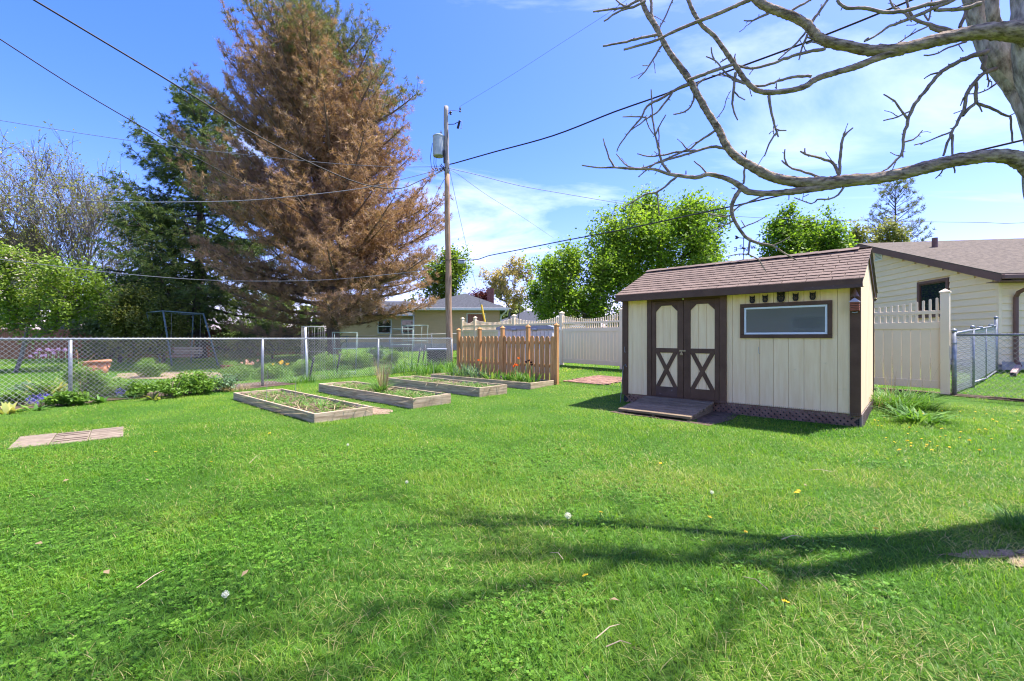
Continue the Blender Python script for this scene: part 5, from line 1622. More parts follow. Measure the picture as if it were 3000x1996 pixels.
# ------------------------------------------------------------------ utility pole and lines
POLE = Vector((-2.675, 19.0))
def pole():
    z0 = float(gz(POLE.x, POLE.y))
    t = thing('utility_pole', 'tall weathered wooden utility pole carrying a transformer', 'utility pole', (POLE.x, POLE.y, z0), 0)
    top = Vector((-0.155, 0, 11.15 - z0))
    rg = random.Random(1)
    def seg(h0, h1, nm, mat):
        pts = [top * (h0 + (h1 - h0) * i / 14) + Vector((0.01 * math.sin(i), 0.01 * math.cos(i * 1.7), 0)) for i in range(15)]
        rad = [0.145 - 0.05 * (h0 + (h1 - h0) * i / 14) + rg.uniform(-0.003, 0.003) for i in range(15)]
        return MB().tube(pts, rad, 14).build(nm, mat, t, smooth=True)
    seg(-0.02, 0.735, 'lower_shaft', polewood); seg(0.735, 1.0, 'upper_shaft', polegrey)
    def L(px, py, dy=0.0): return at(px, py, 19.0 + dy) - Vector((POLE.x, POLE.y, z0))
    c = L(1285, 428)
    tr = MB().lathe([(0.20, -0.46), (0.235, -0.44), (0.24, -0.40), (0.24, 0.36), (0.255, 0.37), (0.255, 0.41), (0.22, 0.44), (0.0005, 0.47)], 24, c=c).build('transformer', transf, t, smooth=False)
    MB().lathe([(0.035, 0.44), (0.05, 0.50), (0.03, 0.54), (0.05, 0.58), (0.03, 0.62), (0.012, 0.68)], 10, c=c + Vector((0.10, 0, 0))).build('bushing', transf, tr, smooth=True)
    for dz in (0.22, -0.22):
        MB().beam(c + Vector((0.18, 0, dz)), c + Vector((0.36, 0.02, dz)), 0.08, 0.06).build('bracket', metal_grey, t)
    # fuse cut-out arm and insulators
    MB().tube([L(1309, 365), L(1331, 364), L(1342, 358)], 0.016, 6).build('cutout_arm', iron, t)
    MB().beam(L(1341, 377), L(1347, 354), 0.05, 0.09).build('fuse_cutout', iron, t)
    MB().tube([L(1347, 353), L(1354, 356), L(1352, 377), L(1343, 378)], 0.013, 5).build('fuse_holder', metal_grey, t)
    MB().lathe([(0.02, -0.08), (0.055, -0.06), (0.03, -0.02), (0.06, 0.02), (0.025, 0.08)], 10, c=L(1320, 331)).build('insulator', iron, t)
    MB().tube([L(1309, 333), L(1320, 331)], 0.014, 6).build('insulator_pin', iron, t)
    MB().tube([L(1309, 322), L(1347, 326)], 0.010, 6).build('crossarm_pin', grey_wire, t)
    MB().lathe([(0.02, -0.12), (0.045, -0.10), (0.02, -0.04), (0.04, 0.02), (0.012, 0.12)], 8, c=L(1348, 321)).build('insulator', iron, t)
    # tangle where the service drops leave
    k = MB()
    for i in range(10):
        a = L(1300 + rg.uniform(-16, 22), 488 + rg.uniform(-14, 14), rg.uniform(-0.2, 0.2)); b_ = L(1304 + rg.uniform(-28, 22), 492 + rg.uniform(-12, 12), rg.uniform(-0.2, 0.2))
        k.tube([a, (a + b_) / 2 + Vector((0, 0, -0.05)), b_], 0.018, 5)
    k.build('splices', black_wire, t)
    MB().beam(L(1301, 478, -0.15), L(1301, 440, -0.15), 0.10, 0.05).build('conduit', black_wire, t)
    m = MB()
    m.tube([L(1267, 420), L(1261, 460), L(1264, 492), L(1280, 506), L(1298, 498)], 0.012, 5)
    m.tube([L(1272, 458), L(1271, 480), L(1276, 498)], 0.012, 5); m.tube([L(1278, 458), L(1277, 480), L(1282, 500)], 0.012, 5)
    m.tube([L(1312, 380, -0.12), L(1310, 420, -0.13), L(1311, 470, -0.13)], 0.010, 5)
    m.build('drop_leads', black_wire, t)
    MB().tube([L(1306, 762, -0.12), L(1340, 762, -0.1), L(1350, 760, 0)], 0.016, 5).build('lower_clamp', iron, t)
    MB().box(-0.15, 0.15, -0.06, 0.06, -0.11, 0.09, 0.03).build('splice_box', metal_grey, t, loc=L(1352, 766))
pole()

def wire(label, a, b, pts, r, mat, group='overhead lines'):
    """cable hanging in the vertical plane through plan points a and b; pts are its sightings"""
    ax, ay = a; bx, by = b
    P = []
    for px, py in pts:
        k = (px - 1500) / F
        # ax + s(bx-ax) = k (ay + s(by-ay))
        s = (k * ay - ax) / ((bx - ax) - k * (by - ay))
        Y = ay + s * (by - ay)
        P.append(at(px, py, Y))
    Q, R = smoothline(P, [r] * len(P), 0.5)
    o = MB().tube(Q, R, 6, False).build('overhead_line', mat, None, smooth=True)
    tag(o, label, 'cable', group)
PX, PY = POLE
wire('thick black cable rising from the pole to the upper right', (PX, PY), (8.8, 9.8), [(1316, 482), (1330, 479), (1450, 445), (1620, 398), (1800, 328), (1909, 290), (2130, 210), (2355, 127), (2520, 62), (2690, -8), (2850, -75)], 0.024, black_wire)
wire('thick black cable from the pole sagging up to the upper left corner', (PX, PY), (-9.98, 9.26), [(1300, 500), (1240, 525), (1175, 552), (1100, 548), (1020, 526), (883, 465), (717, 377), (596, 300), (470, 222), (300, 120), (99, 0), (-40, -82)], 0.020, black_wire)
wire('black cable slanting from the left edge down behind the dying pine', (-11.5, 10.0), (-4.2, 29.4), [(-60, 80), (0, 115), (140, 206), (292, 300), (513, 427), (651, 504), (783, 570), (938, 658), (1048, 719), (1180, 797), (1290, 862)], 0.014, black_wire)
wire('thin grey cable, highest of the level lines at the left', (PX, PY), (-17.5, 15.2), [(-60, 343), (0, 353), (160, 379), (331, 405), (552, 435), (827, 465), (1000, 481), (1158, 489), (1295, 489)], 0.010, grey_wire)
wire('grey cable sagging across the conifers at middle height', (PX, PY), (-15.5, 13.0), [(-60, 563), (0, 570), (276, 590), (552, 592), (772, 584), (1048, 554), (1180, 525), (1300, 494)], 0.014, grey_wire)
wire('lowest grey cable sagging across the pine boughs', (PX, PY), (-16.5, 14.0), [(-40, 752), (0, 760), (165, 780), (386, 805), (607, 821), (827, 824), (993, 818), (1150, 803), (1241, 791), (1302, 764)], 0.011, grey_wire)
wire('thin cable from the pole to the right behind the maple', (PX, PY), (14.0, 30.0), [(1318, 494), (1400, 513), (1521, 544), (1659, 569), (1800, 593), (1850, 600)], 0.014, grey_wire)
wire('thin cable over the far maple towards the tan house', (6.0, 26.5), (17.0, 17.5), [(1790, 586), (1920, 603), (2140, 632), (2300, 641), (2500, 647), (2700, 650), (2880, 652), (2945, 655), (3060, 650)], 0.010, grey_wire)
wire('faint thin cable dropping from the pole to the far houses', (PX, PY), (4.0, 44.0), [(1318, 500), (1338, 508), (1430, 574), (1530, 636), (1622, 698)], 0.010, grey_wire)
wire('steep guy wire from the pole down towards the beige house', (PX, PY), (-1.55, 25.3), [(1313, 478), (1330, 560), (1350, 650), (1378, 770), (1397, 849), (1416, 925)], 0.009, grey_wire)
wire('lower black cable from the pole rising right under the big limb', (PX, PY), (7.5, 6.6), [(1316, 760), (1356, 763), (1402, 760), (1430, 750), (1521, 732), (1650, 706), (1800, 678), (2000, 636), (2148, 604), (2274, 576), (2560, 512), (2881, 438), (3000, 410), (3120, 380)], 0.016, black_wire)
wire('very thin line from the pole top crossing the sky to the upper right', (PX, PY), (4.2, 12.0), [(1348, 312), (1490, 226), (1650, 123), (1780, 40), (1833, 2), (1900, -45)], 0.005, grey_wire)
wire('short black cable leaning from the pole behind the pine crown', (PX, PY), (-8.0, 26.0), [(1302, 525), (1280, 565), (1262, 610), (1240, 660)], 0.010, black_wire)

# ------------------------------------------------------------------ the big tree at the right
def big_tree():
    rg = np.random.default_rng(77); rnd = random.Random(77)
    t = thing('shade_tree', 'large bare-limbed tree with fissured bark reaching in from the right', 'tree', onground(4.22, 2.98), 0)
    def q6(x, y): return 1650 + 0.5728 * x, 0.5728 * y
    def bark_tube(P, R, nm, mat, n=26, step=0.016, disp=0.20):
        Q, RR = smoothline(P, R, step)
        vs, fs = [], []
        prev = None
        for i, p in enumerate(Q):
            d = (Q[min(i + 1, len(Q) - 1)] - Q[max(i - 1, 0)]).normalized()
            s = d.cross(Vector((0, 0.3, 1))).normalized() if prev is None else (prev - d * prev.dot(d)).normalized()
            prev = s; u = d.cross(s)
            for k in range(n):
                a = 2 * math.pi * k / n
                c = s * math.cos(a) + u * math.sin(a)
                # furrows run along the limb: noise over angle, stretched along the length
                arc = i * step
                w = Vector((math.cos(a) * 3.4, math.sin(a) * 3.4, arc / max(RR[i], 0.02) * 0.75)) + Vector((3.1, 0, 0)) * len(P)
                f = abs(mnoise.noise(w)) * 1.9 - 0.45
                w2 = Vector((math.cos(a) * 6, math.sin(a) * 6, arc / max(RR[i], 0.02) * 1.6))
                f += mnoise.noise(w2) * 0.35
                lump = mnoise.noise(p * 5.0) * 0.10
                vs.append(p + c * RR[i] * (1 + disp * f + lump))
        for i in range(len(Q) - 1):
            for k in range(n):
                a = i * n + k; b = i * n + (k + 1) % n
                fs.append([a, b, b + n, a + n])
        fs.append([(len(Q) - 1) * n + k for k in range(n)])
        return wpart(nm, MB().add(vs, fs).mesh(nm, mat, True), t)
    def limb(pts, dep, nm='limb', n=26, mat=bark_big, disp=0.20, step=0.016):
        P, R = [], []
        for x, y, r in pts:
            Y = dep(x)
            P.append(at(*q6(x, y), Y)); R.append(r * 0.5728 / F * Y * 0.90)
        return bark_tube(P, R, nm, mat, n, step, disp)
    low = lambda x: 2.92 + (2400 - x) / 2400 * 0.62
    mid = lambda x: 2.78 + (2400 - x) / 2400 * 0.30
    hi = lambda x: 2.55 + (2400 - x) / 2400 * 0.20
    far = lambda x: 3.05 + (2400 - x) / 2400 * 0.25
    # stems (direct photo pixels, depth)
    def stem(pts, nm, n=26):
        P = [at(px, py, Y) for px, py, r, Y in pts]; R = [r / F * Y for px, py, r, Y in pts]
        P.append(Vector((4.20, 2.98, 0.62))); R.append(0.26)
        P.append(Vector((4.22, 2.98, 0.15))); R.append(0.31); P.append(Vector((4.22, 2.98, -0.15))); R.append(0.36)
        return bark_tube(P, R, nm, bark_trunk, n + 10, 0.02, 0.14)
    stem([(2818, -240, 26, 3.15), (2840, -100, 26, 3.15), (2858, 0, 25, 3.15), (2884, 70, 31, 3.15), (2920, 138, 38, 3.12), (2966, 200, 44, 3.1), (3050, 290, 52, 3.05), (3104, 400, 58, 3.0), (3110, 520, 68, 2.98), (3190, 680, 85, 2.97)], 'trunk')
    stem([(2990, -240, 30, 2.82), (3005, -80, 31, 2.82), (3012, 20, 33, 2.82), (3020, 110, 40, 2.82), (3048, 240, 44, 2.84), (3110, 420, 56, 2.88), (3190, 640, 80, 2.94)], 'trunk')
    stem([(2896, -200, 14, 3.0), (2906, -60, 15, 3.0), (2908, 30, 14, 3.02), (2916, 80, 14, 3.05), (2930, 150, 16, 3.1), (2990, 260, 26, 3.08), (3110, 500, 50, 2.98)], 'trunk', 14)
    # low limb
    limb([(2560, 1010, 62), (2470, 930, 52), (2400, 862, 46), (2340, 822, 41), (2280, 804, 38), (2200, 798, 36), (2050, 815, 34), (1900, 845, 33), (1750, 885, 32), (1600, 913, 31), (1450, 926, 32), (1300, 936, 31),
          (1150, 925, 27), (1050, 898, 24), (960, 850, 22), (880, 798, 21), (832, 740, 20), (790, 655, 19), (740, 578, 18), (690, 490, 18), (640, 400, 17), (590, 332, 16), (540, 262, 15), (500, 190, 14), (470, 130, 14), (430, 70, 13), (405, 10, 12), (388, -60, 11), (370, -160, 9)], low)
    limb([(1420, 945, 18), (1300, 962, 20), (1250, 970, 20), (1150, 983, 18), (1050, 990, 17), (950, 983, 17), (902, 950, 16), (860, 925, 14), (800, 903, 13), (740, 893, 12), (680, 908, 11), (600, 900, 10), (540, 890, 9), (470, 868, 8), (410, 865, 8), (330, 862, 7), (260, 857, 6), (180, 858, 4.5), (95, 846, 3.5)], low, n=12)
    limb([(915, 962, 12), (885, 1000, 12), (862, 1055, 11), (868, 1110, 10), (900, 1170, 9), (940, 1218, 9), (1000, 1245, 8), (1070, 1258, 6), (1130, 1295, 5), (1195, 1332, 3)], low, n=10)
    # upper limb
    limb([(2420, 200, 62), (2370, 172, 58), (2300, 160, 52), (2200, 160, 42), (2100, 167, 37), (1980, 190, 34), (1850, 222, 32), (1750, 246, 31), (1640, 258, 29), (1560, 259, 27), (1480, 242, 26), (1400, 226, 26), (1330, 206, 25), (1290, 178, 24), (1250, 130, 24), (1180, 88, 23), (1100, 58, 22), (1030, 30, 21), (980, -10, 20), (920, -70, 18), (820, -160, 15)], mid)
    limb([(1740, 262, 22), (1680, 272, 22), (1600, 300, 20), (1500, 340, 19), (1400, 370, 18), (1300, 402, 17), (1230, 445, 16), (1150, 465, 15), (1060, 473, 15), (1000, 466, 14), (950, 432, 14), (910, 380, 13), (870, 320, 13), (820, 250, 12), (770, 182, 12), (710, 130, 11), (665, 60, 11), (640, 0, 10), (618, -70, 9)], mid, n=12)
    # off-frame limb whose tip crosses the sky
    limb([(1250, -170, 14), (1080, -60, 13), (940, 5, 12), (850, 45, 11), (770, 80, 11), (690, 110, 10), (560, 165, 9), (480, 205, 8), (400, 230, 7), (310, 255, 6)], hi, n=10)
    # twigs: crop points, radius start -> end, depth rule
    A, B, RA, RB = [], [], [], []
    def tw(pts, r0, r1, dep):
        P = [at(*q6(x, y), dep(x)) for x, y in pts]
        k = len(P)
        R = [(r0 + (r1 - r0) * i / (k - 1)) * 0.5728 / F * 3.0 for i in range(k)]
        Q, RR = smoothline(P, R, 0.03)
        for i in range(1, len(Q) - 1): Q[i] = Q[i] + Vector((rnd.gauss(0, 1), rnd.gauss(0, 1), rnd.gauss(0, 1))) * RR[i] * 0.22
        for i in range(len(Q) - 1):
            A.append(tuple(Q[i])); B.append(tuple(Q[i + 1])); RA.append(RR[i] * rnd.uniform(0.92, 1.12)); RB.append(RR[i + 1])
            if rnd.random() < 0.10 and i > 2:              # side twiglets
                d = (Q[i + 1] - Q[i - 1]).normalized() + Vector((rnd.gauss(0, 0.7), rnd.gauss(0, 0.5), rnd.gauss(0.1, 0.7)))
                d.normalize(); q0 = Q[i]; rr = max(0.0020, min(0.0035, RR[i] * 0.6))
                for _ in range(rnd.randint(2, 5)):
                    q1 = q0 + d * 0.022 + Vector((rnd.gauss(0, 1), rnd.gauss(0, 1), rnd.gauss(0, 1))) * 0.003
                    A.append(tuple(q0)); B.append(tuple(q1)); RA.append(rr); RB.append(rr * 0.9); q0 = q1; rr *= 0.92
                A.append(tuple(q0)); B.append(tuple(q0 + d * 0.008)); RA.append(rr * 1.5); RB.append(rr * 0.8)
            if rnd.random() < 0.35:                       # spurs and buds
                d = Vector((rnd.gauss(0, 1), rnd.gauss(0, 0.6), rnd.gauss(0.2, 1))).normalized() * rnd.uniform(0.008, 0.022)
                A.append(tuple(Q[i])); B.append(tuple(Q[i] + d)); RA.append(max(0.0022, RR[i] * 0.55)); RB.append(0.0022)
    tw([(262, 857), (235, 810), (213, 745), (205, 710)], 6, 3, low)
    tw([(955, 1232), (950, 1270), (948, 1302)], 6, 4, low); tw([(948, 1302), (900, 1300), (835, 1312)], 4, 2.5, low); tw([(948, 1302), (1000, 1330), (1035, 1385)], 4, 2.5, low)
    tw([(1070, 1258), (1110, 1240), (1160, 1212)], 4, 2.5, low); tw([(912, 1168), (950, 1150), (990, 1135), (1035, 1108)], 4.5, 2.5, low); tw([(930, 1160), (918, 1140), (910, 1128)], 3, 2, low)
    tw([(480, 178), (400, 195), (300, 220), (205, 236)], 6.5, 4, hi)
    tw([(420, 5), (360, 40), (300, 52), (210, 108)], 6, 3.5, hi); tw([(390, 0), (330, 32), (280, 44), (155, 60)], 6, 4, hi); tw([(330, 36), (290, 22), (270, 0)], 4, 3, hi)
    tw([(505, 232), (450, 320), (430, 352), (385, 402)], 6, 3, low); tw([(570, -20), (520, 90), (495, 140)], 5, 4, low)
    tw([(470, 128), (452, 70), (450, 0), (440, -60)], 9, 7, low)
    tw([(640, 432), (570, 462), (500, 505), (430, 545), (400, 602), (340, 670), (290, 740), (275, 775)], 9, 3, low)
    tw([(560, 470), (520, 525), (480, 575), (430, 606), (345, 668)], 7, 3, low); tw([(430, 606), (390, 596), (305, 598)], 5, 3, low)
    tw([(545, 885), (505, 830), (490, 770), (470, 690), (457, 600), (450, 460)], 8, 3.5, low); tw([(525, 588), (485, 660), (472, 690)], 3.5, 5, low); tw([(487, 655), (490, 720), (492, 780)], 4, 3, low)
    tw([(425, 612), (440, 655), (465, 690)], 3.5, 3, low)
    tw([(665, 440), (668, 510), (640, 560), (600, 580), (565, 585)], 6, 3.5, low); tw([(720, 405), (690, 430), (668, 480)], 6, 6, low)
    tw([(775, 670), (680, 735), (640, 765), (605, 728)], 7, 3, low); tw([(640, 765), (560, 800), (470, 838), (385, 905)], 6, 3, low)
    tw([(862, 775), (820, 758), (760, 752), (690, 768), (600, 775), (500, 795), (430, 800), (380, 787)], 9, 3, low); tw([(700, 768), (600, 800), (520, 822), (410, 858), (330, 850), (272, 788)], 7, 3, low)
    tw([(735, 888), (700, 850), (670, 825)], 5, 3, low); tw([(628, 892), (628, 875)], 4, 3, low)
    tw([(922, 940), (928, 860), (932, 800), (938, 772)], 6, 3.5, low); tw([(932, 800), (910, 778)], 4, 3, low)
    tw([(1412, 895), (1375, 830), (1340, 818), (1290, 803), (1240, 792), (1214, 775)], 8, 4.5, low); tw([(1240, 792), (1236, 760)], 4.5, 3, low)
    tw([(1412, 893), (1418, 800), (1432, 700), (1455, 675), (1480, 656)], 8, 4, low); tw([(1436, 700), (1442, 672)], 4, 3, low)
    tw([(1310, 908), (1240, 882), (1170, 862), (1145, 845), (1118, 822)], 7, 3.5, low); tw([(1147, 846), (1132, 810), (1134, 765)], 5, 3, low)
    tw([(1438, 952), (1410, 995), (1360, 1020), (1300, 1022), (1270, 1042), (1182, 1012)], 6, 2.5, low); tw([(1155, 990), (1154, 1024)], 3, 2, low); tw([(1255, 995), (1228, 1008)], 3, 2, low)
    tw([(1040, 995), (980, 1022), (900, 1055), (850, 1105), (800, 1108), (745, 1090)], 6, 3, low); tw([(580, 905), (520, 955), (475, 985), (420, 995), (345, 1040), (300, 1068)], 7, 3, low); tw([(478, 984), (485, 1040), (490, 1105)], 5, 3, low)
    tw([(870, 1130), (800, 1165), (755, 1185)], 4, 2, low)
    tw([(880, 968), (860, 962)], 3, 2, low)
    # from the upper limb
    tw([(1340, 250), (1200, 278), (1080, 322), (960, 352), (880, 330)], 8, 5, mid); tw([(1270, 392), (1200, 392), (1120, 408), (1060, 430), (1000, 442), (900, 412), (830, 372), (780, 312), (732, 290)], 7, 3, mid); tw([(772, 305), (760, 270), (757, 245)], 4, 3, mid)
    tw([(640, 412), (720, 380), (800, 352), (880, 325)], 9, 8, mid); tw([(960, 430), (900, 420), (800, 372)], 6, 3, mid)
    tw([(1052, 490), (1062, 560), (1085, 655), (1100, 700)], 7, 3.5, mid); tw([(1085, 660), (1110, 668), (1140, 668)], 4, 2.5, mid); tw([(1090, 680), (1055, 735), (1030, 798)], 5, 3, mid)
    tw([(882, 372), (872, 450), (866, 530), (875, 575), (892, 614)], 7, 3, mid); tw([(874, 470), (900, 495), (930, 512)], 4, 2.5, mid); tw([(1090, 455), (1090, 428)], 3, 2.5, mid)
    tw([(882, 320), (875, 295), (880, 278)], 4, 3, mid); tw([(850, 290), (820, 308), (805, 318)], 4, 3, mid)
    tw([(785, 605), (820, 560), (838, 500), (858, 465)], 3, 2, low)
    tw([(1255, 135), (1290, 85), (1320, 45), (1362, -10)], 8, 6, mid); tw([(1240, 165), (1180, 235), (1140, 270), (1100, 305)], 6, 3, mid); tw([(1250, 175), (1222, 245), (1206, 305)], 6, 3, mid)
    tw([(1050, 70), (1000, 92), (970, 106), (925, 106)], 6, 3, mid); tw([(1160, 60), (1210, 30), (1280, -10)], 6, 5, mid); tw([(1330, 205), (1280, 200), (1252, 192)], 5, 4, mid); tw([(1320, 228), (1270, 215), (1245, 225)], 4, 3, mid)
    tw([(1402, 0), (1430, 35), (1480, 42), (1560, 45), (1640, 62), (1740, 58), (1830, 35), (1920, 15), (2020, -20)], 6, 9, hi)
    tw([(1990, 170), (1910, 155), (1850, 120), (1790, 98), (1740, 62), (1690, 40), (1672, 0)], 10, 4, far); tw([(1990, 160), (1900, 128), (1820, 112), (1770, 60), (1760, 0)], 9, 5, far)
    tw([(1540, 212), (1590, 190), (1650, 145), (1720, 115), (1800, 85), (1880, 48), (1990, 5), (2060, -30)], 4, 9, hi); tw([(1560, 195), (1545, 205)], 4, 3, hi)
    tw([(1715, 220), (1790, 170), (1862, 137)], 4, 4, far); tw([(1845, 283), (1900, 278), (1970, 245), (2060, 215)], 3.5, 5, far)
    tw([(1900, 52), (1960, 52), (2050, 45), (2130, 20)], 6, 9, hi); tw([(2030, 140), (2055, 80), (2070, 30)], 8, 8, far); tw([(1840, 60), (1870, 105), (1885, 0)], 4, 4, far)
    # drooping branches off the leaning stem
    tw([(2170, 262), (2140, 272), (2060, 300), (1980, 340), (1920, 380), (1860, 458), (1800, 530), (1772, 600), (1742, 690), (1735, 780), (1690, 832), (1660, 862), (1625, 882)], 13, 4, far)
    tw([(1925, 372), (1880, 382), (1848, 402)], 5, 3, far); tw([(1762, 610), (1720, 552), (1680, 505), (1640, 484)], 6, 3, far); tw([(1785, 562), (1740, 585), (1690, 605), (1640, 617)], 5, 3, far); tw([(1745, 727), (1790, 715), (1815, 695), (1837, 668)], 5, 2.5, far); tw([(1735, 780), (1738, 805)], 4, 3, far)
    tw([(2215, 352), (2160, 372), (2105, 420), (2065, 480), (2050, 560), (2010, 640), (1975, 705), (1945, 795)], 11, 5, far); tw([(1985, 675), (1920, 700), (1870, 722), (1797, 742)], 5, 3, far); tw([(1992, 690), (1990, 760), (1995, 830), (2003, 885)], 6, 3, far)
    tw([(2158, 290), (2150, 340), (2165, 372)], 11, 8, far); tw([(2112, 425), (2108, 480), (2112, 525)], 8, 8, far); tw([(2112, 525), (2060, 570), (2045, 590)], 8, 8, far); tw([(2112, 525), (2128, 545), (2142, 572)], 5, 3, far)
    tw([(2118, 530), (2180, 548), (2240, 582), (2288, 598)], 7, 5, far); tw([(2288, 598), (2292, 660), (2298, 728)], 5, 4, far); tw([(2285, 592), (2312, 578)], 3, 2, far); tw([(2225, 420), (2190, 448), (2130, 475), (2068, 482)], 5, 2.5, far); tw([(2168, 375), (2176, 420), (2172, 445)], 4, 3, far); tw([(2175, 410), (2190, 420), (2192, 440)], 3, 2, far)
    tw([(2048, 500), (2032, 540)], 4, 2.5, far); tw([(1945, 860), (1935, 885), (1905, 912)], 4, 2.5, low)
    v, f = edge_tubes(np.array(A), np.array(B), np.array(RA), np.array(RB), 6)
    wpart('twigs', mesh_np('twigs', v, f, twig_mat, smooth=True), t)['kind'] = 'stuff'
    # the rest of the crown, over and behind the viewer's frame
    pts = []
    while len(pts) < 380:
        p = np.array([2.4, 2.4, 8.2]) + rg.normal(size=3) * np.array([2.3, 1.7, 1.4])
        if p[1] > 0.2 and abs(p[0]) < 1.3 * p[1] + 0.5 and p[2] < 1.75 + 0.83 * p[1]: continue
        if p[2] < 5.6: continue
        pts.append(p)
    tr = []
    for px, Y, top in ((2818, 3.15, (2.0, 2.7, 8.2)), (2990, 2.82, (3.6, 2.0, 8.6)), (2896, 3.0, (2.9, 3.9, 8.0))):
        s = np.array(at(px, -236, Y)); e = np.array(top)
        tr.append([s + (e - s) * i / 10 + np.array([0.05 * math.sin(2 * i), 0.05 * math.cos(3 * i), 0]) for i in range(11)])
    X, par, R, tips = skeleton(tr, np.array(pts), rg, r_tip=0.006, seg=0.22, wob=0.10, back=0.1, expo=2.4, rmax=0.07)
    e = np.where(par >= 0)[0]
    v, f = edge_tubes(X[par[e]], X[e], R[par[e]], R[e], 7)
    wpart('upper_crown', mesh_np('upper_crown', v, f, twig_mat, smooth=True), t)
big_tree()

# ------------------------------------------------------------------ background trees
itp = lambda xs, ys: (lambda h: float(np.interp(h, xs, ys)))
pine_el = itp([0, 0.12, 0.3, 0.5, 0.8, 1], [-0.06, 0.06, 0.28, 0.45, 0.72, 1.0])
pine_w = itp([0, 0.14, 0.32, 0.5, 0.74, 0.86, 0.95, 1], [4.6, 5.3, 5.6, 5.0, 3.7, 2.6, 1.6, 0.8])
def pine_green(q, rg):
    return (q[:, 2] + 0.055 * (q[:, 0] + 1.6) * 0.6 + rg.normal(size=len(q)) * 0.09) > 0.98
pb = onground(-8.70, 22.0)
conifer('dying_pine', 'big dying pine with rusty brown needles and a green top', pb, 15.4, lambda h: pine_w(h) / math.cos(pine_el(h)), brown_needles, bark_pine, 5, 40, 6,
        0.21, 0.021, 20, 0.32, pine_el, lean=(-1.35, 0), green=pine_green, clear=1.9, tuft=0.23, sub=0.31, inner=0.20, jit=0.03, elj=0.17, spread=1.25,
        asym=lambda az, h: 1 - 0.22 * max(0, math.cos(az)) * math.exp(-((h - 0.5) / 0.12) ** 2) + 0.04 * max(0, -math.cos(az)) * (h < 0.6))
sp_el = itp([0, 0.4, 0.8, 1], [-0.10, 0.05, 0.35, 0.9])
sp_w = itp([0, 0.2, 0.45, 0.65, 0.82, 0.93, 1], [5.2, 5.5, 4.8, 3.6, 2.4, 1.5, 0.5])
conifer('spruce', 'dark green spruce with drooping boughs left of the dying pine', onground(-18.9, 27.0), 16.0, lambda h: sp_w(h) / math.cos(sp_el(h)), spruce_needles, bark_dark, 9, 27, 6,
        0.23, 0.036, 15, 0.28, sp_el, hang=0.55, clear=1.4, tuft=0.24, sub=0.33, inner=0.20, spread=0.75, drop=0.16, jit=0.03, elj=0.2)
wp_el = itp([0, 1], [0.05, 0.7])
conifer('white_pine', 'tall sparse dark conifer rising behind the tan house roof', onground(41.5, 48.0), 17.4, itp([0, 0.4, 0.7, 0.9, 1], [3.2, 3.4, 2.6, 2.2, 0.9]), green_needles, bark_dark, 13, 17, 4,
        0.36, 0.05, 14, 0.22, wp_el, clear=3.0, tuft=0.45, sub=0.55, drop=0.2)
def T(x0, y0, z0, x1, y1, z1, n=6, bend=0.15):
    return [(x0 + (x1 - x0) * i / n + bend * math.sin(3.1 * i / n), y0 + (y1 - y0) * i / n, z0 + (z1 - z0) * i / n) for i in range(n + 1)]
g = gz
leafy_tree('maple', 'large round bright green maple behind the shed roof', onground(9.9, 30), [T(9.9, 30, 0.3, 9.5, 30, 4.2)], [((10.0, 30, 7.6), (5.8, 4.6, 4.9), 1.0)], maple_leaves, bark_dark, 21, 44000, 0.20, npts=800, sigma=0.33, nb=150, br=0.18, lt=0.045, r_tip=0.012)
leafy_tree('maple', 'green maple with leaning dark trunk over the vinyl fence', onground(4.9, 28), [T(4.9, 28, 0.3, 4.5, 28, 2.6)], [((4.6, 28, 4.7), (4.2, 2.6, 3.1), 1.0)], maple_leaves, bark_dark, 22, 23000, 0.18, npts=420, sigma=0.30, nb=90, br=0.20, lt=0.04)
leafy_tree('maple', 'darker green maple rising just behind the right end of the shed roof', onground(22.6, 35), [T(22.6, 35, 0.4, 22.6, 35, 5)], [((22.8, 35, 8.3), (3.6, 3.2, 4.0), 1.0)], maple_leaves, bark_dark, 23, 24000, 0.23, npts=420, nb=100, br=0.20, tintbase=0.40)
leafy_tree('budding_tree', 'tree with yellowish tan new leaves beside the tall conifer', onground(32.5, 40), [T(32.5, 40, 0.4, 32.5, 40, 6)], [((32.4, 40, 9.2), (3.4, 2.6, 3.8), 1.0)], sprout_leaves, bark_grey, 24, 9000, 0.24, npts=300, nb=26, br=0.28, sigma=0.28)
leafy_tree('budding_tree', 'thin-leaved tan budding tree beyond the beige house roof', onground(-0.2, 45), [T(-0.2, 45, 0.4, -0.4, 45, 4), T(-0.2, 45, 0.4, 0.8, 45, 4.4)], [((-0.3, 45, 6.9), (3.4, 2.4, 3.1), 1.0)], bud_leaves, bark_grey, 25, 7500, 0.20, npts=560, nb=60, br=0.24, sigma=0.15, r_tip=0.013)
leafy_tree('small_tree', 'slender fresh green tree between the budding tree and the maples', onground(3.6, 40), [T(3.6, 40, 0.4, 3.5, 40, 4)], [((3.2, 40, 5.8), (2.6, 1.8, 3.0), 1.0)], maple_leaves, bark_dark, 26, 9500, 0.22, npts=160, nb=16, sigma=0.25)
leafy_tree('small_tree', 'lime green tree directly behind the utility pole', onground(-5.4, 36), [T(-5.4, 36, 0.4, -5.4, 36, 4)], [((-5.5, 36, 6.4), (2.4, 2.0, 2.9), 1.0)], lime_leaves, bark_dark, 27, 9000, 0.22, npts=200, nb=18)
leafy_tree('purple_tree', 'small dark red-leaved tree above the beige house roof', onground(-3.3, 48), [T(-3.3, 48, 0.4, -3.3, 48, 3.4)], [((-3.3, 48, 5.0), (1.8, 1.5, 1.6), 1.0)], purple_leaves, bark_dark, 28, 6000, 0.22, npts=120, nb=14)
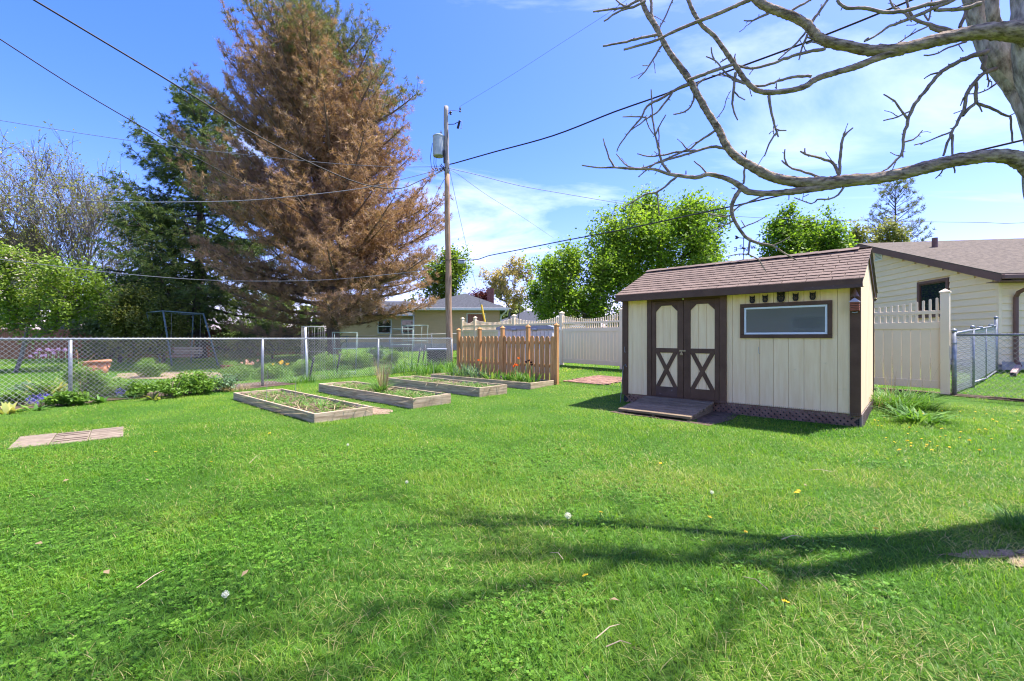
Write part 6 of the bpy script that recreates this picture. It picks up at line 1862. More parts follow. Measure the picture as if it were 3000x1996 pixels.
fan_tree('sprouting_tree', 'nearly bare multi-stemmed tree just leafing out at the far left', onground(-29.4, 30),
         [(3.14, 0.15, 6.2), (3.14, 0.48, 6.0), (2.6, 0.22, 6.4), (0.4, 0.16, 6.0), (0.0, 0.36, 5.7), (3.6, 0.66, 5.2), (4.6, 0.25, 6.0), (1.4, 0.28, 6.0), (0.2, 0.55, 4.8), (3.0, 0.34, 6.2), (5.6, 0.30, 5.8), (2.2, 0.45, 5.6)], sprout_leaves, bark_grey, 29, 15000, 0.13, r0=0.13, kids=4, depth=4)
leafy_tree('lime_tree', 'yellow-green tree at the left edge behind the crab apple', onground(-38.0, 34), [T(-38, 34, 0.0, -38, 34, 3.5)], [((-38.2, 34, 6.2), (4.2, 3.2, 3.8), 1.0)], olive_leaves, bark_dark, 30, 12000, 0.26, npts=240, nb=26)
leafy_tree('lime_tree', 'low yellow-green tree seen between the bare stems and the spruce', onground(-36, 42), [T(-36, 42, 0.0, -36, 42, 2.5)], [((-36, 42, 5.2), (4.6, 3.2, 3.4), 1.0)], lime_leaves, bark_dark, 31, 10000, 0.26, npts=220, nb=26)
leafy_tree('crab_apple', 'leafy light green crab apple with pale blossom behind the fence at the left', onground(-17.9, 16.0), [T(-17.9, 16.0, 0.0, -17.75, 16.2, 1.3, 5, 0.05)], [((-17.6, 16.4, 3.35), (2.75, 2.1, 2.05), 1.0)], blossom, bark_grey, 32, 17000, 0.105, npts=260, nb=30, br=0.27, sigma=0.17, r_tip=0.010, cat='tree')
leafy_tree('olive_shrub', 'tall olive-green shrub between the crab apple and the swing set', onground(-19.9, 22.5), [T(-19.9, 22.5, 0, -19.9, 22.5, 0.8, 3, 0.05)], [((-19.8, 22.5, 2.2), (2.2, 1.5, 2.2), 1.0)], olive_leaves, bark_dark, 33, 12000, 0.13, npts=200, nb=26, sigma=0.18, cat='shrub')
leafy_tree('olive_shrub', 'lower olive-green shrub just left of the swing set', onground(-17.3, 22.0), [T(-17.3, 22, 0, -17.3, 22, 0.6, 3, 0.05)], [((-17.3, 22.0, 1.75), (1.7, 1.2, 1.75), 1.0)], olive_leaves, bark_dark, 34, 8000, 0.12, npts=150, nb=20, sigma=0.16, cat='shrub')
for k, (x, y, r, h, lb) in enumerate(((-23.5, 25.6, 2.6, 2.6, 'dark yew thicket against the board fence behind the crab apple'), (-15.6, 26.4, 2.6, 2.3, 'dark evergreen thicket behind the swing set'),
                                      (-12.0, 26.6, 2.4, 1.9, 'dark evergreen shrub under the left boughs of the dying pine'))):
    leafy_tree('yew_shrub', lb, onground(x, y), [T(x, y, 0, x, y, 0.6, 3, 0.05)], [((x, y, h * 0.55), (r, 1.3, h * 0.62), 1.0)], spruce_needles, bark_dark, 60 + k, 8000, 0.14, npts=140, nb=22, sigma=0.2, cat='shrub')
leafy_tree('juniper', 'yellowish green juniper sprays low beneath the dying pine', onground(-13.3, 24.6), [T(-13.3, 24.6, 0, -13.3, 24.6, 0.5, 3, 0.03)], [((-13.2, 24.6, 1.15), (2.0, 1.0, 0.95), 1.0)], olive_leaves, bark_dark, 66, 5000, 0.12, npts=120, nb=16, sigma=0.16, cat='shrub')
# the belt of trees that closes the view, far off
def belt():
    rg = np.random.default_rng(99)
    V, Fc, TT = [], [], []; nv = 0
    for k in range(64):
        x = -150 + 300 * (k + rg.random()) / 64; y = 78 + 34 * rg.random()
        h = 8.0 + 4.5 * rg.random() - (1.2 if abs(x) < 8 else 0)
        c = blobs((x, y, h * 0.52), (4.4, 3.0, h * 0.52), 22, 900, rg, 0.30, 0.4)
        ti = np.clip(0.42 + rg.normal() * 0.22 + rg.normal(size=len(c)) * 0.12, 0, 1)
        v, f, tt = leaf_arrays(c, 0.75, rg, ti, aspect=0.8)
        V.append(v); Fc.append(f + nv); TT.append(tt); nv += len(v)
    kind(piece('distant_woodland', mesh_np('distant_woodland', np.concatenate(V), np.concatenate(Fc), olive_leaves, tint=np.concatenate(TT))), 'stuff', 'far green belt of trees along the horizon')
belt()

# ------------------------------------------------------------------ garden plants
def clump(name, label, p, n, length, width, mat, seed, lean=0.6, rad=0.10, cat='plant', group=None, flowers=None, curl=1.0, parent=None):
    rg = np.random.default_rng(seed)
    a = rg.random(n) * 6.283; r = rad * np.sqrt(rg.random(n))
    c = np.stack([p[0] + r * np.cos(a), p[1] + r * np.sin(a), np.full(n, p[2] - 0.01)], axis=1)
    az = a + rg.normal(size=n) * 0.7
    ti = np.clip(0.5 + rg.normal(size=n) * 0.2, 0, 1)
    v, f, tt = blade_arrays(c, az, length * (0.6 + 0.5 * rg.random(n)), width * (0.7 + 0.5 * rg.random(n)), rg, ti, lean * (0.25 + rg.random(n)), seg=4, curl=curl)
    me = mesh_np('leaves', v, f, mat, tint=tt)
    t = thing(name, label, cat, p, 0, group)
    wpart('leaves', me, t)
    return t
def shrub(name, label, p, r, h, n, leaf, mat, seed, cat='plant', group=None, aspect=0.55, stems=7, up=0.6):
    rg = np.random.default_rng(seed)
    t = thing(name, label, cat, p, 0, group)
    n = int(n * 1.7); leaf *= 1.15
    c = blobs((0, 0, h * 0.48), (r, r, h * 0.58), 18, n, rg, 0.40, 0.35)
    c[:, 2] = np.maximum(c[:, 2], 0.02 + 0.04 * rg.random(n))
    ti = np.clip(0.5 + rg.normal(size=n) * 0.2, 0, 1)
    v, f, tt = leaf_arrays(c, leaf, rg, ti, up=up, aspect=aspect)
    piece('leaves', mesh_np('leaves', v, f, mat, tint=tt), t)
    m = MB()
    for i in range(stems):
        a = rg.random() * 6.283; q = r * 0.6 * rg.random()
        m.tube([(0.04 * math.cos(a), 0.04 * math.sin(a), -0.02), (q * 0.5 * math.cos(a), q * 0.5 * math.sin(a), h * 0.4), (q * math.cos(a), q * math.sin(a), h * 0.8)], [0.008, 0.006, 0.003], 5)
    m.build('stems', twig_mat, t, smooth=True)
    return t
def flower_ball(c, r, n, leaf, mat, seed, name='flower'):
    rg = np.random.default_rng(seed)
    d = unit(rg.normal(size=(n, 3)))
    v, f, tt = leaf_arrays(np.array(c) + d * r * (0.6 + 0.4 * rg.random((n, 1))), leaf, rg, rg.random(n), up=0.1)
    return mesh_np(name, v, f, mat, tint=tt)
stem_m = M('green_stem', (0.07, 0.15, 0.03), (0.12, 0.22, 0.05), ns=8, rough=0.6, bump=0, rand=0.1)

# border along the chain-link fence, left to right
clump('hosta', 'bright broad-leaved hosta at the left edge of the border', G(22, 1212), 16, 0.24, 0.085, hosta_leaves, 1, 0.9, 0.08)
clump('hosta', 'pale broad-leaved hosta sprouting in front of the blue flowers', G(100, 1204), 12, 0.18, 0.065, strap_leaves, 2, 0.9, 0.07)
for k, (px, py) in enumerate(((92, 1190), (112, 1192), (140, 1186), (128, 1182))):
    p = G(px, py)
    t = clump('grape_hyacinth', ['blue-flowered bulb cluster, leftmost by the fence', 'deep blue bulb cluster next to the pale hosta', 'blue-violet bulb cluster nearest the fence post', 'small violet bulb cluster behind the blue ones'][k], p, 26, 0.16, 0.009, strap_leaves, 10 + k, 0.8, 0.08)
    wpart('flowers', flower_ball((p.x, p.y, p.z + 0.13), 0.085, 90, 0.026, petal_blue, 20 + k, 'flowers'), t)
clump('iris_clump', 'yellowing broad-leaved clump left of the first fence post', G(140, 1164), 46, 0.52, 0.060, hosta_leaves, 30, 0.55, 0.22)
shrub('green_shrub', 'small dark green shrub under the yellowing clump', G(120, 1168), 0.40, 0.40, 900, 0.05, shrub_leaves, 31)
shrub('rose_bush', 'upright leafy rose bush right of the first fence post', G(256, 1172), 0.42, 0.85, 1500, 0.048, shrub_leaves, 32, stems=12)
shrub('green_shrub', 'low spreading green plant below the terracotta pot', G(330, 1160), 0.48, 0.42, 1100, 0.05, shrub_leaves, 33)
clump('hosta', 'light green hosta in front of the rose bush', G(296, 1180), 16, 0.24, 0.07, strap_leaves, 34, 0.85, 0.08)
p = G(352, 1168); t = clump('grape_hyacinth', 'bluish violet bulb cluster beside the light green hosta', p, 26, 0.18, 0.009, strap_leaves, 35, 0.8, 0.09)
wpart('flowers', flower_ball((p.x, p.y, p.z + 0.14), 0.09, 80, 0.026, petal_blue, 36, 'flowers'), t)
clump('leek_clump', 'grey-green strap-leaved clump along the lawn edge', G(390, 1170), 20, 0.24, 0.030, blue_strap, 37, 0.9, 0.09)
clump('wilted_plant', 'wilted yellow leaves lying on the lawn edge', G(455, 1172), 20, 0.24, 0.045, hosta_leaves, 38, 1.2, 0.10)
shrub('green_shrub', 'leafy green plant right of the wilted yellow leaves', G(505, 1166), 0.42, 0.42, 1000, 0.055, shrub_leaves, 39)
shrub('green_shrub', 'taller bright green weed patch in the middle of the border', G(575, 1156), 0.50, 0.55, 1300, 0.055, shrub_leaves, 40)
shrub('green_shrub', 'grey-green leafy weeds at the right end of the border', G(640, 1148), 0.40, 0.45, 900, 0.05, blue_strap, 41)
clump('dry_clump', 'brown dried plant remains near the second fence post', G(690, 1146), 120, 0.30, 0.010, dry_straw, 42, 0.9, 0.30)
shrub('green_mound', 'rounded green mound on the wood chips', G(447, 1106), 0.55, 0.62, 1300, 0.06, shrub_leaves, 43)
shrub('green_mound', 'soft green mound left of the second fence post', G(690, 1116), 0.60, 0.50, 1200, 0.055, shrub_leaves, 44)
for k, (px, py, r, h, mt, lb) in enumerate(((40, 1188, .34, .30, shrub_leaves, 'low green leafy plant between the leftmost hosta and the blue flowers'), (180, 1190, .26, .26, shrub_leaves, 'small green plant just left of the first fence post'),
        (222, 1188, .24, .30, shrub_leaves, 'small green plant just right of the first fence post'), (372, 1164, .34, .34, shrub_leaves, 'leafy green plant behind the grey-green strap leaves'), (420, 1164, .36, .36, shrub_leaves, 'leafy green plant left of the wilted yellow leaves'),
        (540, 1158, .34, .40, shrub_leaves, 'round leafy plant between two taller green weeds in the border'), (75, 1168, .36, .36, blue_strap, 'grey-green mound behind the low green plant at the far left'), (290, 1160, .34, .46, shrub_leaves, 'leafy plant under the left side of the terracotta pot'))):
    shrub('border_plant', lb, G(px, py), r, h, 700, 0.055, mt, 120 + k)
for k in range(10):                                               # alliums
    zx, zy = [(360, 548), (440, 548), (480, 556), (535, 545), (600, 550), (330, 578), (380, 604), (415, 600), (495, 580), (280, 608)][k]
    px, py = zx * 0.3189, 850 + zy * 0.3189
    Yk = 11.2 + 0.12 * (k % 4)
    hd = at(px, py, Yk)
    b = onground(hd.x + 0.03, Yk)
    rank = sorted(range(10), key=lambda i: [360, 440, 480, 535, 600, 330, 380, 415, 495, 280][i]).index(k)
    t = thing('allium', ['leftmost small', 'second from the left small', 'third from the left larger', 'fourth from the left small', 'fifth from the left small', 'sixth from the left larger', 'seventh from the left larger', 'eighth from the left small', 'ninth from the left larger', 'rightmost larger'][rank] + ' purple ball-headed allium behind the fence', 'flower', b, 0, 'alliums behind the chain-link fence')
    wpart('stem', MB().tube([b - Vector((0, 0, 0.02)), (b + hd) / 2 + Vector((0.01, 0, 0)), hd], 0.006, 5).mesh('stem', stem_m, True), t)
    wpart('flower_head', flower_ball(hd, 0.046 if k < 5 else 0.034, 90, 0.024, petal_purple, 50 + k, 'flower_head'), t)
b = G(150, 1146)
clump('allium_leaves', 'arching grey-green leaves at the foot of the alliums', onground(b.x, 11.3), 40, 0.45, 0.035, blue_strap, 61, 0.8, 0.45)
def stems_flowers(name, label, p, n, hgt, mat, seed, leafmat=strap_leaves, fl=0.034, spread=0.38):
    rg = np.random.default_rng(seed)
    t = clump(name, label, p, 80, hgt * 0.85, 0.020, leafmat, seed, 0.45, spread)
    for i in range(n):
        a = rg.random() * 6.283; r = spread * rg.random()
        b = Vector((p[0] + r * math.cos(a), p[1] + r * math.sin(a), p[2])); hd = b + Vector((rg.normal() * 0.04, rg.normal() * 0.04, hgt * (0.8 + 0.3 * rg.random())))
        wpart('stem', MB().tube([b, hd], 0.005, 5).mesh('stem', stem_m, True), t)
        wpart('flower', flower_ball(hd, fl, 26, fl * 1.2, mat, seed + i), t)
    return t
stems_flowers('iris', 'peach-flowered iris clump left of the second fence post', G(728, 1108), 10, 0.52, petal_peach, 70)
stems_flowers('iris', 'orange-yellow iris clump right of the second fence post', G(826, 1108), 7, 0.50, petal_yellow, 80)
for k, (px, py, r, h, lb, mt) in enumerate(((790, 1108, .55, .55, 'leafy green plant behind the fence right of the second post', shrub_leaves), (880, 1100, .6, .55, 'loose green plant around the foot of the white pipe', shrub_leaves),
        (960, 1086, .7, .75, 'green bush behind the fence below the pine trunk', shrub_leaves), (1040, 1080, .8, .8, 'green bush behind the third fence post', shrub_leaves),
        (1100, 1072, .6, .95, 'blue-green bush in front of the square wire cages', blue_strap), (1150, 1078, .5, .7, 'dark leafy bush near the wire cages', shrub_leaves))):
    shrub('garden_bush', lb, G(px, py), r, h, 1100, 0.07, mt, 90 + k)
for k, (px, py, n, ln, lb) in enumerate(((1190, 1092, 110, 0.62, 'tall grassy clump left of the black crate'), (1255, 1096, 130, 0.62, 'tall grassy clump below the black crate'), (1310, 1092, 110, 0.60, 'grassy clump at the foot of the utility pole'),
        (1345, 1110, 90, 0.60, 'dark iris leaves at the left end of the picket fence'), (1120, 1096, 90, 0.45, 'grassy weeds along the fence behind the third bed'), (990, 1106, 90, 0.42, 'grassy weeds along the fence behind the second bed'), (880, 1122, 90, 0.32, 'short grassy weeds by the fence left of the second bed'))):
    clump('grass_clump', lb, G(px, py), n, ln, 0.022, strap_leaves, 100 + k, 0.5, 0.40)

# plants in the beds
def bed_weeds(i, n, seed, dens_fn=None):
    o, L, W, h = BEDS[i]
    rg = np.random.default_rng(seed)
    V, Q, TT, T3 = [], [], [], []; nv = 0
    x = -L + 0.08 + (L - 0.16) * rg.random(n); y = 0.07 + (W - 0.14) * rg.random(n)
    k = vnoise(x + 9 * i, y, 3.0, seed) > 0.38
    x, y = x[k], y[k]; n = len(x)
    px = o[0] + AX.x * x + AY.x * y; py = o[1] + AX.y * x + AY.y * y
    z = np.full(n, float(gz(*o)) + h - 0.068)
    ti = np.clip(0.55 + rg.normal(size=n) * 0.2, 0, 1)
    v, f, tt = blade_arrays(np.stack([px, py, z], axis=1), rg.random(n) * 6.283, 0.05 + 0.09 * rg.random(n), 0.010 + 0.012 * rg.random(n), rg, ti, 0.4 + 0.8 * rg.random(n), seg=3)
    me = mesh_np('bed_weeds', v, f, strap_leaves, tint=tt)
    kind(piece('bed_weeds', me), 'stuff', ['low green weeds sprouting in the nearest bed', 'low green shoots in the bed with the grass tuft', 'low green shoots in the third bed', 'low green shoots in the tulip bed'][i])
    m = 240
    x = -L + 0.08 + (L - 0.16) * rg.random(m); y = 0.07 + (W - 0.14) * rg.random(m)
    px = o[0] + AX.x * x + AY.x * y; py = o[1] + AX.y * x + AY.y * y
    v, f, tt = blade_arrays(np.stack([px, py, np.full(m, float(gz(*o)) + h - 0.055)], axis=1), rg.random(m) * 6.283, 0.10 + 0.15 * rg.random(m), 0.008 + 0.010 * rg.random(m), rg, rg.random(m), 1.6 + 1.2 * rg.random(m), seg=2, curl=0.6)
    kind(piece('bed_straw', mesh_np('bed_straw', v, f, dry_straw, tint=tt)), 'stuff', ['dry straw lying in the nearest bed', 'dry straw in the bed with the grass tuft', 'dry straw in the third bed', 'dry straw in the tulip bed'][i])
for i, n in enumerate((1300, 2000, 1500, 1000)): bed_weeds(i, n, 140 + i)
t = clump('grass_tuft', 'arching green ornamental grass with old tan plumes in the second bed', bedpt(1, -1.62, 0.34), 170, 0.42, 0.011, strap_leaves, 150, 0.75, 0.09)
rg = np.random.default_rng(151); n = 90
p = bedpt(1, -1.62, 0.40)
a = rg.random(n) * 6.283
v, f, tt = blade_arrays(np.stack([p.x + 0.06 * np.cos(a), p.y + 0.06 * np.sin(a), np.full(n, p.z)], axis=1), a, 0.55 + 0.30 * rg.random(n), 0.006 + 0.004 * rg.random(n), rg, rg.random(n), 0.10 + 0.12 * rg.random(n), seg=4, curl=0.5)
wpart('old_plumes', mesh_np('old_plumes', v, f, dry_straw, tint=tt), t)
for k, (i, x, y, n, ln, w, m, lb) in enumerate(((0, -2.75, 0.40, 34, 0.16, 0.018, strap_leaves, 'small leafy weed in the far half of the nearest bed'), (0, -1.55, 0.35, 50, 0.22, 0.016, strap_leaves, 'tufted weed by the divider of the nearest bed'),
        (0, -0.9, 0.55, 60, 0.20, 0.022, strap_leaves, 'broad weed patch near the end of the nearest bed'), (0, -1.2, 0.22, 26, 0.14, 0.018, shrub_leaves, 'fresh weed beside the front board of the nearest bed'),
        (1, -0.75, 0.45, 90, 0.16, 0.014, strap_leaves, 'carpet of green shoots at the right of the second bed'), (1, -2.7, 0.45, 60, 0.16, 0.014, strap_leaves, 'green shoots at the far end of the second bed'),
        (2, -0.9, 0.40, 80, 0.15, 0.018, strap_leaves, 'strawberry-like leaves at the near end of the third bed'), (2, -2.2, 0.40, 50, 0.15, 0.016, strap_leaves, 'green shoots in the middle of the third bed'))):
    clump('bed_plant', lb, bedpt(i, x, y), n, ln, w, m, 160 + k, 1.0, 0.26)
# tulip bed: irises and tulips
for k, (x, y, n, ln, w, m, lb) in enumerate(((-2.95, 0.50, 60, 0.52, 0.024, blue_strap, 'silvery iris leaves at the far end of the tulip bed'), (-2.35, 0.45, 60, 0.50, 0.026, blue_strap, 'bushy blue-green leaves left of the tulips'),
        (-1.75, 0.45, 34, 0.34, 0.045, strap_leaves, 'broad tulip leaves in the middle of the tulip bed'), (-1.25, 0.50, 34, 0.34, 0.042, strap_leaves, 'broad tulip leaves below the orange flowers'),
        (-0.72, 0.45, 70, 0.40, 0.028, strap_leaves, 'dense green iris fan near the right end of the tulip bed'), (-0.35, 0.45, 50, 0.36, 0.026, strap_leaves, 'green iris fan at the right end of the tulip bed'))):
    clump('iris_fan', lb, bedpt(3, x, y), n, ln, w, m, 180 + k, 0.42, 0.20)
def tulip(px, py, mat, label, k, dark=False):
    # stem foot in the bed row, head where it shows
    kx = (px - 1500) / F
    o = Vector(BEDS[3][0]) + AY * 0.62
    s = (kx * o.y - o.x) / (AX.x - kx * AX.y)
    foot = bedpt(3, s, 0.62)
    hd = at(px, py, foot.y)
    t = thing('tulip', label, 'flower', foot, 0, 'tulips in the bed')
    wpart('stem', MB().tube([foot, (foot + hd) / 2 + Vector((0.012, 0, 0)), hd], 0.006, 5).mesh('stem', stem_m, True), t)
    rg = np.random.default_rng(300 + k)
    for q in range(6):
        a = q * 1.047
        d = Vector((math.cos(a), math.sin(a), 0)); sd = Vector((-d.y, d.x, 0))
        vs = [hd, hd + d * 0.032 + sd * 0.022 + Vector((0, 0, 0.02)), hd + d * 0.028 + Vector((0, 0, 0.062)), hd + d * 0.032 - sd * 0.022 + Vector((0, 0, 0.02))]
        wpart('petal', mesh_np('petal', np.array([tuple(x) for x in vs]), np.array([[0, 1, 2, 3]]), mat, tint=np.full(4, rg.random())), t)
    return t
for k, (zx, zy, m, lb) in enumerate(((1455, 378, petal_orange, 'red-orange tulip, leftmost before the cedar fence'), (1668, 368, petal_orange, 'tall orange tulip before the right half of the cedar fence'), (1650, 402, petal_orange, 'lower orange tulip, left of a pair'),
        (1660, 404, petal_orange, 'lower orange tulip, right of a pair'), (1643, 410, petal_orange, 'lowest orange tulip beside the pair'), (1706, 388, petal_dark, 'near-black tulip, leftmost of the dark ones'),
        (1720, 380, petal_dark, 'near-black tulip, second of the dark ones'), (1733, 390, petal_dark, 'near-black tulip, third of the dark ones'), (1736, 402, petal_dark, 'near-black tulip, lowest of the dark ones'))):
    tulip(600 + zx * 0.5516, 850 + zy * 0.5516, m, lb, k)

# by the shed's right side
clump('daylily', 'dense green daylily clump before the tan vinyl fence', G(2632, 1190), 620, 0.42, 0.014, strap_leaves, 200, 0.95, 0.45)
clump('daylily', 'smaller daylily clump hard against the back of the shed side', G(2590, 1176), 180, 0.36, 0.013, strap_leaves, 201, 0.9, 0.26)
clump('broadleaf_plant', 'broad-leaved light green plant in the lawn right of the shed', G(2700, 1232), 64, 0.27, 0.042, strap_leaves, 202, 1.05, 0.24)
clump('broadleaf_plant', 'small broad-leaved plant left of the larger one by the shed', G(2640, 1222), 16, 0.34, 0.050, strap_leaves, 203, 0.9, 0.08)
clump('dry_stalks', 'thin dry grass stalks standing before the tan vinyl fence', G(2640, 1180), 26, 0.95, 0.006, dry_straw, 204, 0.28, 0.32, curl=0.4)
clump('dry_stalks', 'bent dry stalks at the corner of the shed base', G(2572, 1200), 30, 0.50, 0.006, dry_straw, 205, 0.8, 0.14, curl=0.8)
clump('grass_clump', 'dark grass clump at the foot of the big tree', (3.35, 2.86, float(gz(3.35, 2.86))), 240, 0.16, 0.006, strap_leaves, 206, 0.6, 0.14)

# ------------------------------------------------------------------ garden things
def terracotta():
    foot = onground(at(286, 1100, 10.4).x, 10.4)
    s = MB().lathe([(0.15, -0.05), (0.14, 0.05), (0.135, 0.30), (0.14, 0.385)], 14, c=foot).build('tree_stump', bark_grey, None, smooth=True)
    tag(s, 'old stump carrying the terracotta pot', 'stump')
    R = Matrix.Translation(foot + Vector((0, 0, 0.39))) @ Matrix.Rotation(math.radians(-6), 4, 'Y')
    t = thing('terracotta_pot', 'wide terracotta pot with thick rim behind the chain-link fence', 'pot', foot + Vector((0, 0, 0.385)), 0)
    wpart('bowl', MB().lathe([(0.165, 0.0), (0.18, 0.01), (0.245, 0.27), (0.225, 0.27), (0.16, 0.05)], 32, M=R).mesh('bowl', terra, True), t)
    wpart('rim', MB().lathe([(0.246, 0.255), (0.272, 0.262), (0.276, 0.31), (0.262, 0.325), (0.236, 0.32), (0.228, 0.26)], 32, M=R).mesh('rim', terra, True), t)
    m = MB()
    for k in range(7):                                   # swag relief
        a0 = 2 * math.pi * k / 7
        pts = [R @ Vector((math.cos(a0 + 0.8 * i / 6) * (0.243 - 0.03 * math.sin(math.pi * i / 6)), math.sin(a0 + 0.8 * i / 6) * (0.243 - 0.03 * math.sin(math.pi * i / 6)), 0.235 - 0.11 * math.sin(math.pi * i / 6))) for i in range(7)]
        m.tube(pts, 0.010, 5)
    wpart('swag_relief', m.mesh('swag_relief', terra, True), t)
    wpart('soil', MB().lathe([(0.001, 0.24), (0.225, 0.245)], 24, M=R).mesh('soil', soil), t)
    for k, (dx, dz) in enumerate(((-0.30, 0.78), (0.12, 0.55))):
        tag(MB().tube([foot + Vector((-0.05, -0.35, 0.0)), foot + Vector((-0.10, -0.33, 0.5)), foot + Vector((dx, -0.2, 0.6 + dz * 0.5))], [0.008, 0.007, 0.004], 6).build('garden_cane', cedar), ['long bare cane standing before the terracotta pot', 'short bare cane leaning beside the terracotta pot'][k], 'cane')
terracotta()
def small_pot():
    p = G(672, 1092)
    t = thing('clay_pot', 'low dark red planter with a green plant near the swing set', 'pot', p, 0)
    piece('bowl', MB().lathe([(0.16, 0.0), (0.26, 0.24), (0.28, 0.24), (0.28, 0.28), (0.25, 0.28), (0.24, 0.2)], 20).mesh('bowl', darkpot, True), t)
    rg = np.random.default_rng(5)
    c = blobs((0, 0, 0.36), (0.30, 0.30, 0.16), 8, 260, rg, 0.5, 0.3)
    v, f, tt = leaf_arrays(c, 0.07, rg, rg.random(260))
    piece('leaves', mesh_np('leaves', v, f, shrub_leaves, tint=tt), t)
small_pot()
def swing_set():
    Y = 19.6
    a0, a1 = at(504, 1072, Y), at(478, 912, Y); b1, b0 = at(596, 920, Y + 0.5), at(640, 1070, Y + 0.3)
    c0 = at(470, 1066, Y + 2.6); c1 = at(430, 916, Y + 2.2); d1 = at(566, 922, Y + 2.6); d0 = at(560, 1050, Y + 3.0)
    t = thing('swing_set', 'old green steel swing frame with a slatted bench on the neighbouring lawn', 'swing set', (a0.x, a0.y, float(gz(a0.x, a0.y))), 0)
    for p in (a0, b0, c0, d0): p.z = float(gz(p.x, p.y))
    for nm, pts in (('front_frame', [a0, a1, a1.lerp(b1, 0.5), b1, b0]), ):
        m = MB(); m.tube([a0, a1], 0.034, 10); m.tube([a1, b1], 0.032, 10); m.tube([b1, b0], 0.034, 10); m.ball(a1, 0.040); m.ball(b1, 0.040)
        wpart(nm, m.mesh(nm, swing_m, True), t)
    m = MB(); m.tube([c0, c1], 0.030, 8); m.tube([d1, d0], 0.030, 8); m.tube([c1, d1], 0.030, 8)
    wpart('rear_frame', m.mesh('rear_frame', swing_m, True), t)
    wpart('top_bar', MB().tube([a1, c1], 0.032, 8).mesh('top_bar', swing_m, True), t)
    wpart('top_bar', MB().tube([b1, d1], 0.032, 8).mesh('top_bar', swing_m, True), t)
    s0, s1 = at(492, 1044, Y + 1.2), at(578, 1044, Y + 1.4)
    d = (s1 - s0).normalized(); n = Vector((-d.y, d.x, 0))
    for k in range(4):
        wpart('seat_slat', MB().beam(s0 + n * (k * 0.11), s1 + n * (k * 0.11), 0.09, 0.025).mesh('seat_slat', greywood), t)
    for k in range(3):
        wpart('back_slat', MB().beam(s0 + n * 0.46 + Vector((0, 0, 0.12 + 0.13 * k)), s1 + n * 0.46 + Vector((0, 0, 0.12 + 0.13 * k)), 0.02, 0.09).mesh('back_slat', greywood), t)
    for e in (s0, s1):
        wpart('chain', MB().tube([e + n * 0.2, Vector((e.x, e.y, a1.z)) + n * 0.3], 0.008, 5).mesh('chain', dark_wire), t)
swing_set()
def round_cage(p, r, h, label, mat=dark_wire, n=12):
    t = thing('wire_cage', label, 'plant cage', p, 0)
    for k, z in enumerate((0.10, 0.85, h)):
        pts = [(r * math.cos(2 * math.pi * i / 20), r * math.sin(2 * math.pi * i / 20), z) for i in range(21)]
        piece('hoop', MB().tube(pts, 0.010 if z == h else 0.003, 5, False).mesh('hoop', mat, True), t)
    for i in range(n):
        a = 2 * math.pi * i / n
        piece('upright', MB().tube([(r * math.cos(a), r * math.sin(a), -0.05), (r * math.cos(a), r * math.sin(a), h)], 0.003, 5).mesh('upright', mat, True), t)
p = onground(at(918, 1000, 13.2).x, 13.2)
round_cage(p, 0.32, 1.58, 'round galvanised wire plant cage behind the fence')
q = p + Vector((-0.02, -0.35, 0))
tag(MB().tube([q, q + Vector((-0.06, 0.02, 1.55))], 0.030, 12).build('white_pipe', pvc, None, smooth=True), 'white plastic pipe standing inside the round wire cage', 'pipe')
def square_cage(px, Y, w, h, label, rot, ms=None):
    p = onground(at(px, 1000, Y).x, Y)
    t = thing('wire_cage', label, 'plant cage', p, rot, 'square folding plant cages')
    for sx, sy in ((-1, -1), (1, -1), (1, 1), (-1, 1)):
        piece('leg', MB().tube([(sx * w * 0.42, sy * w * 0.42, -0.05), (sx * w / 2, sy * w / 2, h)], 0.008, 6).mesh('leg', greenwire, True), t)
    for z in (0.08, 0.62 * h, h):
        k = 0.42 + 0.08 * z / h
        m = MB()
        c = [(-w * k, -w * k, z), (w * k, -w * k, z), (w * k, w * k, z), (-w * k, w * k, z), (-w * k, -w * k, z)]
        for i in range(4): m.tube([c[i], c[i + 1]], 0.010, 6)
        m.build('ring', greenwire, t, smooth=True)
square_cage(1012, 14.8, 0.75, 1.42, 'square green wire cage in front of the pine trunk', 0.3)
square_cage(1178, 16.4, 0.80, 1.50, 'square green wire cage beside the blue-green bush', 0.2)
square_cage(1216, 17.6, 0.80, 1.62, 'tallest square wire cage near the utility pole', 0.5)
def crate():
    p = onground(at(1280, 1040, 18.0).x, 18.0)
    t = thing('compost_crate', 'black slatted plastic crate beside the utility pole', 'crate', p, 0.15)
    for k in range(5):
        piece('slat', MB().box(-0.38, 0.38, -0.34, 0.34, 0.12 * k, 0.12 * k + 0.095, 0.01).mesh('slat', blackpl), t)
    piece('inner', MB().box(-0.33, 0.33, -0.30, 0.30, 0.0, 0.56).mesh('inner', blackpl), t)
    piece('lid_rim', MB().box(-0.40, 0.40, -0.36, 0.36, 0.60, 0.66, 0.015).mesh('lid_rim', binlid), t)
crate()
for k, (px, Y, hgt, lb) in enumerate(((1222, 17.0, 0.75, 'dark plant stake tilting left of the black crate'), (1236, 17.2, 0.85, 'dark plant stake tilting next to the black crate'), (905, 12.8, 0.7, 'dark stake at the foot of the round wire cage'), (985, 15.0, 0.7, 'dark stake by the square cage under the pine'))):
    p = onground(at(px, 1000, Y).x, Y)
    tag(MB().tube([p, p + Vector((0.12, 0.05, hgt))], 0.028, 8).build('plant_stake', blackpl, None, smooth=True), lb, 'stake')
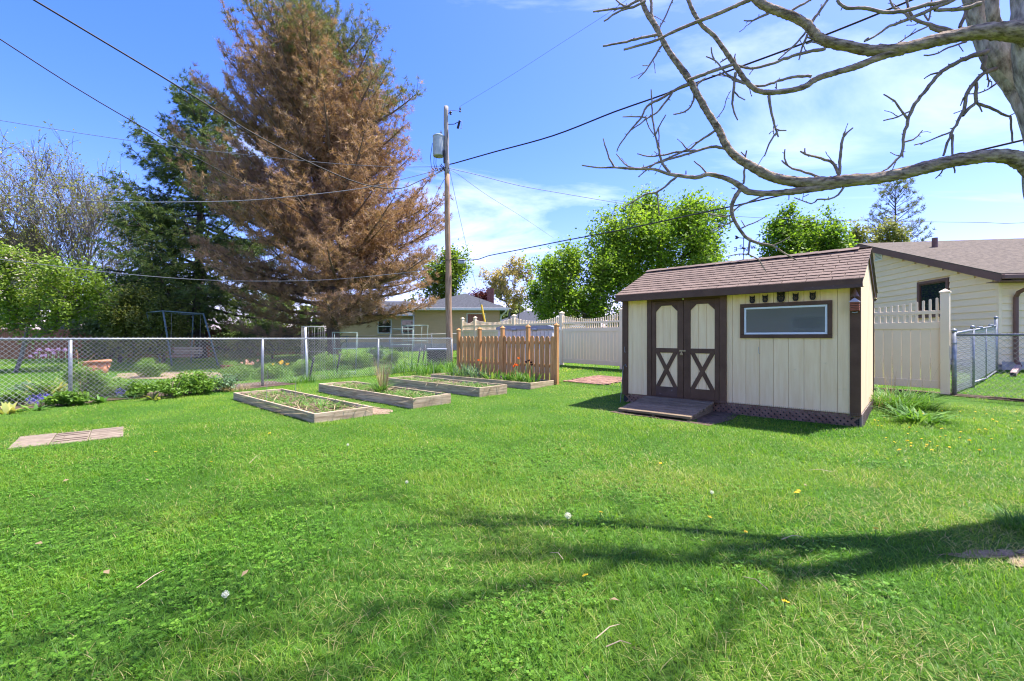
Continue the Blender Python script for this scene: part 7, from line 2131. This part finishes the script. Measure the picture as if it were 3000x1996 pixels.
def deck_box():
    p = onground(0.55, 14.6)
    t = thing('storage_box', 'large beige resin storage box with blue-grey lid behind the cedar fence', 'storage box', p, -0.35)
    W, D, hh = 0.92, 0.45, 1.38
    piece('body', MB().box(-W + 0.02, W - 0.02, -D + 0.02, D - 0.02, 0.0, hh).mesh('body', binbody), t)
    n = 14
    for k in range(n):
        x = -W + 2 * W * (k + 0.5) / n
        piece('rib', MB().box(x - W / n + 0.008, x + W / n - 0.008, -D, -D + 0.03, 0.06, hh - 0.03, 0.006).mesh('rib', binbody), t)
    for k in range(7):
        y = -D + 2 * D * (k + 0.5) / 7
        piece('rib', MB().box(W - 0.03, W, y - D / 7 + 0.008, y + D / 7 - 0.008, 0.06, hh - 0.03, 0.006).mesh('rib', binbody), t)
    piece('lid', MB().prism([(-W - 0.04, hh), (W + 0.04, hh), (W + 0.04, hh + 0.07), (W - 0.15, hh + 0.13), (-W + 0.15, hh + 0.13), (-W - 0.04, hh + 0.07)], -D - 0.04, D + 0.04).mesh('lid', binlid), t)
    for x in (-0.35, 0.35): piece('handle', MB().box(x - 0.08, x + 0.08, -D - 0.07, -D - 0.02, hh - 0.03, hh + 0.04, 0.01).mesh('handle', binlid), t)
deck_box()
# thin support canes in the beds
for k, (i, x, y, h) in enumerate(((0, -2.5, 0.2, 0.55), (0, -2.2, 0.6, 0.45), (2, -1.9, 0.25, 0.50), (2, -1.2, 0.3, 0.40))):
    p = bedpt(i, x, y)
    tag(MB().tube([p, p + Vector((0.02, 0, h))], 0.004, 5).build('support_wire', dark_wire), ['thin wire stake at the far end of the nearest bed', 'shorter wire stake in the far half of the nearest bed', 'thin wire stake in the middle of the third bed', 'short wire stake at the near half of the third bed'][k], 'stake')

# ------------------------------------------------------------------ small things in the lawn
def dandelions():
    rg = np.random.default_rng(400)
    heads = []
    # a yellow head of many narrow rays
    n = 46
    a = rg.random(n) * 6.283; r = 0.016 * np.sqrt(rg.random(n))
    c = np.stack([r * np.cos(a), r * np.sin(a), 0.004 + 0.006 * (1 - r / 0.016)], axis=1)
    v, f, tt = leaf_arrays(c, 0.014, rg, rg.random(n), up=1.5, aspect=0.35)
    head = mesh_np('flower_head', v, f, petal_yellow, tint=tt)
    stem = MB().tube([(0, 0, -0.06), (0.002, 0, 0.0)], 0.0022, 5).mesh('stem', stem_m)
    spots = []
    for px, py in ((2080, 1540), (2185, 1585), (2335, 1465), (2565, 1575), (1760, 1525), (2330, 1465), (1715, 1720), (2300, 1800), (1935, 1375), (2340, 1460), (455, 1340), (790, 1283), (618, 1370), (1010, 1150), (2840, 1305), (2905, 1300), (2770, 1290), (2700, 1300), (2660, 1285), (2620, 1310)):
        spots.append(G(px, py))
    for _ in range(46):
        px, py = 2560 + 430 * rg.random(), 1215 + 120 * rg.random() ** 1.3
        spots.append(G(px, py))
    for s in spots:
        if keep_out(np.array([s.x]), np.array([s.y]))[0]: continue
        t = thing('dandelion', 'yellow dandelion flower low in the grass', 'flower', s, rg.random() * 6, 'yellow dandelions in the lawn')
        sc = 0.55 + 0.4 * rg.random()
        piece('stem', stem, t, (0, 0, 0.055))
        piece('flower_head', head, t, (0, 0, 0.055), (rg.normal() * 0.25, rg.normal() * 0.25, 0), (sc, sc, sc))
    n = 150
    d = unit(rg.normal(size=(n, 3)))
    v, f, tt = needle_arrays(np.zeros((n, 3)), d * 4, 1, 0.022, 0.0022, rg, rg.random(n), 0.2)
    tips, f2, t2 = leaf_arrays(d * 0.022, 0.007, rg, rg.random(n), up=0.0)
    pm = mesh_np('seed_ball', np.concatenate([v, tips]), [f, f2 + len(v)], puff, tint=np.concatenate([tt, t2]))
    for k, (px, py, s, lb) in enumerate(((1662, 1530, 0.9, 'white dandelion seed ball in the middle of the lawn'), (658, 1778, 0.65, 'white dandelion seed ball in the near left lawn'), (2084, 1457, 0.6, 'white dandelion seed ball before the shed'), (1018, 1308, 0.6, 'white dandelion seed ball right of the nearest bed'), (1190, 1425, 0.55, 'pale seed ball in the lawn below the beds'))):
        p = G(px, py + 18)
        t = thing('dandelion_clock', lb, 'flower', p, 0)
        piece('stem', MB().tube([(0, 0, -0.01), (0.004, 0, 0.085)], 0.002, 5).mesh('stem', stem_m), t)
        piece('seed_ball', pm, t, (0.004, 0, 0.085), (0, 0, 0), (s, s, s))
dandelions()
def litter():
    rg = random.Random(9)
    spots = [(400, 1747, 0.15, 'pale bent twig in the near left lawn'), (1745, 1900, 0.12, 'upright tan twig stub near the bottom edge of the lawn'), (1775, 1925, 0.10, 'reddish twig crossing the stub near the bottom edge'),              (2435, 1395, 0.18, 'pale curved stem in the lawn before the shed'), (730, 1370, 0.20, 'pale straw lying left of centre in the lawn'), (2290, 1600, 0.14, 'short pale twig in the right lawn'),
             (2250, 1752, 0.12, 'short red stem in the right foreground'), (1650, 1660, 0.10, 'dark red seedling stem in the centre foreground')]
    for k, (px, py, ln, lb) in enumerate(spots):
        p = G(px, py) + Vector((0, 0, 0.04))
        a = rg.uniform(0, 3.14)
        d = Vector((math.cos(a), math.sin(a), rg.uniform(-0.05, 0.25)))
        q = [p, p + d * ln * 0.5 + Vector((0.01, 0.01, 0.012)), p + d * ln]
        tag(MB().tube(q, [0.0022, 0.002, 0.0012], 5).build('fallen_twig', dry_twig), lb, 'twig')
    lv = [(305 * 0.6364, 1425), (545 * 0.6364, 1428), (678 * 0.6364, 1423), (490 * 0.6364, 1705), (180 * 0.6364, 1618), (1800, 1790), (2360, 1440), (1130 * 0.6364, 1708), (2060, 1610), (1960, 1465)]
    me = mesh_np('dead_leaf', np.array([(0, -0.022, 0), (0.014, 0, 0.006), (0.002, 0.026, 0.002), (-0.013, 0.003, 0.008)]), np.array([[0, 1, 2, 3]]), dry_straw, tint=np.full(4, 0.2))
    for k, (px, py) in enumerate(lv):
        o = piece('dead_leaf', me, None, G(px, py) + Vector((0, 0, 0.05)), (rg.uniform(-.4, .4), rg.uniform(-.4, .4), rg.uniform(0, 6)))
        tag(o, 'curled brown dead leaf lying ' + ['far left below the pavers', 'left, beside another below the pavers', 'left of centre below the nearest bed', 'in the near left clover', 'at the left edge of the near lawn', 'low in the centre right foreground', 'before the right end of the shed', 'low left of centre in the foreground', 'right of the big seed ball', 'before the shed ramp'][k], 'leaf', 'dead leaves on the lawn')
dry_twig = M('dry_twig', (0.34, 0.24, 0.15), (0.52, 0.41, 0.28), ns=20, rough=0.9, bump=0.2, rand=0.2)
litter()
